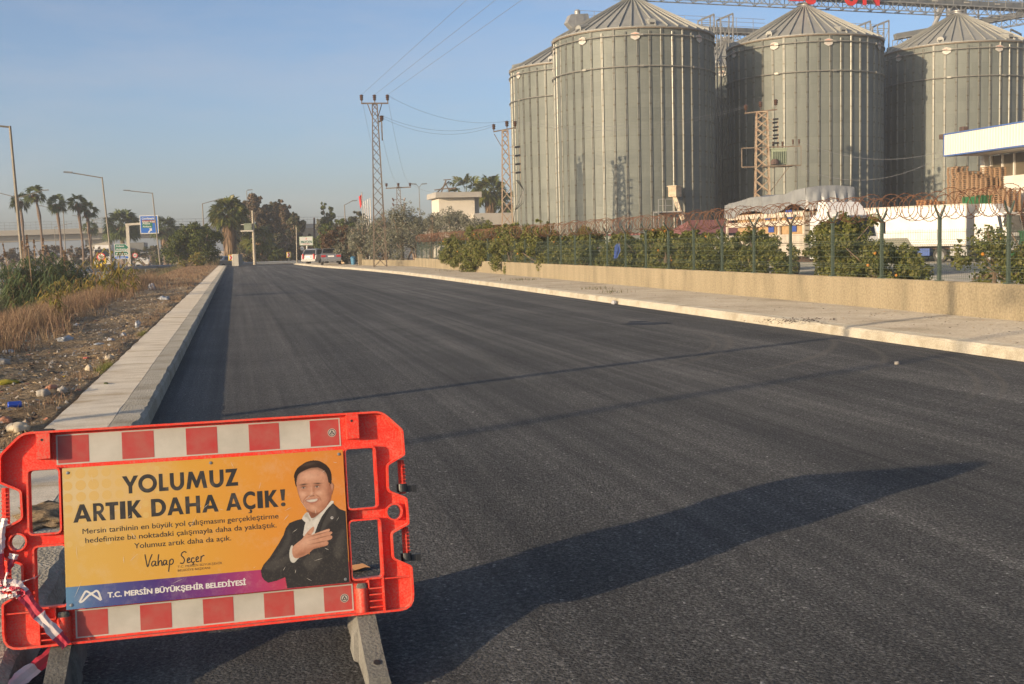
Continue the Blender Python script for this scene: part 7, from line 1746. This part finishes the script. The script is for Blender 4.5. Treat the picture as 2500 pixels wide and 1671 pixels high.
for i, (px, top, y, w, k_, lab) in enumerate(((580, 488, 165, 2.2, 0, 'dark slim tree just right of the big fan palm'), (628, 482, 170, 3.2, 1, 'tallest dark rusty tree of the far group'), (668, 495, 172, 3.0, 0, 'dark rounded tree in the middle of the far group'), (700, 500, 168, 2.8, 1, 'rusty tinged tree at the right of the far group'), (722, 528, 166, 1.8, 0, 'lowest dark tree at the right end of the far group'), (600, 560, 160, 3.0, 0, 'dark low tree behind the transformer pole'), (665, 575, 160, 3.6, 0, 'dark broad tree mass low in the far group'))):
    p = PY(px, top, y); h = p.z + .6; lob = []; rr = random.Random(i + 5)
    n_l = 9
    for j in range(n_l): u = j / (n_l - 1); lob.append(((rr.uniform(-w * .6, w * .6) * (1 - .5 * u), rr.uniform(-1, 1), h * (.1 + .8 * u)), (w * (.95 - .45 * u), w * .8, h * .13)))
    bush('dark_tree', lab, 'tree', (p.x, p.y, -.5), lob, 17000, .34, M_DK[k_], 320 + i, TG, 0, 1.5, 8, .5, .2, 6)
for px, top, y, w, m, lab in ((803, 499, 175, 1.3, L_GREEN, 'thin tree top standing left of the far lamp'), (850, 521, 165, 3.0, L_DARK, 'dark tree crown left of the flag poles'), (792, 535, 180, 2.6, L_OLIVE, 'pale hazy tree crown behind the company board'), (760, 598, 150, 2.0, L_DARKB, 'low brownish tree behind the round white sign')):
    p = PY(px, top, y); h = p.z
    lob = [((rr.uniform(-w * .6, w * .6), 0, h * (.5 + .42 * j / 5)), (w * .6, w * .6, h * .13)) for j in range(6)]
    bush('distant_tree', lab, 'tree', (p.x, p.y, -.2), lob, 7000, .34, m, 340 + int(px), 'trees far behind the parked cars', 0, 1.7, 5, .5, .14, 5)
p = PY(824, 560, 122); bush('green_tree', 'olive green tree crown behind the parked cars', 'tree', (p.x, p.y, 0), [((0, 0, 2.4), (2.6, 2, 1.9)), ((1.4, 0, 3.1), (1.9, 1.5, 1.2)), ((-1.5, 0, 1.9), (1.3, 1.3, 1.2)), ((3.4, 0, 3.0), (1.7, 1.2, 1.1))], 11000, .22, L_GREEN, 361, None, 0, 1.8, 16, .4, .12, 5)
p = PY(848, 648, 98.5); bush('brown_leaved_tree', 'leaning tree with purplish brown leaves over the saloon car', 'tree', (p.x, p.y, .1), [((-.9, 0, 2.35), (1.6, 1.4, .85)), ((.3, 0, 2.5), (1.2, 1.2, .8)), ((-1.5, 0, 1.9), (.9, .9, .55))], 8200, .14, L_BROWN, 362, None, 0, 1.8, 20, .4, .09, 5)
for i, (px, y, w, h, m, lab) in enumerate(((20, 170, 5, 3.0, L_DARKB, 'bare brownish shrub mass below the left end of the overpass'), (190, 172, 5, 3.1, L_DARKB, 'brownish shrub mass under the fourth palm'), (110, 176, 4, 3.4, L_DARKB, 'brownish shrub mass behind the reeds'), (360, 172, 4.5, 3.0, L_DARK, 'dark shrubs below the blue overhead sign'), (420, 150, 3, 2.6, L_GREEN, 'green shrub left of the broad green tree'), (655, 138, 2.6, 2.2, L_GREEN, 'pale green shrub in front of the dark trees'))):
    p = PY(px, 640, y); bush('roadside_shrub', lab, 'shrub', (p.x, p.y, -.5), [((0, 0, h * .5), (w, 1.5, h * .5)), ((w * .3, 0, h * .7), (w * .5, 1, h * .35))], 3600, .26, m, 370 + i, 'shrubs along the highway', 0, 1.8, 16, .35, .06, 8)

# ================================================================== REEDS AND GRASS
L_REED = leaf_mat('reed leaves', [(.1, .14, .055), (.13, .175, .065), (.08, .11, .05), (.2, .2, .07)], .35, .5)
L_REEDY = leaf_mat('yellow reed leaves', [(.3, .24, .05), (.18, .19, .05), (.4, .26, .05), (.14, .16, .05)], .3)
L_DRY = leaf_mat('dry grass', [(.27, .17, .1), (.22, .125, .08), (.34, .24, .14), (.2, .13, .07)], .25, .7)
L_WEED = leaf_mat('ditch weeds', [(.11, .105, .04), (.16, .135, .06), (.085, .085, .035), (.24, .18, .09)], .2, .6)
def reeds(label, cx, cy, rx, ry, n, h, m, seed, leaves=9, plumes=0, group='giant reeds in the ditch', dry_low=False, w0=.032):
    rng = np.random.default_rng(seed); t = thing('reed_clump', label, 'reeds', (cx, cy, ground_z(cx, cy)), 0, group); b = MB(); V = []
    for i in range(n):
        a, q = rng.uniform(0, 6.28), math.sqrt(rng.random()); x, y = rx * q * math.cos(a), ry * q * math.sin(a); z0 = ground_z(cx + x, cy + y) - ground_z(cx, cy); hh = h * rng.uniform(.6, 1.08) * (1 - .25 * q)
        lx, ly = rng.normal(0, .1) * hh + x * .16, rng.normal(0, .08) * hh
        def at_(u): return np.array([x + lx * u * u, y + ly * u * u, z0 + hh * u])
        b.tube([tuple(at_(u)) for u in (0, .4, .8, 1)], .013, 3, r2=.005)
        for j in range(leaves):
            u = rng.uniform(.18, 1.0); p0 = at_(u); az = rng.uniform(0, 6.28); L = rng.uniform(.45, .85) * (h / 3.2 + .2); d = np.array([math.cos(az), math.sin(az), 0])
            p1 = p0 + d * L * .42 + np.array([0, 0, L * .32]); p2 = p0 + d * L * .95 + np.array([0, 0, -L * rng.uniform(-.05, .4)]); s = np.array([-d[1], d[0], 0]) * w0 * rng.uniform(.6, 1.2)
            V += [p0 - s * .5, p0 + s * .5, p1 + s, p1 - s, p1 - s, p1 + s, p2 + s * .12, p2 - s * .12]
    np_mesh('leaves', V, 4, m, t); b.build('stalks', L_DRY, t)
    for i in range(plumes):
        V = []; x, y = rng.uniform(-rx, rx), rng.uniform(-ry, ry); hh = h * rng.uniform(1.0, 1.28); base = np.array([x, y, h * .5]); tip = np.array([x + rng.normal(0, .25), y, hh])
        s = np.array([.02, 0, 0]); V += [base - s, base + s, tip + s, tip - s]
        for j in range(26):
            u = rng.random(); p0 = tip + (tip - base) / np.linalg.norm(tip - base) * (u - .75) * .55; dd = rand_unit(rng, 1)[0] * .09 * (1 - u * .5); ss = np.array([.02, 0, .03]); V += [p0 - ss, p0 + dd, p0 + ss, p0 - dd]
        np_mesh('plume', V, 4, L_DRY, t)
p = PY(105, 700, 50); reeds('large green giant reed clump beside the nearest lamp', p.x + .1, 50, 1.55, 1.4, 200, 2.6, L_REED, 401, 16, 9)
p = PY(160, 690, 46); reeds('lower yellowish reeds at the right foot of the large clump', p.x, 46, 1.1, 1.0, 60, 1.6, L_REEDY, 402, 9, 0)
p = PY(268, 700, 39); reeds('thin half dry reed group in the middle of the verge', p.x, 39, .45, .5, 16, 1.75, L_REEDY, 403, 8, 0, w0=.03)
p = PY(310, 680, 41); reeds('single bent yellow reed with an orange leaf', p.x + .1, 41, .15, .2, 5, 1.5, L_REEDY, 404, 9, 0, w0=.035)
p = PY(125, 770, 27); reeds('small green reed tuft at the near ditch edge', p.x, 27, .2, .2, 7, .8, L_REEDY, 405, 8, 0, w0=.02)
def blades(name, pts, h, w, m, seed, bend=.35):
    rng = np.random.default_rng(seed); n = len(pts); pts = np.array(pts); az = rng.uniform(0, 6.28, n); hh = h * rng.uniform(.45, 1.25, n); s = np.stack([np.cos(az), np.sin(az), np.zeros(n)], 1) * (w * rng.uniform(.6, 1.3, n))[:, None]
    ln = rng.normal(0, bend, (n, 2)) * hh[:, None]; tip = pts + np.column_stack([ln[:, 0], ln[:, 1], hh]); mid = pts + np.column_stack([ln[:, 0] * .3, ln[:, 1] * .3, hh * .55])
    V = np.stack([pts - s, pts + s, mid + s * .7, mid - s * .7, mid - s * .7, mid + s * .7, tip + s * .1, tip - s * .1], 1); return tag(np_mesh(name, V.reshape(-1, 3), 4, m), kind='stuff')
rng = np.random.default_rng(77)
def scatter(n, xf, y0, y1, tufts=None, pw=1.5):
    out = []
    if tufts:
        cen = []
        for _ in range(tufts):
            y = y0 + (y1 - y0) * rng.random() ** pw; cen.append((xf(y), y))
        for _ in range(n):
            x, y = cen[rng.integers(tufts)]; x += rng.normal(0, .13 + y * .002); y += rng.normal(0, .16 + y * .004)
            if x < -1.7: out.append((x, y, ground_z(x, y) - .01))
    else:
        for _ in range(n):
            y = y0 + (y1 - y0) * rng.random() ** pw; x = xf(y); out.append((x, y, ground_z(x, y) - .01))
    return out
blades('dry_grass', scatter(46000, lambda y: rng.normal(-4.75, .5), 9, 62, 800, 1.3), .42, .006, L_DRY, 1)
blades('dry_grass', scatter(14000, lambda y: rng.uniform(-6.5, -1.9), 48, 112, 700, 1.0), .16, .012, L_DRY, 2)
blades('dry_grass', scatter(5000, lambda y: -1.72 - abs(rng.normal(0, .07)), 3, 80, 160, 1.3), .09, .004, L_DRY, 3)
blades('ditch_weeds', scatter(42000, lambda y: rng.uniform(-12.3, -5.2), 12, 105, 1100, 1.2), .52, .011, L_WEED, 4)
blades('ditch_weeds', scatter(9000, lambda y: rng.uniform(-12, 9), 119, 126, 260, 1.0), .6, .03, L_WEED, 5)
blades('dry_grass', scatter(6000, lambda y: rng.uniform(-12, 9), 118, 126.5, 200, 1.0), .45, .025, L_DRY, 6)
blades('green_grass', [(-1.66 - abs(rng.normal(0, .05)), y + rng.normal(0, .25), .1) for y in rng.choice([15.2, 15.6, 21.5], 500)], .09, .004, L_CIT, 7)
def pav_pts(n, px, py, sx, sy):
    c = GZ(px, py, .15); return [(c.x + rng.normal(0, sx), c.y + rng.normal(0, sy), .15) for _ in range(n)]
blades('green_grass', pav_pts(120, 1270, 685, .35, .5) + pav_pts(60, 1456, 707, .3, .3) + pav_pts(50, 1500, 715, .2, .25) + pav_pts(60, 1090, 662, .3, 1.0), .1, .008, L_WEED, 8)
# fine debris of straw, chips and scraps over the verge: nobody could count it
V, MI = [], []
M_DEB = [mat('straw scrap', (.32, .23, .13), .9), mat('bark scrap', (.09, .06, .04), .9), mat('stone chip', (.36, .31, .25), .9), mat('pale scrap', (.38, .35, .3), .8), mat('brick chip', (.4, .17, .1), .9)]
for _ in range(14000):
    y = 2.5 + 55 * rng.random() ** 2.0; x = -1.68 - (2.7) * rng.random(); z_ = ground_z(x, y) + .004; k_ = rng.choice(5, p=[.5, .22, .2, .055, .025])
    a = rng.uniform(0, 6.28); L = rng.uniform(.015, .075) * (1.7 if k_ == 0 else 1); w = L * (.09 if k_ == 0 else .25 if k_ == 1 else .6); d = np.array([math.cos(a), math.sin(a), rng.normal(0, .18)]) * L * .5; s = np.array([-math.sin(a), math.cos(a), rng.normal(0, .35)]) * w * .5
    c = np.array([x, y, z_ + .012 + (.01 if k_ > 1 else 0)]); V += [c - d * rng.uniform(.7, 1), c + s, c + d, c - s * rng.uniform(.6, 1.1)]; MI.append(k_)
tag(np_mesh('verge_debris', V, 4, M_DEB, mi=MI), kind='stuff')
# small clods, stones and twigs standing proud of the soil
V, MI = [], []
for _ in range(16000):
    y = 2.6 + 50 * rng.random() ** 2.1; x = -1.7 - 3.0 * rng.random() ** .9; z_ = ground_z(x, y) - .004; k_ = rng.choice(4, p=[.34, .2, .36, .1]); r_ = rng.uniform(.006, .024) ; a = rng.uniform(0, 6.28)
    el = 3.2 if k_ < 2 else 1.3; ca, sa = math.cos(a), math.sin(a); q = []
    for u_, v_ in ((-1, -.5), (1, -.6), (.9, .6), (-.8, .55)): u_ *= el * r_ * rng.uniform(.7, 1.2); v_ *= r_ * rng.uniform(.7, 1.2); q.append(np.array([x + u_ * ca - v_ * sa, y + u_ * sa + v_ * ca, z_]))
    top_ = np.array([x + rng.normal(0, .3) * r_, y + rng.normal(0, .3) * r_, z_ + r_ * rng.uniform(.7, 1.5)])
    for i in range(4): V += [q[i], q[(i + 1) % 4], top_]; MI.append(k_)
tag(np_mesh('verge_debris', V, 3, M_DEB, mi=MI), kind='stuff')
V, MI = [], []
for _ in range(2600):
    y = 8 + 70 * rng.random() ** 1.6; x = kerb_x(y) + .3 + (12.1 - kerb_x(y) - .3) * rng.random() ** .9; k_ = rng.choice(5, p=[.2, .2, .45, .1, .05]); a = rng.uniform(0, 6.28); L = rng.uniform(.01, .045)
    d = np.array([math.cos(a), math.sin(a), 0]) * L * .5; s = np.array([-math.sin(a), math.cos(a), .5]) * L * .3; c = np.array([x, y, .163]); V += [c - d, c + s, c + d, c - s * .8]; MI.append(k_)
for _ in range(260):
    c0 = GZ(1945, 785, .15); x, y = c0.x + rng.normal(0, .35), c0.y + rng.normal(0, .3); a = rng.uniform(0, 6.28); L = rng.uniform(.01, .05); d = np.array([math.cos(a), math.sin(a), 0]) * L * .5; s = np.array([-math.sin(a), math.cos(a), .4]) * L * .4; c = np.array([x, y, .165]); V += [c - d, c + s, c + d, c - s]; MI.append(1)
tag(np_mesh('pavement_debris', V, 4, M_DEB, mi=MI), kind='stuff')

# ================================================================== LITTER: every recognisable piece by itself
M_BAG = mat('white plastic bag', (.42, .42, .42), .4, col2=(.34, .34, .36), scale=9); M_CLEAR = mat('dull clear plastic', (.3, .31, .32), .3, col2=(.38, .39, .4), scale=14)
M_BRICK = mat('broken brick', (.42, .17, .09), .9, col2=(.5, .26, .16), scale=14); M_STONE = mat('pale stone', (.42, .38, .32), .9, col2=(.33, .29, .24), scale=9, bump=.6, bscale=20)
M_YCLOTH = mat('yellow rag', (.4, .32, .02), .8, col2=(.28, .22, .02), scale=20); M_CARD = mat('card scrap', (.5, .42, .3), .8); M_BCAN = mat('blue can print', (.03, .08, .42), .35, .3)
def lump(name, label, cat, p, size, m, seed, rough=.35, group=None, sub=3):
    import bmesh
    bm = bmesh.new(); bmesh.ops.create_icosphere(bm, subdivisions=sub, radius=1); r = random.Random(seed)
    ph = [r.uniform(0, 6) for _ in range(6)]
    for v in bm.verts:
        c = v.co; k_ = 1 + rough * (math.sin(5 * c.x + ph[0]) * math.sin(4 * c.y + ph[1]) + .5 * math.sin(9 * c.z + ph[2] + 6 * c.x)) * .6 + .35 * rough * math.sin(17 * c.x + 13 * c.y + ph[3]) * math.sin(15 * c.z + ph[4]) + r.uniform(-rough, rough) * .16
        v.co = Vector((c.x * size[0] * k_, c.y * size[1] * k_, max(-.6, c.z) * size[2] * k_))
    me_ = bpy.data.meshes.new(name); bm.to_mesh(me_); bm.free(); me_.materials.append(m); me_.polygons.foreach_set('use_smooth', [True] * len(me_.polygons)); o = link(name, me_); o.location = p; o.rotation_euler = (0, 0, r.uniform(0, 3)); return tag(o, label, cat, group)
def VG(px, py):
    """where the sight line through a photo position meets the shaped ground"""
    d = ray(px, py); t_ = 2.0
    while t_ < 120:
        p = Vector((0, 0, CAM_H)) + d * t_
        if p.z <= ground_z(p.x, p.y) + .005: return p
        t_ += .04
    return p
M_DSTONE = mat('weathered concrete lump', (.2, .185, .15), .9, col2=(.28, .26, .215), scale=5, bump=.6, bscale=20)
lit = [('plastic_bag', 'larger white plastic bag against the dry grass up the verge', 'plastic bag', 371, 708, (.22, .18, .24), M_BAG), ('plastic_bag', 'small white bag just left of the pavement middle', 'plastic bag', 301, 821, (.07, .06, .06), M_BAG),
       ('plastic_bag', 'bright white crumpled scrap below the small bag', 'plastic scrap', 270, 832, (.075, .05, .045), M_BAG), ('plastic_bag', 'white crumpled scrap at the foot of the dry grass', 'plastic scrap', 188, 795, (.09, .07, .04), M_BAG),
       ('plastic_bag', 'grey white crumpled bag in the middle of the dry litter', 'plastic bag', 160, 832, (.17, .1, .07), M_CLEAR), ('plastic_bottle', 'crumpled clear plastic bottle near the left picture edge', 'bottle', 22, 862, (.13, .07, .055), M_CLEAR),
       ('plastic_bag', 'clear plastic sheet against the pavement edge grass', 'plastic sheet', 336, 800, (.07, .08, .14), M_CLEAR), ('plastic_scrap', 'flat greyish plastic scrap left of the small bag', 'plastic scrap', 242, 842, (.14, .1, .03), M_CLEAR),
       ('plastic_bag', 'shredded pale plastic in the far litter by the pavement', 'plastic scrap', 400, 731, (.3, .2, .09), M_CLEAR), ('rag', 'yellow green rag lying at the left picture edge', 'rag', 18, 938, (.14, .09, .04), M_YCLOTH),
       ('brick', 'flat piece of broken orange brick in the near litter', 'brick', 125, 950, (.085, .05, .03), M_BRICK), ('brick', 'small brick fragment beside the pavement edge', 'brick', 192, 957, (.035, .03, .025), M_BRICK), ('brick', 'brick rubble lump at the barrier left corner', 'brick', 12, 1032, (.07, .05, .04), M_BRICK),
       ('stone', 'pale rounded stone right of the brick piece', 'stone', 153, 958, (.06, .045, .045), M_STONE), ('stone', 'rough pale stone left of the rounded one', 'stone', 107, 966, (.07, .05, .05), M_STONE), ('stone', 'brownish lump of stone near the left edge above the rag', 'stone', 6, 890, (.09, .07, .06), M_STONE),
       ('card_scrap', 'folded cream card scrap at the pavement edge', 'card', 217, 905, (.05, .04, .055), M_CARD), ('card_scrap', 'torn cream scrap just above the folded one', 'card', 268, 878, (.09, .05, .05), M_CARD), ('card_scrap', 'pale crumpled paper by the top left barrier corner', 'paper', 45, 1050, (.12, .08, .05), M_CARD),
       ('scrap', 'orange brown scrap in the middle of the near litter', 'scrap', 72, 868, (.07, .04, .015), M_BRICK), ('scrap', 'tiny turquoise scrap at the grass foot', 'scrap', 61, 834, (.03, .02, .02), mat('turquoise plastic', (.15, .4, .35), .5)), ('scrap', 'small red and white wrapper in the litter', 'wrapper', 210, 875, (.05, .04, .015), mat('faded red wrapper', (.5, .14, .1), .5)),
       ('scrap', 'small yellow wrapper above the folded card', 'wrapper', 158, 922, (.025, .02, .015), mat('yellow wrapper', (.6, .4, .03), .5)), ('stone', 'white lump of concrete in the ditch at the left edge', 'stone', 14, 706, (.3, .18, .1), M_DSTONE), ('stone', 'long pale concrete slab piece lying in the ditch', 'stone', 60, 717, (.6, .2, .07), M_DSTONE), ('stone', 'grey broken pipe end in the ditch right of the slab', 'stone', 99, 727, (.32, .12, .09), M_DSTONE)]
for i, (nm, lab, cat, px, py, sz, m) in enumerate(lit):
    p = VG(px, py)
    if m in (M_BAG, M_CLEAR): sz = tuple(q * .72 for q in sz)
    p.z += sz[2] * .35
    lump(nm, lab, cat, p, sz, m, 500 + i, .5 if 'bag' in nm else .3)
t = thing('drinks_can', 'blue drinks can lying in the near litter', 'can', tuple(VG(36, 996) + Vector((0, 0, .03))), .3); b = MB(); b.tube([(-.062, 0, 0), (-.055, 0, 0), (.055, 0, 0), (.062, 0, 0)], [.024, .033, .033, .024], 14); b.build('can_body', M_BCAN, t); b = MB(); b.tube([(.0625, 0, 0), (.063, 0, 0)], .022, 12); b.build('can_lid', M_RIM, t)
p = GZ(1499, 743.5, 0); lump('crumpled_paper', 'white crumpled cup lying at the right kerb', 'litter', p + Vector((0, 0, .04)), (.07, .06, .06), M_BAG, 600, .3)
p = GZ(2190, 891, 0); lump('stone', 'small pale stone alone on the asphalt', 'stone', p + Vector((0, 0, .015)), (.035, .025, .025), M_STONE, 601, .3)
p = GZ(868, 1398, 0); b = MB(); pts = [(-.06, -.03, .0), (-.02, -.055, .012), (.045, -.035, .02), (.075, .0, .006), (.04, .03, .022), (-.03, .035, .015)]; b.add([p + Vector((x, y, z_ + .012)) for x, y, z_ in pts] + [p + Vector((0, 0, .008))], [(i, (i + 1) % 6, 6) for i in range(6)])
tag(b.build('dry_leaf', mat('dry leaf', (.42, .22, .1), .7)), 'dry orange brown leaf on the asphalt behind the poster', 'leaf')
p = GZ(259, 938, .15); lump('leaf_clump', 'little dark green leaf clump on the left pavement', 'leaf', p + Vector((0, 0, .008)), (.05, .02, .012), mat('moss green', (.06, .07, .02), .8), 603, .3)
p = GZ(108, 1268, .15); lump('soil_heap', 'flat patch of brown soil on the pavement behind the barrier window', 'soil', p + Vector((0, 0, .012)), (.3, .13, .035), M_EARTH, 610, .4)
# oil spot and tar patches on the road
def puddle(px, py, sx, sy, seed, lab=None, m=None):
    p = GZ(px, py, 0); r = random.Random(seed); n = 26; z_ = .024 if p.x > 1 else .012
    z_ = .02 * min(1, max(0, (p.x + .86) / 4.4)) if p.x < 3.5 else .02 * (1 - (p.x - 3.5) / (kerb_x(p.y) - 3.5)); b = MB()
    b.add([(p.x + sx * math.cos(2 * math.pi * i / n) * r.uniform(.6, 1.15), p.y + sy * math.sin(2 * math.pi * i / n) * r.uniform(.6, 1.15), z_ + .006) for i in range(n)], [tuple(range(n))]); return tag(b.build('tar_patch', m), kind='structure')
M_TAR = mat('dark oil stain', (.018, .018, .018), .7, col2=(.03, .03, .029), scale=9)
puddle(1575, 792, .55, .35, 1, m=M_TAR); puddle(1558, 787, .22, .2, 3, m=M_TAR)
# ================================================================== HAZE: the thin evening air round the whole place
HAZE_DENSITY = .0007
b = MB(); b.box((60, 330, 17.2), (1100, 1000, 40.0 - 1.4))
hz = b.build('haze', []); hz['kind'] = 'stuff'
m = bpy.data.materials.new('evening haze'); m.use_nodes = True; N = m.node_tree.nodes; N.clear()
ho = N.new('ShaderNodeOutputMaterial'); pv = N.new('ShaderNodeVolumePrincipled'); pv.inputs['Color'].default_value = (.86, .9, .95, 1); pv.inputs['Density'].default_value = HAZE_DENSITY; pv.inputs['Anisotropy'].default_value = 0.0
m.node_tree.links.new(pv.outputs[0], ho.inputs['Volume']); hz.data.materials.append(m)
scene.cycles.volume_bounces = 0
bpy.context.view_layer.update()
